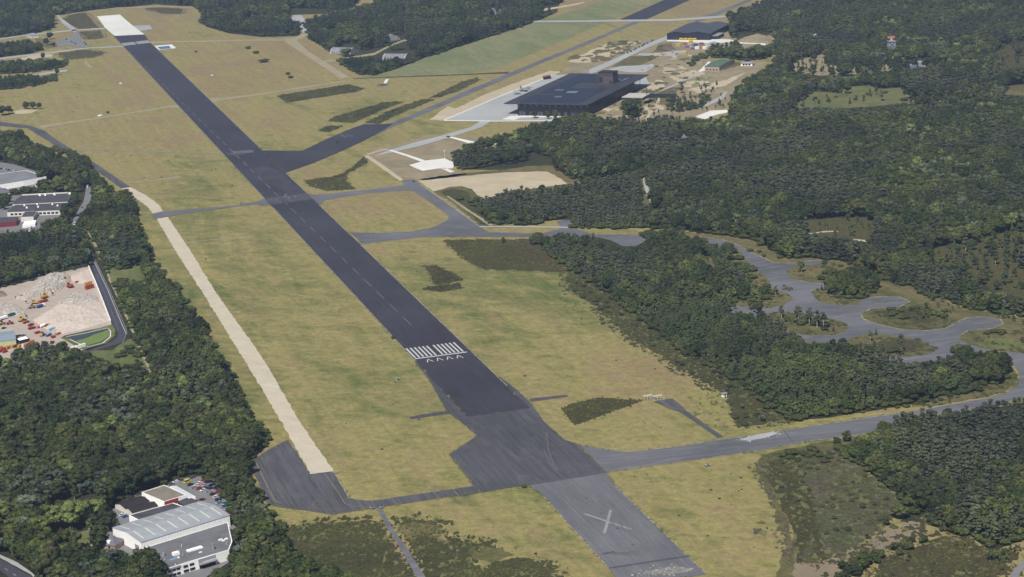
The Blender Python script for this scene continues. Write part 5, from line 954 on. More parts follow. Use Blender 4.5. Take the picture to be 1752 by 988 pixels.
# knee high heather tussocks, far too many to count
def tussocks():
    rg = np.random.default_rng(41); mt = leafmat('heather_twigs', [(0.044, 0.046, 0.016), (0.062, 0.064, 0.022), (0.082, 0.088, 0.030), (0.056, 0.050, 0.024)]); sh = []
    for i in range(3):
        cm = crown_mesh('tussock', [(rg.normal(0, .5), rg.normal(0, .5), .15, rg.uniform(.4, .8), .55) for _ in range(3)], 40, .22, mt, rg); sh.append(bpy.data.objects.new('tussock_shape', cm))
    for k, (lab, poly, m, j) in enumerate(HE):
        g = np.array([G(*p) for p in poly]); lo, hi = g.min(0), g.max(0); yy = np.mean([p[1] for p in poly])
        sp = 2.0 if yy > 600 else 3.0 if yy > 350 else 5.0; n = int((hi-lo).prod()/(sp*sp))
        if yy < 120: continue
        P = lo+(hi-lo)*rg.random((min(n, 14000), 2)); P = P[inside(P, g.tolist())]
        nz = np.sin(P[:, 0]*.21+2*np.sin(P[:, 1]*.13))*np.sin(P[:, 1]*.16+1.5*np.sin(P[:, 0]*.11)); P = P[nz < (-.1 if k == 17 else .45)]
        if len(P) < 5: continue
        sc = rg.uniform(.5, 1.25, len(P))*(sp/2.4)
        o = mass('heather_tussocks', lab.replace('patch', 'tussocks').replace('field', 'tussock field'), np.column_stack([P, np.full(len(P), Z2)]), rg.integers(0, 3, len(P)), rg.uniform(0, 6.28, len(P)), np.stack([sc, sc, sc*.8], 1), sh); o['category'] = 'heather'
tussocks()

def weeds():
    rg = np.random.default_rng(77); sh = [FORMS['shrub'][i][2] for i in range(3)]
    F = [[(300, 390), (430, 362), (478, 372), (680, 590), (760, 700), (805, 745), (790, 815), (600, 840)], [(650, 430), (750, 415), (960, 482), (1235, 720), (1000, 755), (900, 655)], [(1055, 815), (1290, 782), (1350, 965), (1220, 975)], [(300, 90), (480, 90), (575, 138), (380, 164)], [(225, 310), (150, 262), (380, 270), (430, 335)], [(110, 100), (210, 100), (300, 178), (90, 205)]]
    Pn = []
    for f in F:
        g = np.array([G(*p) for p in f]); lo, hi = g.min(0), g.max(0); Q = lo+(hi-lo)*rg.random((26, 2)); Pn.append(Q[inside(Q, g.tolist())])
    Q = np.concatenate(Pn); sc = .18+.22*rg.random(len(Q))
    o = mass('weed_tufts', 'dark weed tufts and tiny bushes dotted over the airfield grass', np.column_stack([Q, np.full(len(Q), -.05)]), rg.integers(0, 3, len(Q)), rg.uniform(0, 6.28, len(Q)), np.stack([sc*1.4, sc*1.4, sc], 1), sh); o['category'] = 'weeds'
weeds()

row([(1225, 430), (1275, 450), (1290, 480), (1340, 508), (1340, 520), (1300, 524), (1250, 500), (1215, 470)], 22, 'birch', 7.5, 'small tree on the inner bend of the taxiway loops', 'trees on the inner bend of the taxiway', 1.0, 51)
row([(1310, 540), (1350, 540), (1380, 552), (1370, 568), (1320, 560)], 9, 'birch', 6.5, 'leafy tree left of the slim pines', 'leafy trees left of the slim pines', 1.1, 52)
row([(1530, 530), (1590, 527), (1625, 540), (1610, 552), (1550, 548)], 12, 'birch', 4.5, 'young birch inside the large taxiway loop', 'young birches in the large loop', 1.2, 53)
row([(1560, 500), (1640, 528), (1740, 548), (1760, 560), (1690, 540), (1600, 522)], 14, 'birch', 6, 'young tree between the large loop and the great wood', 'young trees above the large loop', 1.1, 54)
row([(1555, 525), (1640, 540), (1625, 530), (1580, 515)], 8, 'birch', 5, 'small tree at the right end of the loop taxiway', 'small trees at the loop end', 1.1, 55)
row([(1460, 595), (1500, 608), (1560, 612), (1530, 605), (1490, 592)], 8, 'birch', 6, 'small tree along the near side of the lowest island', 'small trees by the lowest island', 1.1, 56)
row([(1345, 186), (1395, 165), (1420, 163), (1500, 160), (1545, 165), (1585, 176), (1480, 183)], 16, 'birch', 9, 'birch standing on the small meadow', 'birches on the small meadow', .9, 57)
row([(1500, 965), (1540, 945), (1640, 930), (1700, 960), (1680, 985), (1520, 988)], 14, 'birch', 3.5, 'small tree on the brown heath in the bottom right corner', 'small trees on the bottom right heath', 1.1, 58)
row([(1690, 960), (1728, 940), (1752, 915), (1752, 930), (1735, 955), (1715, 985)], 12, 'birch', 5, 'bush beside the road in the bottom right corner', 'bushes beside the bottom right road', 1.2, 59)
# ================================================================== BUILDINGS
white = plain('white_cladding', (0.90, 0.90, 0.89), .6, .05); offwhite = plain('offwhite_wall', (0.60, 0.58, 0.53), .8, .08)
darkroof = plain('dark_roofing', (0.060, 0.060, 0.070), .8, .25, scale=.15); greyroof = plain('grey_bitumen_roof', (0.135, 0.140, 0.150), .85, .18, scale=.12)
blueroof = plain('grey_blue_sheet_roof', (0.29, 0.31, 0.345), .55, .10, scale=.2); glassdark = plain('dark_glass', (0.012, 0.013, 0.020), .35, .2, spec=.2)
frame = plain('dark_frame', (0.020, 0.020, 0.026), .6, .1); metal = plain('grey_metal', (0.32, 0.33, 0.35), .5, .1, .3)
concr = plain('building_concrete', (0.42, 0.41, 0.38), .85, .15); redpaint = plain('red_paint', (0.32, 0.045, 0.035), .7, .3, scale=1.5); brick = plain('red_brick', (0.30, 0.11, 0.07), .85, .15, scale=1)
yellow = plain('yellow_machine_paint', (0.46, 0.27, 0.05), .7, .25, scale=1.5); bluep = plain('blue_paint', (0.045, 0.10, 0.26), .5, .12); orange = plain('orange_paint', (0.42, 0.14, 0.04), .7, .3, scale=1.5)
skyl = plain('translucent_rooflight', (0.55, 0.56, 0.44), .6, .08); rubber = plain('tyre_rubber', (0.02, 0.02, 0.022), .9, .1); lblue = plain('pale_blue_paint', (0.22, 0.40, 0.62), .5, .1)
teal = plain('teal_paint', (0.03, 0.12, 0.14), .5, .1); purple = plain('purple_paint', (0.20, 0.13, 0.30), .6, .1); green = plain('green_paint', (0.03, 0.22, 0.08), .6, .1)
def poly_building(name, pts, z, label, cat, wall, roof, par=0.35, over=0.0, wall_name='wall', roof_name='roof'):
    P = [G(x, y, z) for x, y in pts]; area = sum(P[i].x*P[(i+1) % len(P)].y-P[(i+1) % len(P)].x*P[i].y for i in range(len(P)))
    if area < 0: P = P[::-1]
    c = sum(P, Vector((0, 0)))/len(P); L = [p-c for p in P]; n = len(L)
    t = thing(name, c, 0, label, cat)
    m = MB(); m.add([(p.x, p.y, -.3) for p in L]+[(p.x, p.y, z) for p in L], [(i, (i+1) % n, (i+1) % n+n, i+n) for i in range(n)])
    # parapet with an inner face
    I = [p*(1-.6/max(p.length, 1)) for p in L]
    m.add([(p.x, p.y, z) for p in L]+[(p.x, p.y, z) for p in I]+[(p.x, p.y, z-par) for p in I], [(i, (i+1) % n, (i+1) % n+n, i+n) for i in range(n)]+[(i+n, (i+1) % n+n, (i+1) % n+2*n, i+2*n) for i in range(n)])
    m.build(wall_name, wall, t)
    vs, es, fs, *_ = delaunay_2d_cdt(L if False else [Vector((p.x, p.y)) for p in I], [], [list(range(n))], 1, 1e-4)
    r = MB(); r.add([(v.x, v.y, z-par) for v in vs], [tuple(f) for f in fs]); r.build(roof_name, roof, t)
    t['_c'] = [c.x, c.y]; del t['_c']
    return t, c, L
def gable(name, A, B, C, z, rise, label, cat, wall, roof, over=.4, lights=0, ridge=0.5):
    """hall with its ridge parallel to A-B"""
    o, ang, W, D = rect(A, B, C, z); t = thing(name, o, ang, label, cat); s = 1 if D > 0 else -1; D = abs(D)
    Y = lambda y: y*s
    m = MB(); prof = [(Y(0), -.3), (Y(0), z), (Y(D*ridge), z+rise), (Y(D), z), (Y(D), -.3)]; m.prism(prof, 0, W, 'x'); m.build('wall', wall, t)
    r = MB(); k = .18
    for y0, z0, y1, z1 in ((-over, z-rise*over/(D*ridge), D*ridge, z+rise), (D+over, z-rise*over/(D*(1-ridge)), D*ridge, z+rise)):
        r.add([(-over, Y(y0), z0+.03), (W+over, Y(y0), z0+.03), (W+over, Y(y1), z1+.03), (-over, Y(y1), z1+.03), (-over, Y(y0), z0+k), (W+over, Y(y0), z0+k), (W+over, Y(y1), z1+k), (-over, Y(y1), z1+k)],
              [(0, 3, 2, 1), (4, 5, 6, 7), (0, 1, 5, 4), (1, 2, 6, 5), (2, 3, 7, 6), (3, 0, 4, 7)])
    rf = r.build('roof', roof, t)
    if lights:
        for i in range(lights):
            x = W*(i+.5)/lights
            for lo, hi in ((.10, ridge-.06), (ridge+.06, .90)):
                q = MB(); zz = lambda f: z+rise*(f/ridge if f < ridge else (1-f)/(1-ridge))+k+.05
                q.add([(x-.45, Y(D*lo), zz(lo)), (x+.45, Y(D*lo), zz(lo)), (x+.45, Y(D*hi), zz(hi)), (x-.45, Y(D*hi), zz(hi))], [(0, 1, 2, 3)]); q.build('rooflight', skyl, rf)
    return t, W, D, s
# ---- museum: great flat roof over a glass hall
def museum():
    zt = 15.4; o, ang, W, D = rect((862, 177), (1005, 180), (1105, 127.5), zt)
    t = thing('museum', o, ang, 'vast black museum hall with flat overhanging roof and glass walls by the apron', 'museum')
    ca, sa = math.cos(ang), math.sin(ang)
    def loc(px, py, z=0): p = G(px, py, z)-o; return Vector((p.x*ca+p.y*sa, -p.x*sa+p.y*ca))
    rm = NB('museum_roof'); p = rm.pos(); rm.out(rm.mix(1.0, (0.040, 0.042, 0.052), rm.rng(rm.noise(p, .05, 4), .3, .7, .8, 1.25), 'MULTIPLY')); rm.b.inputs['Roughness'].default_value = .5
    m = MB(); m.box(0, W, 0, D, zt-.9, zt); rf = m.build('roof', rm.m, t)
    pm = NB('solar_cells'); pm.out((0.026, 0.030, 0.056)); pm.b.inputs['Roughness'].default_value = .45; pm.b.inputs['Specular IOR Level'].default_value = .25
    q = MB(); seams = MB()
    y = 10.0
    while y < D-12:
        for x0, x1 in ((16, 40), (42, 66), (68, W-16)):
            if not (D*.50 < y < D*.70 and x0 > 40) and not (D*.28 < y < D*.33 and x0 < 40): q.box(x0, x1, y, y+2.6, zt+.1, zt+.35)
        y += 3.9
    q.build('solar_panels', pm.m, t)
    for i in range(1, 9): seams.box(2, W-2, D*i/9-.15, D*i/9+.15, zt+.02, zt+.08)
    seams.build('roof_seams', frame, rf)
    for px, py, a, b in ((980, 159, 7, 5), (956, 167, 5, 4), (958, 155.5, 6, 3)):
        l = loc(px, py, zt); k = MB(); k.box(l.x-a, l.x+a, l.y-b, l.y+b, zt+.36, zt+1.2); k.build('skylight', plain('skylight_glass', (0.12, 0.18, 0.26), .3, .1) if px == 980 else plain('roof_planting', (0.10, 0.11, 0.12), .8, .2), rf)
    for px, py in ((1058, 138), (1066, 138), (1072, 136)):
        l = loc(px, py, zt); k = MB(); k.box(l.x-.5, l.x+.5, l.y-8, l.y+10, zt+.05, zt+.7); k.build('roof_duct', metal, rf)
    # glass hall
    a, b, c = loc(885.4, 198.5), loc(1008.5, 196), loc(1076, 157); x0, x1, y0, y1 = a.x, W-2.5, a.y, c.y-6
    y0 = max(2.0, y0); m = MB(); m.box(x0, x1, y0, y1, -.3, zt-.93); hall = m.build('glass_hall', glassdark, t)
    f = MB(); x = x0+1.5
    while x < x1: f.box(x-.22, x+.22, y0-.4, y0-.003, 0, zt-1.2); x += 4.6
    y = y0+2
    while y < y1: f.box(x1+.003, x1+.35, y-.2, y+.2, 0, zt-1.2); f.box(x0-.35, x0-.003, y-.2, y+.2, 0, zt-1.2); y += 4.6
    f.box(x0-.3, x1+.3, y0-.5, y0-.1, zt-4.6, zt-4.2); f.box(x0-.3, x1+.3, y0-.5, y0-.1, 5.6, 5.9); f.build('mullions', frame, hall)
    bl = MB(); i = 0; x = x0+1.9
    while x < x1-5:
        if (i*7) % 5 < 3: bl.box(x, x+3.8, y0-.25, y0-.005, .6, 5.3)
        x += 4.6; i += 1
    bl.build('blinds', plain('grey_blind', (0.055, 0.060, 0.080), .6, .2), hall)
    m = MB()
    for k in range(14):                                            # lattice under the overhang
        yy = D*k/13.0
        for xx0, xx1 in ((1, x0-1),):
            m.tube((xx0, yy*.98+2, zt-1), (xx1, yy*.98+2, zt-4), .18); m.tube((xx0, yy*.98+2, zt-1.1), (xx1, yy*.98+2, zt-1.1), .15)
    for k in range(12):
        xx = x0+(x1-x0)*k/11; m.tube((xx, y0-1.5, zt-1), (xx+3, y0-.5, zt-3.6), .14)
        m.tube((xx, y1+2, zt-4), (xx, D-2, zt-1.1), .18)
    m.build('roof_truss', metal, t)
    for xx in (W-8, W*.6, W*.3, 10): 
        for yy in (D-14,): k = MB(); k.tube((xx, yy, 0), (xx, yy, zt-1), .35); k.build('column', frame, t)
    # roof tower
    a, b, c = loc(1024, 144, zt), loc(1048, 145, zt), loc(1056, 141, zt); w_ = b.x-a.x; d_ = max(12, c.y-b.y)
    tm = plain('brown_black_louvres', (0.080, 0.065, 0.068), .7, .12)
    m = MB(); m.box(a.x, a.x+w_, a.y, a.y+d_, zt+.02, zt+14); tw = m.build('roof_tower', tm, t)
    k = MB(); k.box(a.x-.4, a.x+w_+.4, a.y-.4, a.y+d_+.4, zt+14, zt+15); k.box(a.x-.1, a.x+w_+.1, a.y-.1, a.y+d_+.1, zt+11, zt+11.7); k.build('tower_cap', frame, tw)
    k = MB(); k.box(a.x+1, a.x+6, a.y-.12, a.y-.003, zt+2, zt+9); k.box(a.x+w_-5, a.x+w_-1, a.y-.12, a.y-.003, zt+1, zt+4); k.build('louvre', frame, tw)
    # terrace and bridge on the right
    m = MB(); l0 = loc(1055, 170); m.box(x1+.5, x1+30, l0.y-4, l0.y+26, 2.6, 3.6); m.build('terrace', concr, t)
    m = MB(); m.box(x1+1, x1+29.5, l0.y-3.5, l0.y+25.5, 0, 2.597); m.build('terrace_base', frame, t)
    m = MB(); m.box(x1+30.3, x1+68, l0.y+14, l0.y+20, 2.6, 3.2); m.box(x1+30.3, x1+68, l0.y+14, l0.y+14.3, 0, 2.597); m.box(x1+30.3, x1+68, l0.y+20, l0.y+20.2, 3.2, 4.2); m.build('bridge', frame, t)
museum()
def pole(px, py, h_, r, label, cat='pole', mt=None, nm='pole'):
    t = thing(nm, G(px, py), 0, label, cat); m = MB(); m.tube((0, 0, 0), (0, 0, h_), r, r*.6); m.build('shaft', mt or frame, t)
    m = MB(); m.box(-.8, .8, -.5, .5, h_-.3, h_+.5); m.build('head', mt or frame, t); return t
pole(1107, 170.5, 16, .45, 'tall dark mast beside the bridge to the museum terrace')
pole(100+182.3, 822, 6, .25, 'white post at the wood edge behind the brown roofed hall', 'post', offwhite)
for x, y, l_ in ((761, 272, 'thin mast behind the white concrete pad'), (784, 276, 'white mast at the right corner of the white concrete pad'), (100, 957, 'thin flagpole in the garden by the road')): pole(x, y, 9, .18, l_, 'mast', offwhite)
# ---- twin gabled hangar
def hangar():
    z = 9.5; o, ang, W, D = rect((1141, 58), (1215.4, 58.3), (1251.6, 41), z); t = thing('hangar', o, ang, 'large black hangar with two shallow gables at the far end of the apron', 'hangar')
    dk = plain('hangar_cladding', (0.014, 0.015, 0.026), .5, .1); rr = plain('hangar_roof', (0.060, 0.064, 0.080), .5, .12, scale=.05)
    top = [(0, z), (W*.20, z+3), (W*.45, z+.6), (W*.70, z+3.4), (W, z)]
    m = MB(); m.prism([(0, -.3)]+top+[(W, -.3)], 0, D, 'y'); m.build('wall', dk, t)
    r = MB()
    for (xa, za), (xb, zb) in zip(top[:-1], top[1:]):
        r.add([(xa, -.6, za+.05), (xb, -.6, zb+.05), (xb, D+.6, zb+.05), (xa, D+.6, za+.05), (xa, -.6, za+.35), (xb, -.6, zb+.35), (xb, D+.6, zb+.35), (xa, D+.6, za+.35)], [(0, 3, 2, 1), (4, 5, 6, 7), (0, 1, 5, 4), (2, 3, 7, 6)])
    r.build('roof', rr, t); m = MB(); m.box(W+.01, W+9, 8, 40, -.3, 5); a = m.build('annex', dk, t); m = MB(); m.box(W+.02, W+9.6, 7.4, 40.6, 5.003, 5.4); m.build('annex_roof', metal, a)
    for x in (W*.1, W*.42): 
        m = MB(); m.box(x, x+W*.2, -.12, -.003, 0, 6.5); m.build('door', frame, t)
hangar()
t, W, D, s = gable('workshop', (1205.5, 114), (1230.5, 114.6), (1246, 102.4), 6.5, 1.6, 'brick workshop with a green sheet roof on the sandy plain', 'workshop', plain('pinkish_brick', (0.34, 0.26, 0.24), .85, .1), plain('green_sheet_roof', (0.075, 0.135, 0.085), .6, .1), .4)
for i in range(4): m = MB(); m.box(W*(.12+.22*i), W*(.12+.22*i)+2, -.1, -.003, 1.5, 3.2); m.build('window', glassdark, t)
for i in range(6): m = MB(); m.box(W+.003, W+.1, s*D*(.08+.15*i), s*(D*(.08+.15*i)+3), 2.5, 4); m.build('window', glassdark, t)
def pavilion():
    c = G(1279, 112); t = thing('pavilion', c, ground_dir(1279, 112, 10, 0), 'white pavilion with dark lantern roof on the sand beside the wood', 'pavilion')
    m = MB(); m.box(-8, 8, -6, 6, 0, 3.5); m.build('wall', white, t)
    m = MB(); m.add([(-9, -7, 3.5), (9, -7, 3.5), (9, 7, 3.5), (-9, 7, 3.5), (-4, -3, 5.5), (4, -3, 5.5), (4, 3, 5.5), (-4, 3, 5.5)], [(0, 1, 5, 4), (1, 2, 6, 5), (2, 3, 7, 6), (3, 0, 4, 7), (4, 5, 6, 7), (3, 2, 1, 0)]); m.build('roof', metal, t)
    m = MB(); m.box(-3.6, 3.6, -2.7, 2.7, 5.503, 8); l = m.build('lantern', glassdark, t); m = MB(); m.box(-4.3, 4.3, -3.4, 3.4, 8.003, 8.6); m.build('lantern_roof', darkroof, l)
    for x in (-5.5, -1.5, 2.5): m = MB(); m.box(x, x+3, -6.1, -6.003, .6, 2.8); m.build('window', glassdark, t)
pavilion()
def radar():
    c = G(1525, 71, 24); t = thing('radar_tower', c, .1, 'lattice radar tower with red and white scanner above the trees', 'radar tower')
    m = MB(); bl = plain('tower_steel', (0.34, 0.37, 0.44), .5, .1)
    for sx in (-4, 4):
        for sy in (-4, 4): m.tube((sx, sy, 0), (sx, sy, 24), .45)
    for k in range(5):
        z0 = k*4.8; z1 = z0+4.8
        for a, b in (((-4, -4), (4, -4)), ((4, -4), (4, 4)), ((4, 4), (-4, 4)), ((-4, 4), (-4, -4))):
            m.tube((*a, z0), (*b, z1), .28); m.tube((*b, z0), (*a, z1), .28); m.tube((*a, z1), (*b, z1), .3)
    m.build('lattice', bl, t); m = MB(); m.box(-5, 5, -5, 5, 24.003, 25); m.build('platform', metal, t)
    m = MB(); m.box(-1.2, 1.2, -1.2, 1.2, 25.003, 28); m.build('pedestal', concr, t)
    m = MB(); m.add([(-5, -.5, 28.2), (5, -.5, 28.2), (5, .6, 31), (-5, .6, 31), (-5, 0, 28), (5, 0, 28), (5, 1.1, 31), (-5, 1.1, 31)], [(0, 1, 2, 3), (7, 6, 5, 4), (0, 4, 5, 1), (3, 2, 6, 7), (0, 3, 7, 4), (1, 5, 6, 2)]); m.build('scanner', plain('faded_red', (0.30, 0.12, 0.10), .8, .1), t)
radar()
def shelter(px, py, L, label, dx=30, dy=1.0, Wd=21, Hh=8.5):
    c = G(px, py); t = thing('aircraft_shelter', c, ground_dir(px, py, dx, dy), label, 'aircraft shelter')
    sm = plain('shelter_concrete', (0.20, 0.20, 0.225), .8, .2, scale=.15); n = 14
    pr = [(Wd/2*math.cos(math.pi*i/n), Hh*math.sin(math.pi*i/n)) for i in range(n+1)]
    m = MB(); m.prism(pr, -L/2, L/2, 'x'); m.build('vault', sm, t)
    m = MB()
    for x in (-L/2-.3, L/2-.5):
        po = [(u*1.04, z_*1.04) for u, z_ in pr]; m.add([(x, u, z_) for u, z_ in pr]+[(x, u, z_) for u, z_ in po]+[(x+.8, u, z_) for u, z_ in po], [(i, i+1, i+1+n+1, i+n+1) for i in range(n)]+[(i+n+1, i+n+2, i+2*n+3, i+2*n+2) for i in range(n)])
    m.build('rim', offwhite, t); m = MB(); m.box(L/2+.003, L/2+.3, -Wd*.3, Wd*.3, 0, Hh*.72); m.build('door', metal, t)
    m = MB()
    for k in range(1, 10): x = -L/2+L*k/10; po = [(u*1.008, z_*1.008) for u, z_ in pr]; m.add([(x, u, z_) for u, z_ in po]+[(x+.25, u, z_) for u, z_ in po], [(i, i+1, i+n+2, i+n+1) for i in range(n)])
    m.build('ribs', frame, t)
shelter(589, 91, 36, 'left grey vaulted aircraft shelter behind the round dark tree'); shelter(679, 102, 36, 'grey vaulted aircraft shelter behind the wedge shaped wood', dy=.4)
shelter(667, 68, 30, 'aircraft shelter half hidden in the wood above the two front ones', 20, 5); shelter(432, 26, 34, 'large pale vaulted shelter in the wood at the top left', 30, .5, 26, 9); shelter(849, 24, 26, 'small pale vaulted shelter deep in the far top wood', 20, 3)
# ---- industrial site, lower left
t, W, D, s = gable('warehouse', (241.4, 928.5), (392.7, 881.8), (342.3, 858), 7.5, 2.0, 'long white hall with blue grey gabled roof and rooflights', 'warehouse', white, blueroof, .25, 8, .5)
m = MB(); m.box(-.08, -.003, s*3, s*8, 0, 4.5); m.build('door', metal, t)
m = MB()
for i in range(30): m.box(W*i/30, W*i/30+.08, s*-.06, s*-.003, 0, 7.2)
m.build('cladding_joint', offwhite, t)
OFF = [(249, 936.5), (266, 947.5), (247, 955), (285, 973.5), (318, 963), (352, 953), (391.8, 940.8), (397.5, 926.5), (389.5, 893.5)]
t, c, L = poly_building('office_block', OFF, 6.5, 'low white office block with a large flat grey roof crowded with vents', 'office', white, greyroof, .25)
def roofbox(t, c, px, py, z, a, b, hh, nm, mt, par=.25, cyl=False, rot=0.0):
    p = G(px, py, z)-c; m = MB(); z0 = z-par+.01
    if cyl: m.tube((p.x, p.y, z0), (p.x, p.y, z0+hh), a, a*.9, 8)
    else:
        ca, sa = math.cos(rot), math.sin(rot); n0 = len(m.v); m.box(-a, a, -b, b, z0, z0+hh); m.v = [(p.x+x*ca-y*sa, p.y+x*sa+y*ca, zz) for x, y, zz in m.v]
    m.build(nm, mt, t)
oa = ground_dir(285, 973, 67, -20)
for k, (x, y, a, b, hh, mt, cy) in enumerate(((301, 949, 1.9, 1.5, 1.7, white, 0), (305, 945, 1.2, .8, 1.2, metal, 0), (313, 950, .7, .7, 1.1, metal, 1), (297, 957, 2.4, .5, .6, lblue, 0), (303, 955, 1.4, .6, .6, white, 0),
        (280, 951, 1.1, 1.1, 2.0, metal, 1), (281, 959, .5, .5, .9, offwhite, 1), (261, 953, .5, .5, .8, offwhite, 1), (271, 951, .4, .4, .6, offwhite, 1), (278, 964, .7, .5, .6, offwhite, 0), (300, 966, .4, .4, .5, offwhite, 1), (284, 969, .4, .4, .5, offwhite, 1),
        (311, 936, .25, .25, 2.0, offwhite, 1), (365, 940, .7, .7, 4.0, metal, 1), (388, 931, .9, .9, 1.2, metal, 1), (343, 945, .9, .4, .4, white, 0), (377, 924, 1.2, .5, .7, white, 0), (382, 925.5, .8, .5, .7, white, 0), (387, 922.5, 1.0, .5, .7, white, 0), (348, 905, .4, .4, .5, offwhite, 1), (357, 903.5, .4, .4, .5, offwhite, 1))):
    roofbox(t, c, x, y, 6.5, a, b, hh, 'roof_vent' if cy else 'roof_unit', mt, cyl=bool(cy), rot=oa)
for k in range(5): roofbox(t, c, 323+k*5, 943-k*1.5, 6.5, 1.0, 1.5, .8, 'skylight_dome', white, rot=oa)
# window bands and openings of the office, set on its near and left walls
def wallpiece(t, c, pa, pb, z, u0, u1, z0, z1, nm, mt, d=.08, par=None):
    a, b = G(*pa, z)-c, G(*pb, z)-c; u = b-a; n = Vector((u.y, -u.x)).normalized()
    if n.y > 0 and abs(n.y) > .3: n = -n
    P = [a+u*u0, a+u*u1]; m = MB(); n0, n1 = n*.004, n*d
    m.add([(p.x+q.x, p.y+q.y, zz) for zz in (z0, z1) for q in (n0, n1) for p in P], [(0, 1, 3, 2), (4, 6, 7, 5), (0, 4, 5, 1), (2, 3, 7, 6), (0, 2, 6, 4), (1, 5, 7, 3)]); m.build(nm, mt, par or t)
A_, B_, E_, F_ = (247, 955), (285, 973.5), (285, 973.5), (391.8, 940.8)
wallpiece(t, c, A_, B_, 6.5, .0, 1, 5.2, 6.2, 'fascia_band', blueroof, .2)
for k in range(8): wallpiece(t, c, A_, B_, 6.5, .04+.12*k, .13+.12*k, 3.8, 4.9, 'window', glassdark); wallpiece(t, c, A_, B_, 6.5, .04+.12*k, .13+.12*k, .9, 2.3, 'window', glassdark)
wallpiece(t, c, E_, F_, 6.5, .0, .22, 5.2, 6.2, 'fascia_band', blueroof, .2)
for k in range(3): wallpiece(t, c, E_, F_, 6.5, .02+.066*k, .075+.066*k, 3.8, 4.9, 'window', glassdark); wallpiece(t, c, E_, F_, 6.5, .02+.066*k, .075+.066*k, .9, 2.3, 'window', glassdark)
for u in (.26, .36): wallpiece(t, c, E_, F_, 6.5, u, u+.07, 3.9, 5.2, 'window', glassdark); wallpiece(t, c, E_, F_, 6.5, u, u+.08, 1.0, 2.4, 'window', glassdark)
wallpiece(t, c, E_, F_, 6.5, .50, .78, 3.2, 3.7, 'canopy', metal, 2.6); wallpiece(t, c, E_, F_, 6.5, .50, .78, 4.2, 6.1, 'window_band', blueroof, .15); wallpiece(t, c, E_, F_, 6.5, .51, .77, .2, 3.0, 'entrance_glass', glassdark, .1)
t, c, L = poly_building('storage_hall', [(242.3, 842.3), (281.4, 830), (318.5, 847), (281, 858.5)], 5.5, 'square white hall with a brown weathered flat roof and red fascia', 'storage hall', white, sandmat('brown_gravel_roof', (0.17, 0.15, 0.125), (0.22, 0.20, 0.165), .2, 3), .2)
wallpiece(t, c, (281, 858.5), (318.5, 847), 5.5, .0, .62, 2.0, 5.4, 'red_fascia', redpaint, .15)
poly_building('canopy_hall', [(291, 832.5), (302, 832), (334.5, 850), (323, 852.5)], 4.2, 'narrow white roofed lean-to between brown roofed hall and car park', 'lean-to', white, plain('white_sheet_roof', (0.50, 0.54, 0.58), .6, .06), .1)
gable('outbuilding', (214.7, 870.8), (255.7, 858), (239, 849.5), 3.2, 1.5, 'rear one of the two small gabled halls with black roofs', 'outbuilding', offwhite, plain('black_roof', (0.028, 0.022, 0.024), .7, .1), .3)
gable('outbuilding', (226, 877.5), (269.6, 865.5), (258, 859), 3.0, 1.3, 'front one of the two small gabled halls with black roofs', 'outbuilding', offwhite, MATS['black_roof'], .3)
poly_building('flat_link_building', [(220.5, 882), (296.6, 860.5), (313.7, 866.6), (235.7, 889.5)], 4.5, 'white walled link with a dark patched flat roof behind the long hall', 'link building', white, darkroof, .2)
poly_building('flat_store', [(304, 858.5), (322.5, 850.8), (341.5, 858), (314.5, 866.2)], 4.0, 'low store with black flat roof beside the red fascia', 'store', frame, darkroof, .2)
# villa with hipped roof
def hip(name, A, B, C, z, rise, label, wall, roof, dorm=0, cat='house'):
    o, ang, W, D = rect(A, B, C, z); t = thing(name, o, ang, label, cat); s = 1 if D > 0 else -1; D = abs(D)
    m = MB(); m.box(0, W, min(0, s*D), max(0, s*D), -.3, z); w1 = m.build('wall', wall, t)
    i = min(W, D)*.42; e = .6; m = MB()
    m.add([(-e, -e*s, z+.003), (W+e, -e*s, z+.003), (W+e, s*(D+e), z+.003), (-e, s*(D+e), z+.003), (i, s*D/2, z+rise), (W-i, s*D/2, z+rise)], [(0, 1, 5, 4), (1, 2, 5), (2, 3, 4, 5), (3, 0, 4), (3, 2, 1, 0)]); rf = m.build('roof', roof, t)
    for k in range(dorm):
        x = W*(k+1)/(dorm+1); m = MB(); m.box(x-1, x+1, s*.6 if s > 0 else s*2.6, s*2.6 if s > 0 else s*.6, z+.1, z+rise*.62); m.build('dormer', white, rf)
    m = MB(); m.box(W*.6, W*.6+.9, s*D/2-.4, s*D/2+.4, z+rise*.6, z+rise+1); m.build('chimney', brick, rf)
    for k in range(3): m = MB(); x = W*(.2+.28*k); y_ = s*-.07; m.box(x, x+1.3, min(y_, y_-.0)-.03, max(y_, 0)-.004, 1, 2.4); m.build('window', glassdark, t)
    return t
slate = plain('grey_tiles', (0.13, 0.13, 0.15), .7, .15, scale=.8)
hip('villa', (150, 929), (196, 934), (213, 923), 3.2, 3.6, 'grey roofed villa with white dormers among trees by the white hall', plain('villa_brick', (0.34, 0.22, 0.16), .85, .1), slate, 3)
t, W, D, s = gable('garage', (158, 908), (172, 911), (176, 906), 2.6, 1.0, 'small white garage in the trees behind the villa', 'garage', white, slate, .2)
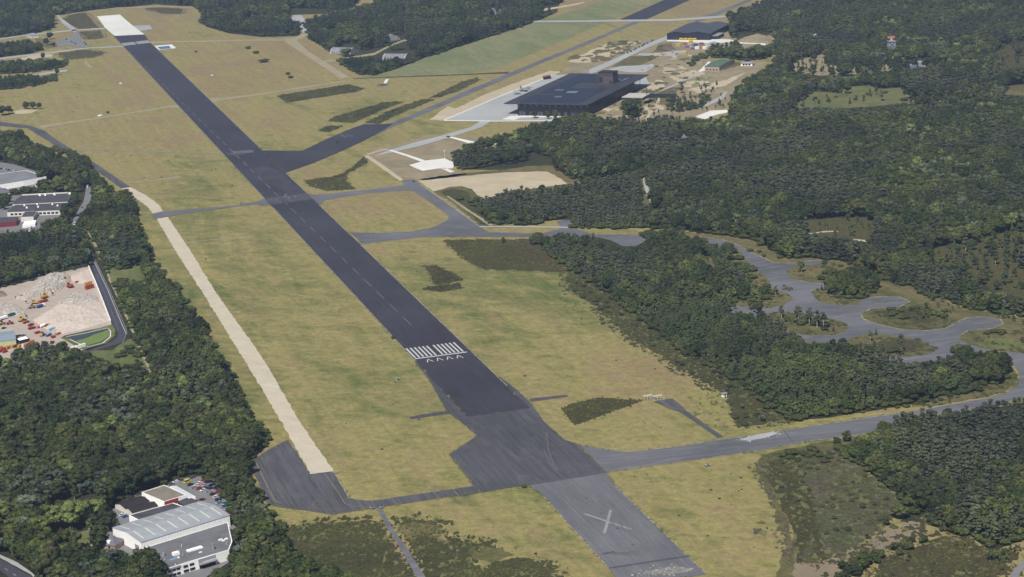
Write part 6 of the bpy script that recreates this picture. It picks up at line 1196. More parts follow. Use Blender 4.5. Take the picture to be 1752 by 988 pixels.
# ---- recycling yard
t, W, D, s = gable('shed', (-30, 588), (27, 581), (0, 569), 5.0, 1.0, 'pale green shed with light blue roof at the left edge of the yard', 'shed', plain('pale_green_wall', (0.42, 0.46, 0.26), .7, .08), plain('light_blue_roof', (0.22, 0.28, 0.34), .5, .08), .3)
t, c, L = poly_building('site_office', [(27.5, 580), (44, 575), (50.5, 579), (33, 583.5)], 3.0, 'long white site cabin beside the pale green shed', 'cabin', frame, white, .05)
def wallrun(name, pts, th, hh, label, mt, cat='wall'):
    P = [G(*p) for p in pts]; c = P[0]; t = thing(name, c, 0, label, cat); m = MB()
    for a, b in zip(P[:-1], P[1:]):
        u = (b-a).normalized(); n = Vector((-u.y, u.x))*th/2; q = [a+n-c, b+n-c, b-n-c, a-n-c]
        m.add([(p.x, p.y, -.2) for p in q]+[(p.x, p.y, hh) for p in q], [(0, 3, 2, 1), (4, 5, 6, 7), (0, 1, 5, 4), (1, 2, 6, 5), (2, 3, 7, 6), (3, 0, 4, 7)])
    m.build('panels', mt, t); m = MB()
    for a, b in zip(P[:-1], P[1:]):
        n_ = max(1, int((b-a).length/6))
        for k in range(n_+1): p = a.lerp(b, k/n_)-c; m.box(p.x-.35, p.x+.35, p.y-.35, p.y+.35, -.1, hh+.15)
    m.build('posts', concr, t)
wallrun('retaining_wall', [(152, 460), (163, 485), (176, 518), (190, 555)], .7, 3.0, 'long white retaining wall between rubble yard and black road', white)
wallrun('block_wall', [(-40, 500), (0, 491), (60, 479), (110, 468), (152, 459)], .8, 1.6, 'grey block wall along the back of the rubble yard', concr)
wallrun('low_wall', [(121, 600), (133, 597), (146, 593)], 1.5, 2.8, 'short white block wall at the yard entrance by the pond', white)
def heap(px, H_, rough, label, mt, k=5.0, cell=1.0, seed=1):
    P = [G(*p) for p in px]; a = np.array([tuple(p) for p in P]); lo, hi = a.min(0), a.max(0); c = (lo+hi)/2
    nx, ny = int((hi[0]-lo[0])/cell)+1, int((hi[1]-lo[1])/cell)+1; rg = np.random.default_rng(seed)
    yy, xx = np.mgrid[0:ny, 0:nx]; Q = np.stack([lo[0]+xx.ravel()*cell, lo[1]+yy.ravel()*cell], 1); ins = inside(Q, a.tolist())
    d = np.full(len(Q), 1e9); n = len(a)
    for i in range(n):
        A_, B_ = a[i], a[(i+1) % n]; u = B_-A_; tt = np.clip(((Q-A_)@u)/(u@u), 0, 1); d = np.minimum(d, np.linalg.norm(Q-(A_+tt[:, None]*u), axis=1))
    z = np.where(ins, H_*(1-np.exp(-d/k)), -.4)
    nz = np.array([noise.noise(Vector((q[0]*.11, q[1]*.08, seed)))+.6*noise.noise(Vector((q[0]*.35, q[1]*.3, seed+4))) for q in Q])
    z = z*(1+.45*nz)+np.where(ins, rg.normal(0, rough, len(Q)), 0); xy = Q-c+rg.normal(0, cell*.2, Q.shape)
    idx = np.arange(nx*ny).reshape(ny, nx); F = np.stack([idx[:-1, :-1], idx[:-1, 1:], idx[1:, 1:], idx[1:, :-1]], -1).reshape(-1, 4); keep = ins[F].any(1); F = F[keep]
    used = np.unique(F); mp = -np.ones(len(Q), int); mp[used] = np.arange(len(used))
    me = bpy.data.meshes.new('rubble_heap'); me.from_pydata(np.column_stack([xy, z])[used].tolist(), [], mp[F].tolist()); me.materials.append(mt)
    o = bpy.data.objects.new('rubble_heap', me); COL.objects.link(o); o.location = (c[0], c[1], .15); tag(o, label, 'heap')
rb = NB('broken_concrete'); p = rb.pos(); v = rb.n('ShaderNodeTexVoronoi'); v.inputs['Scale'].default_value = .55; rb.l(p, v.inputs['Vector'])
rb.out(rb.mix(1.0, rb.ramp(v.outputs['Color'], [(0, (0.24, 0.22, 0.20)), (.4, (0.33, 0.30, 0.27)), (1, (0.43, 0.41, 0.38))]), (1, 1, 1), 'MULTIPLY'))
pinks = sandmat('crushed_pink_rubble', (0.46, 0.38, 0.33), (0.52, 0.46, 0.41), .25, 2)
heap([(24, 512), (50, 500), (62, 486), (78, 473), (105, 470), (122, 474), (120, 486), (100, 500), (75, 506), (45, 514)], 6.0, .28, 'high white heap of broken concrete at the back of the yard', rb.m, 6)
heap([(55, 548), (85, 531), (100, 520), (135, 521), (170, 517), (188, 550), (150, 562), (108, 572), (80, 565)], 3.0, .06, 'wide smooth heap of crushed pinkish rubble before the pond', pinks, 9, 1.0, 2)
heap([(96, 521), (108, 509), (128, 501), (150, 504), (168, 511), (170, 517), (135, 520)], 2.6, .3, 'low ridge of grey broken slabs in the middle of the yard', rb.m, 4, 1.0, 3)
heap([(118, 472), (150, 462), (158, 480), (150, 487), (125, 484)], 2.0, .06, 'flat pinkish heap in the far right corner of the yard', pinks, 7, 1.0, 4)
heap([(-10, 526), (10, 518), (30, 522), (45, 535), (30, 541), (10, 538), (-10, 535)], 1.8, .25, 'low scatter of grey slabs at the left side of the yard', rb.m, 3, 1.0, 5)
heap([(-20, 497), (6, 499), (14, 507), (-20, 512)], 3.0, .1, 'brown earth heap at the left edge of the yard', plain('earth', (0.20, 0.15, 0.11), .9, .2), 4, 1.0, 6)
heap([(1258, 72), (1270, 66), (1285, 62), (1296, 60), (1312, 62), (1324, 70), (1318, 75), (1280, 74)], 5, .1, 'sand heap by the wood right of the hangar', M['dirt'], 10, 2.0, 7)
heap([(1130, 83), (1140, 80), (1152, 81), (1158, 85), (1145, 87)], 3, .1, 'dark brown soil heap in front of the hangar', plain('dark_soil', (0.13, 0.09, 0.08), .9, .2), 8, 2.0, 8)
# ================================================================== VEHICLES
glassv = plain('vehicle_glass', (0.02, 0.024, 0.03), .12, .1, spec=.6)
def wheel(t, x, y, r, w=.25):
    m = MB(); m.tube((x, y-w/2, r), (x, y+w/2, r), r, r, 10); return m.build('wheel', rubber, t)
def car(kind='car'):
    L, Wd = (4.4, 1.8) if kind == 'car' else (5.2, 2.0)
    t = thing('parked_car' if kind == 'car' else 'van', (0, 0), 0, 'x', kind)
    m = MB(); h1, h2 = (.85, 1.45) if kind == 'car' else (1.0, 2.1)
    pr = [(-L/2, .35), (-L/2, h1-.05), (-L*.46, h1), (L*.25, h1), (L*.48, h1-.22), (L/2, .55), (L/2, .35)]
    m.prism([(u, z_) for u, z_ in pr], -Wd/2, Wd/2, 'y')
    m.v = [(u, y, z_) for u, y, z_ in m.v]
    m.build('body', white, t)
    a = (-L*.42, -L*.33, L*.08, L*.26) if kind == 'car' else (-L*.47, -L*.46, L*.22, L*.33)
    m = MB(); wi = Wd/2-.06; wt = Wd/2-.22
    m.add([(a[0], -wi, h1), (a[3], -wi, h1), (a[3], wi, h1), (a[0], wi, h1), (a[1], -wt, h2-.05), (a[2], -wt, h2-.05), (a[2], wt, h2-.05), (a[1], wt, h2-.05)], [(0, 3, 2, 1), (4, 5, 6, 7), (0, 1, 5, 4), (1, 2, 6, 5), (2, 3, 7, 6), (3, 0, 4, 7)])
    m.build('windows', glassv if kind == 'car' else glassv, t)
    m = MB(); m.box(a[1]-.02, a[2]+.02, -wt-.02, wt+.02, h2-.047, h2); m.build('roof', white, t)
    for sx in (-1, 1):
        for sy in (-1, 1): wheel(t, sx*L*.31, sy*(Wd/2-.1), .33)
    return t
def paintmat(n, c): return plain('car_paint_'+n, c, .25, .03, spec=.5)
PC = {n: paintmat(n, c) for n, c in dict(white=(.72, .72, .72), black=(.012, .012, .014), grey=(.12, .13, .14), silver=(.40, .41, .43), red=(.36, .02, .02), darkred=(.16, .015, .02), blue=(.03, .09, .34), navy=(.015, .025, .09), yellow=(.70, .62, .02), green=(.03, .22, .09), beige=(.40, .35, .26), brown=(.13, .08, .05), skyblue=(.20, .34, .55)).items()}
CARS = {'car': car('car'), 'van': car('van')}; CUSED = {}
CM = {}
def put_car(px, py, colr, ang, label, kind='car', group=None, z=Z3):
    p = G(px, py); base = CARS[kind]
    if (kind, colr) not in CM:
        d = {}
        for ch in base.children:
            if ch.name.split('.')[0] in ('body', 'roof'): me = ch.data.copy(); me.materials[0] = PC[colr]; d[ch.name.split('.')[0]] = me
        CM[(kind, colr)] = d
    r = base.copy(); COL.objects.link(r); r.location = (p.x, p.y, z); r.rotation_euler = (0, 0, ang); tag(r, label, kind, group)
    for ch in base.children:
        c_ = ch.copy(); COL.objects.link(c_); c_.parent = r; n_ = ch.name.split('.')[0]
        if n_ in CM[(kind, colr)]: c_.data = CM[(kind, colr)][n_]
LOT = [(581, 130, 'white', 'white car in the back row beside the yellow van'), (545, 148, 'grey', 'grey car left of the white one in the back row'), (512, 148, 'black', 'leftmost black car in the back row of the car park'), (625, 115, 'grey', 'dark grey car between white car and yellow van'),
 (735, 90, 'grey', 'grey car in the furthest corner of the car park'), (800, 140, 'white', 'white car touching the bright red one at the back'), (833, 118, 'red', 'bright red car at the top of the packed rows'), (715, 155, 'black', 'black car right below the yellow van'), (762, 172, 'white', 'white car beside the small red one in the packed rows'),
 (790, 192, 'red', 'small red car behind the big white one'), (868, 135, 'navy', 'dark blue car right of the bright red one'), (742, 180, 'silver', 'silver car at the left end of the second row'), (830, 205, 'white', 'clean white car in the middle of the packed rows'), (880, 217, 'silver', 'silver car right of the clean white one'),
 (905, 160, 'black', 'black car in the row behind the silver ones'), (940, 182, 'black', 'black car near the hedge at the right of the packed rows'), (968, 192, 'navy', 'dark blue car next to the hedge'), (915, 240, 'black', 'black car in front of the red one by the hedge'), (958, 222, 'red', 'red car by the hedge above the white one'),
 (948, 264, 'white', 'white car in the column along the hedge'), (965, 292, 'black', 'black car below the white one along the hedge'), (968, 318, 'skyblue', 'pale blue car below the black one along the hedge'), (1030, 322, 'green', 'green car by the right hedge'), (1035, 347, 'blue', 'blue car just below the green one'),
 (1048, 375, 'silver', 'silver car beside the white hall end'), (1078, 365, 'white', 'white car at the outer edge near the hall end'), (1080, 407, 'red', 'red car near the corner of the white hall'), (1092, 432, 'black', 'black car at the end of the column by the hall corner'), (820, 290, 'darkred', 'dark red car close to the white lean-to'), (850, 160, 'silver', 'silver car squeezed behind the dark blue one'),
 (890, 190, 'navy', 'dark blue car between the packed rows'), (858, 185, 'darkred', 'dark red car in the centre of the packed rows'), (105, 277, 'grey', 'grey car beside the black gabled roofs'), (145, 270, 'black', 'black car second in the row behind the black roofs'), (185, 258, 'black', 'black car third in the row behind the black roofs'), (230, 247, 'grey', 'grey car at the end of the row behind the black roofs'),
 (30, 300, 'darkred', 'dark red car at the wood edge left of the black roofs'), (130, 442, 'blue', 'blue car behind the villa'), (105, 425, 'white', 'white car behind the blue one by the villa'), (1100, 470, 'beige', 'beige car under the hedge at the hall end'), (1085, 882, 'black', 'dark car by the office entrance'), (1010, 345, 'silver', 'silver car left of the blue one at the hedge'), (975, 205, 'grey', 'grey car behind the red one at the hedge')]
base_a = ground_dir(320, 825, 30, -9)
for i, (x, y, cl, lb) in enumerate(LOT):
    put_car(190+x/5.254, 800+y/5.254+1.5, cl, base_a+((i*37) % 10-5)*.04+(math.pi if i % 3 == 0 else 0), lb)
put_car(190+687/5.254, 826, 'yellow', base_a+.1, 'bright yellow van in the back row of the car park', 'van')
for x, y, cl, lb in ((159, 344, 'white', 'white van parked under trees on the factory road'), (128, 385, 'white', 'white van at the lower end of the factory road'), (150, 321, 'white', 'white van at the top end of the factory road'), (51, 396, 'white', 'white van in the trees below the factory')): put_car(x, y, cl, ground_dir(150, 340, -8, 12), lb, 'van')
for x, y, cl, lb in ((130, 341, 'white', 'white car by the corner of the factory roof'), (136, 349, 'silver', 'silver car on the left side of the factory road'), (140, 356, 'beige', 'beige car on the left side of the factory road'), (144, 364, 'silver', 'silver car on the right side of the factory road'), (152, 352, 'grey', 'grey car under the tree on the factory road'), (2, 290, 'blue', 'blue car on the roof car park at the left edge'), (9, 290, 'white', 'white car on the left edge car park'), (15, 292, 'black', 'black car on the left edge car park'), (26, 292.5, 'white', 'white car alone above the big flat roof'), (7, 563, 'black', 'black car in the yard beside the red tractor'), (34, 576, 'black', 'black car behind the white site cabin'), (40, 575.5, 'grey', 'grey car behind the white site cabin')): put_car(x, y, cl, ground_dir(x, y, 10, -3), lb)
for i in range(10): put_car(1074+i*4.7+(i % 3), 91.5-i*2.35, ['blue', 'navy', 'skyblue', 'blue', 'grey', 'navy', 'darkred', 'blue', 'silver', 'grey'][i], ground_dir(1100, 80, 10, -5), 'van in the line of parked vehicles along the road to the hangar', 'van', 'vans along the road to the hangar')
for i, (x, y) in enumerate(((114, 68.5), (118, 70), (121, 72), (125, 74.5), (129, 76), (142, 71), (144, 74), (147, 77))): put_car(x, y, ['blue', 'white', 'blue', 'skyblue', 'blue', 'white', 'blue', 'navy'][i], ground_dir(x, y, 10, 5), 'blue or white van standing on the far car park', 'van', 'vans on the far car park')
for b in CARS.values():
    for ch in list(b.children): bpy.data.objects.remove(ch)
    bpy.data.objects.remove(b)
def excavator(px, py, ang, label, bodym=yellow, sc=1.0, up=1.0):
    t = thing('excavator', G(px, py), ang, label, 'excavator', z=Z3); t.scale = (sc,)*3
    for sy in (-1.25, 1.25):
        m = MB(); m.prism([(-2, .15), (2, .15), (2.4, .5), (2, .95), (-2, .95), (-2.4, .5)], sy-.3, sy+.3, 'y'); m.build('crawler_track', rubber, t)
    m = MB(); m.box(-2.4, 1.6, -1.4, 1.4, 1.05, 2.2); m.box(-2.9, -2.4, -1.3, 1.3, 1.1, 2.0); m.build('body', bodym, t)
    m = MB(); m.box(.1, 1.7, .4, 1.4, 2.203, 3.2); c_ = m.build('cab', glassv, t); m = MB(); m.box(.05, 1.75, .35, 1.45, 3.203, 3.3); m.build('cab_roof', bodym, c_)
    k = (4.6, 0, 4.2+1.6*up); e_ = (7.2, 0, 2.2+3*max(0, up-.6)); m = MB(); m.tube((1.4, -.2, 2.0), k, .32, .26, 4); m.build('boom', yellow, t); m = MB(); m.tube(k, e_, .26, .18, 4); m.build('stick', yellow, t)
    m = MB(); m.prism([(e_[0]-.5, e_[2]), (e_[0]+.5, e_[2]), (e_[0]+.2, e_[2]-1), (e_[0]-.7, e_[2]-.9)], -.6, .6, 'y'); m.build('bucket', frame, t)
def skip(px, py, ang, colr, label, L=6.0, W_s=2.4, H_=1.8, fill=None):
    t = thing('skip_container', G(px, py), ang, label, 'skip', z=Z3); m = MB(); a, b = L/2, W_s/2; h_ = H_; i = .12
    m.add([(-a+.4, -b+.2, .1), (a-.4, -b+.2, .1), (a-.4, b-.2, .1), (-a+.4, b-.2, .1), (-a, -b, h_), (a, -b, h_), (a, b, h_), (-a, b, h_), (-a+i, -b+i, h_), (a-i, -b+i, h_), (a-i, b-i, h_), (-a+i, b-i, h_), (-a+.5, -b+.3, .3), (a-.5, -b+.3, .3), (a-.5, b-.3, .3), (-a+.5, b-.3, .3)],
          [(3, 2, 1, 0), (0, 1, 5, 4), (1, 2, 6, 5), (2, 3, 7, 6), (3, 0, 4, 7), (4, 5, 9, 8), (5, 6, 10, 9), (6, 7, 11, 10), (7, 4, 8, 11), (8, 9, 13, 12), (9, 10, 14, 13), (10, 11, 15, 14), (11, 8, 12, 15), (12, 13, 14, 15)])
    m.build('tub', colr, t); m = MB()
    for x in (-a*.5, 0, a*.5):
        for s in (-1, 1): m.box(x-.08, x+.08, s*b-.06, s*b+.06, .2, h_+.03)
    m.build('ribs', colr, t)
    if fill:
        m = MB(); m.add([(-a+.3, -b+.3, h_*.7), (a-.3, -b+.3, h_*.7), (a-.3, b-.3, h_*.7), (-a+.3, b-.3, h_*.7), (0, 0, h_+.5)], [(0, 1, 4), (1, 2, 4), (2, 3, 4), (3, 0, 4)]); m.build('load', fill, t)
def truck(px, py, ang, cabm, bodm, label, cat='truck'):
    t = thing('truck', G(px, py), ang, label, cat, z=Z3); m = MB(); m.box(-4, 3.6, -.5, .5, .6, .95); m.build('chassis', frame, t)
    m = MB(); m.prism([(2.1, .7), (4.1, .7), (4.1, 1.9), (3.8, 3.0), (2.1, 3.0)], -1.2, 1.2, 'y'); c_ = m.build('cab', cabm, t); m = MB(); m.box(4.0, 4.13, -1.05, 1.05, 1.75, 2.5); m.build('windscreen', glassv, c_)
    m = MB(); m.add([(-4, -1.15, 1), (1.9, -1.15, 1), (1.9, 1.15, 1), (-4, 1.15, 1), (-4.2, -1.3, 2.6), (1.95, -1.3, 2.6), (1.95, 1.3, 2.6), (-4.2, 1.3, 2.6)], [(3, 2, 1, 0), (0, 1, 5, 4), (1, 2, 6, 5), (2, 3, 7, 6), (3, 0, 4, 7), (4, 5, 6, 7)]); m.build('tipper_body', bodm, t)
    for x in (-3, -1.7, 3):
        for s in (-1, 1): wheel(t, x, s*1.05, .5, .35)
def loader(px, py, ang, colr, label, sc=1.0, cat='wheel loader'):
    t = thing('wheel_loader', G(px, py), ang, label, cat, z=Z3); t.scale = (sc,)*3; m = MB(); m.prism([(-3, .9), (-3, 1.9), (-.6, 2.2), (1.6, 1.8), (1.6, .9)], -.9, .9, 'y'); m.build('body', colr, t)
    m = MB(); m.box(-1, .4, -.75, .75, 2.1, 3.2); m.build('cab', glassv, t); m = MB(); m.tube((1.2, 0, 1.6), (3.3, 0, .8), .3, .22, 4); m.build('arm', colr, t)
    m = MB(); m.prism([(3.2, .1), (4.3, .1), (3.5, .4), (3.3, 1.3)], -1.35, 1.35, 'y'); m.build('bucket', metal, t)
    for x in (-1.9, 1.3):
        for s in (-1, 1): wheel(t, x, s*1.05, .72, .5)
def Y5(cx_, cy_): return cx_/5.4875, 440+cy_/5.4875
ga = ground_dir(60, 520, 10, -3)
excavator(*Y5(660, 288), ga+1.3, 'red and yellow excavator with raised arm before the white rubble heap', redpaint, 1.35, 1.8)
skip(*Y5(842, 300), ga, redpaint, 'large red skip container beside the white retaining wall', 9, 2.8, 3.0); skip(*Y5(830, 272), ga, yellow, 'yellow container behind the large red skip by the wall', 8, 2.6, 3.4, yellow)
skip(*Y5(722, 243), ga+.2, redpaint, 'small red skip lying on the flat heap behind the excavator', 4, 2, 1.2)
excavator(*Y5(420, 388), ga, 'yellow excavator standing behind the red and blue skips', yellow, 1.3, .6); skip(*Y5(410, 428), ga, redpaint, 'bright red skip between yellow excavator and blue tipper', 8, 2.6, 2.4, redpaint)
truck(*Y5(385, 475), ga, white, bluep, 'blue tipper truck with a white cab in the middle of the yard'); excavator(*Y5(330, 440), ga+2.2, 'yellow excavator at the left of the blue tipper', yellow, 1.1, .7)
loader(*Y5(298, 485), ga+2.6, plain('dull_brown_paint', (.22, .15, .08), .6, .1), 'brown loader at the tail of the blue tipper', 1.1); excavator(*Y5(220, 385), ga+2.6, 'small yellow excavator alone at the foot of the white heap', yellow, .95, .5)
excavator(*Y5(205, 605), ga+.4, 'yellow and grey excavator at the head of the machine row', yellow, 1.2, .3); loader(*Y5(245, 622), ga, orange, 'orange loader behind the first machine of the row', 1.1)
skip(*Y5(290, 650), ga+.3, redpaint, 'red skip upper one of the pair in the machine row', 6.5); skip(*Y5(300, 680), ga-.1, plain('dark_red_paint', (.22, .03, .03), .6, .1), 'dark red skip lower one of the pair in the machine row', 6.5)
def tank(px, py, colr, label):
    t = thing('storage_tank', G(px, py), ga, label, 'tank', z=Z3); m = MB(); m.tube((-2.2, 0, 1.6), (2.2, 0, 1.6), 1.2, 1.2, 12); m.build('vessel', colr, t)
    for x in (-1.5, 1.5): m = MB(); m.box(x-.2, x+.2, -1, 1, 0, .8); m.build('saddle', frame, t)
tank(*Y5(365, 668), plain('pink_paint', (.60, .22, .22), .5, .1), 'pinkish tank in the machine row'); tank(*Y5(400, 662), white, 'white tank right of the pinkish one')
skip(*Y5(440, 655), ga, MATS['dark_red_paint'], 'dark red skip at the right of the white tank', 6); skip(*Y5(352, 722), ga, plain('magenta_paint', (.35, .04, .12), .5, .1), 'magenta skip left of the yellow loader', 5)
loader(*Y5(402, 742), ga+.5, yellow, 'yellow loader among the skips near the trees', 1.1); skip(*Y5(455, 745), ga+.2, bluep, 'blue skip right of the yellow loader', 6, 2.4, 2, lblue); skip(*Y5(490, 690), ga, lblue, 'pale blue skip behind the blue one', 6, 2.4, 2, lblue)
skip(*Y5(545, 730), ga+.3, orange, 'orange skip at the right end of the machine row', 6, 2.2, 1.5, plain('scrap', (.30, .24, .17), .9, .4, scale=2)); skip(*Y5(500, 762), ga+.1, redpaint, 'small red skip at the tree edge below the blue ones', 4)
skip(*Y5(520, 700), ga-.2, offwhite, 'pale skip between pale blue and orange ones', 4, 2.2, 1.6, concr)
loader(*Y5(90, 635), ga+2.5, redpaint, 'red tractor at the left side of the yard', 1.1, 'tractor'); loader(*Y5(20, 638), ga, yellow, 'yellow loader at the left picture edge of the yard', 1.1)
skip(*Y5(110, 555), ga, teal, 'dark teal skip behind the white box truck', 7, 2.5, 2.2); truck(*Y5(30, 590), ga, white, white, 'white box truck at the left side of the yard', 'truck')
for i, (x, y, c_) in enumerate(((8, 895, redpaint), (35, 880, redpaint), (62, 868, yellow), (90, 860, orange), (120, 855, yellow), (15, 868, orange), (150, 850, MATS['dark_red_paint']), (185, 850, yellow), (215, 850, offwhite), (45, 900, redpaint), (245, 842, orange), (275, 835, MATS['dark_red_paint']), (300, 810, orange))):
    skip(*Y5(x, y), ga+(i % 3)*.4, c_, '%s skip in the scrap row before the pale green shed, number counted by its neighbours' % 'red' if False else 'red or yellow skip stacked in the row before the pale green shed', 4.5, 2.2, 2.2, c_); 
for o in [o for o in bpy.data.objects if o.get('label', '').startswith('red or yellow skip')]: o['group'] = 'skips before the pale green shed'
# aircraft, pavilion and navigation gear
def jet(px, py, ang, sc, label):
    t = thing('jet_aircraft', G(px, py), ang, label, 'aircraft', z=Z3); t.scale = (sc,)*3
    m = MB(); m.tube((-6, 0, 2), (4, 0, 2), .8, .8, 10); m.tube((4, 0, 2), (8.5, 0, 1.9), .8, .08, 10); m.build('fuselage', metal, t)
    for s in (-1, 1):
        m = MB(); m.add([(2.5, s*.6, 1.9), (-4.5, s*.6, 1.9), (-4.8, s*5.2, 1.9), (-3.2, s*5.2, 1.9), (2.5, s*.6, 2.1), (-4.5, s*.6, 2.1), (-4.8, s*5.2, 2.0), (-3.2, s*5.2, 2.0)], [(0, 1, 2, 3), (7, 6, 5, 4), (0, 4, 5, 1), (1, 5, 6, 2), (2, 6, 7, 3), (3, 7, 4, 0)]); m.build('wing', metal, t)
    m = MB(); m.prism([(-6, 2.6), (-3.2, 2.6), (-5.2, 5.6), (-6.4, 5.6)], -.12, .12, 'y'); m.build('tail_fin', metal, t); m = MB(); m.tube((2.5, 0, 2.65), (5, 0, 2.5), .45, .2, 8); m.build('canopy', glassv, t)
    m = MB()
    for x, y in ((5, 0), (-1.5, 1.4), (-1.5, -1.4)): m.tube((x, y, 0), (x, y, 1.8), .12)
    m.build('landing_gear', frame, t)
jet(899, 156, ground_dir(899, 156, 10, -2), 1.5, 'large pale jet parked left of the museum roof'); jet(886, 162, ground_dir(886, 162, 10, 1), 1.0, 'smaller grey jet parked nearest the apron edge')
t, c, L = poly_building('kiosk', [(929, 130), (941, 127.7), (942.5, 130), (930, 132)], 4.2, 'dark kiosk with reddish roof on the apron behind the museum', 'kiosk', frame, brick, .1)
def antenna(px, py, label):
    t = thing('navigation_antenna', G(px, py), .3, label, 'antenna'); m = MB()
    for x in (-2.2, 0, 2.2): m.tube((x, 0, 0), (x, 0, 2.6), .12)
    m.build('supports', offwhite, t); m = MB(); m.box(-3.4, 3.4, -.2, .2, 2.6, 3.1); m.build('beam', offwhite, t)
    for x in (-3, -1.5, 0, 1.5, 3): m = MB(); m.box(x-.15, x+.15, -1.2, 1.4, 3.103, 3.5); m.build('element', offwhite, t)
    m = MB(); m.box(2.6, 4.6, -3.2, -1.6, 0, 1.8); m.build('cabinet', metal, t)
antenna(1108, 684, 'left white antenna array at the end of the short asphalt road'); antenna(1125, 684.5, 'right white antenna array next to the short asphalt road')
def hut(px, py, label, mt=white, w_=3, h_=2.4, cat='hut'):
    t = thing('hut', G(px, py), .5, label, cat); m = MB(); m.box(-w_/2, w_/2, -w_*.4, w_*.4, 0, h_); m.build('wall', mt, t); m = MB(); m.box(-w_/2-.6, w_/2+.6, -w_*.4-.6, w_*.4+.6, h_+.003, h_+.3); m.build('roof', metal, t); m = MB(); m.box(-.5, .5, -w_*.4-.06, -w_*.4-.004, 0, 2); m.build('door', frame, t)
hut(1239, 679, 'small white hut with flat roof on the edge of the heather belt'); hut(680, 651, 'tiny white cabinet on the grass left of the runway', white, 1.6, 1.5); hut(368, 290.5, 'tiny white cabinet beside the upper runway', white, 1.8, 1.4); hut(637, 871, 'white marker box left of the narrow path mouth', white, 1.2, .8, 'marker box'); hut(653, 870, 'white marker box right of the narrow path mouth', white, 1.2, .8, 'marker box')
hut(412, 349, 'small white box on the grass corner beside the left crossing taxiway', white, 1.8, 1.2); hut(1210, 798, 'low grey cover on the grass below the right hand taxiway', metal, 2, .8, 'cover')
# construction site before the hangar
def cabin(px, py, mt, label, L=9, grp=None, a=None):
    t = thing('site_cabin', G(px, py), ground_dir(px, py, 10, 0) if a is None else a, label, 'cabin', grp); m = MB(); m.box(-L/2, L/2, -1.6, 1.6, 0, 3.2); m.build('shell', mt, t); m = MB(); m.box(-L/2-.1, L/2+.1, -1.7, 1.7, 3.203, 3.4); m.build('roof', mt, t)
    for x in (-L*.3, L*.1): m = MB(); m.box(x, x+1.6, -1.66, -1.603, 1, 2.2); m.build('window', glassdark, t)
by_ = plain('bright_yellow_paint', (0.55, 0.42, 0.06), .6, .1)
for i in range(4): cabin(1166+i*7.5, 69.3+.1*i, by_, 'yellow cabin in the row against the black hangar wall', 5.5, 'yellow cabins against the hangar')
for x, y, mt, lb in ((1182, 73.5, by_, 'yellow container standing before the row of yellow cabins'), (1161, 79, by_, 'yellow container alone at the left of the hangar yard'), (1172, 92.5, by_, 'small yellow container nearest on the pale slab'), (1175, 82, purple, 'purple container at the left in the hangar yard'), (1184.5, 85.5, purple, 'purple container nearest the sand in the hangar yard'), (1193, 84, white, 'white cabin right of the nearest purple container'), (1171, 77, orange, 'orange container behind the left purple one'), (1181, 79, concr, 'grey container in the middle of the hangar yard'), (1200, 77, brick, 'reddish cabin at the right of the hangar yard'), (1206, 84, white, 'white cabin at the wood edge of the hangar yard'), (1190, 79, bluep, 'blue container in the centre of the hangar yard')): cabin(x, y, mt, lb, 5.5)
poly_building('site_building', [(1206, 75), (1222, 71), (1230, 73), (1216, 78)], 4, 'pale flat roofed building between hangar and wood', 'building', offwhite, blueroof, .1)
poly_building('farm_building', [(1568, 106.5), (1572, 104), (1589, 105.5), (1586, 108)], 6, 'grey blue roofed building half hidden in the right hand wood', 'building', metal, blueroof, .1)
poly_building('farm_store', [(1547, 112.5), (1560, 109.5), (1569, 110.5), (1556, 113.5)], 4, 'low pale blue store left of the grey blue roofed building', 'store', plain('faded_blue_wall', (0.20, 0.28, 0.36), .7, .1), blueroof, .1)
poly_building('bunker', [(1391, 60), (1396, 58), (1399, 62), (1394, 64)], 14, 'white square building top rising out of the far wood', 'building', white, offwhite, .1)
poly_building('brown_roofed_building', [(1250, 74), (1262, 71), (1268, 74), (1256, 77)], 5, 'low pale building at the edge of the wood right of the hangar yard', 'building', white, brick, .1)
# ---- left edge factory
t, W, D, s = gable('factory_hall', (21.7, 349.6), (115.8, 345), (123.7, 331), 6.5, 1.2, 'rear factory hall with wide black roof and white back parapet', 'factory', offwhite, darkroof, .3)
m = MB(); m.box(0, W*.85, s*D, s*D+.6, 6, 7.9); m.build('parapet', offwhite, t)
for x in (.35, .45, .62, .9): m = MB(); m.box(W*x, W*x+2.2, s*D*.8-1, s*D*.8+1, 6.8, 9.2); m.build('roof_unit', white, t)
t, W, D, s = gable('factory_hall', (12, 363), (105, 359.5), (115, 346.5), 5.0, 1.0, 'front factory hall with black roof and white windowed wall', 'factory', offwhite, darkroof, .3)
for k in range(12): m = MB(); m.box(W*(.06+.075*k), W*(.06+.075*k)+3, min(0, -s*.1), max(0, -s*.1)-.003 if s < 0 else -.003, 1.2, 3.2); m.build('window', glassdark, t)
for x, y in ((.2, .6), (.42, .7), (.5, .35), (.72, .6), (.85, .4), (.3, .3)): m = MB(); m.box(W*x, W*x+1.6, s*D*y-.8, s*D*y+.8, 5, 7.4); m.build('roof_vent', white, t)
poly_building('factory_annex', [(35.5, 372), (57, 371), (64, 361.5), (43, 362)], 5.0, 'square black roofed annex in front of the factory', 'annex', offwhite, darkroof, .1)
t, c, L = poly_building('factory_workshop', [(-30, 384), (28, 379), (31, 371), (-30, 374)], 5, 'low dark roofed workshop with a red wall at the left picture edge', 'workshop', plain('dull_red_wall', (0.15, 0.02, 0.03), .7, .1), darkroof, .1)
poly_building('loading_canopy', [(38, 386), (60, 383), (62, 377), (42, 379)], 3, 'white loading canopy below the black annex', 'canopy', white, white, .1)
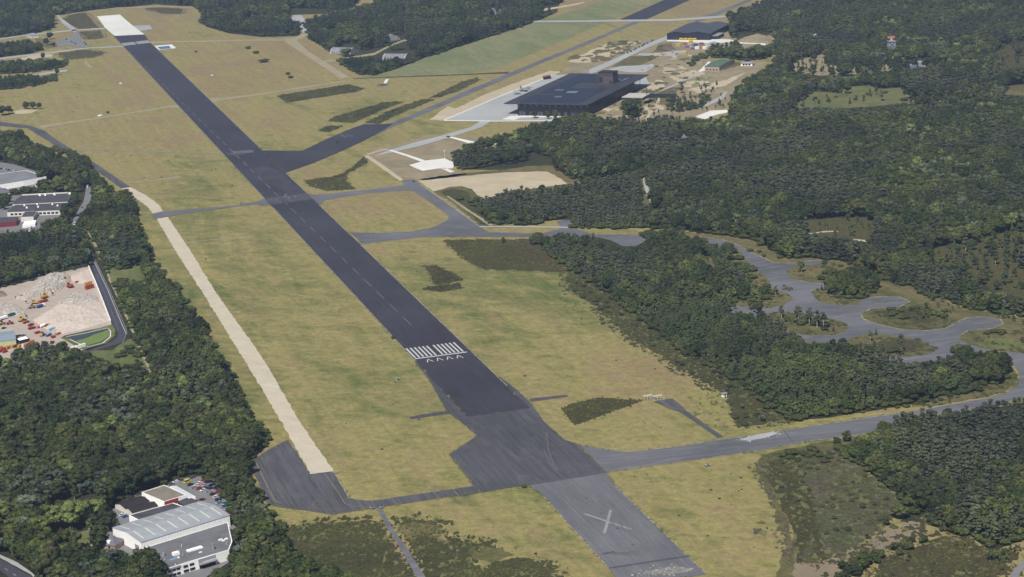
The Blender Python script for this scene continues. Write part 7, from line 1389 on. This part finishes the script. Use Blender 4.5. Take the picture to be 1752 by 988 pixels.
poly_building('supermarket_roof', [(-60, 304), (0, 297.5), (45, 291.5), (79, 302.5), (40, 310), (0, 316.5), (-60, 325)], 6, 'very large flat grey roofed building at the left edge', 'warehouse', white, plain('big_grey_roof', (0.17, 0.18, 0.20), .8, .15, scale=.06), .2)
hip('house', (80, 320), (104, 315.5), (101, 306.5), 4, 3.5, 'brown roofed house between factory and big flat roof', offwhite, plain('brown_tiles', (0.22, 0.17, 0.14), .8, .15), 0)
hip('house', (-12, 333), (17, 329), (13, 322), 4, 3.5, 'grey roofed house at the left picture edge', offwhite, slate, 0)
hip('house', (52, 62), (66, 60.5), (64, 57), 4, 3, 'pale house at the far wood edge at the top left', offwhite, metal, 0)
# low white railing / fences
def fence(pts, label, h_=1.4, mt=concr):
    P = [G(*p) for p in pts]; c = P[0]; t = thing('fence', c, 0, label, 'fence'); m = MB(); q = MB()
    for a, b in zip(P[:-1], P[1:]):
        n_ = max(1, int((b-a).length/3))
        for k in range(n_+1): p = a.lerp(b, k/n_)-c; m.box(p.x-.06, p.x+.06, p.y-.06, p.y+.06, 0, h_)
        a_, b_ = a-c, b-c
        for z_ in (.5, h_-.1): q.tube((a_.x, a_.y, z_), (b_.x, b_.y, z_), .04, .04, 4)
    m.build('posts', mt, t); q.build('rails', mt, t)
fence([(163, 447), (185, 492), (209, 548), (218, 571), (210, 588)], 'pale fence along the right side of the black yard road')
fence([(360, 822), (378, 833), (392, 862), (401, 893)], 'low fence between the car park and the hedge'); fence([(203, 862), (240, 848), (280, 832)], 'low fence behind the black roofed outbuildings')
# ------------------------------------------------------------------ the air
if HAZE_DENSITY > 0:
    hb = MB(); hb.box(-7000, 7000, -600, 9000, -3, 560); hm = bpy.data.materials.new('air_haze'); hm.use_nodes = True
    t_ = hm.node_tree; t_.nodes.remove(t_.nodes['Principled BSDF']); pv = t_.nodes.new('ShaderNodeVolumePrincipled')
    pv.inputs['Color'].default_value = (0.50, 0.66, 1.0, 1); pv.inputs['Density'].default_value = HAZE_DENSITY; pv.inputs['Anisotropy'].default_value = 0.1
    t_.links.new(pv.outputs[0], t_.nodes['Material Output'].inputs['Volume'])
    tag(hb.build('haze', hm), 'thin blue summer haze over the airfield', 'haze', kind='stuff')
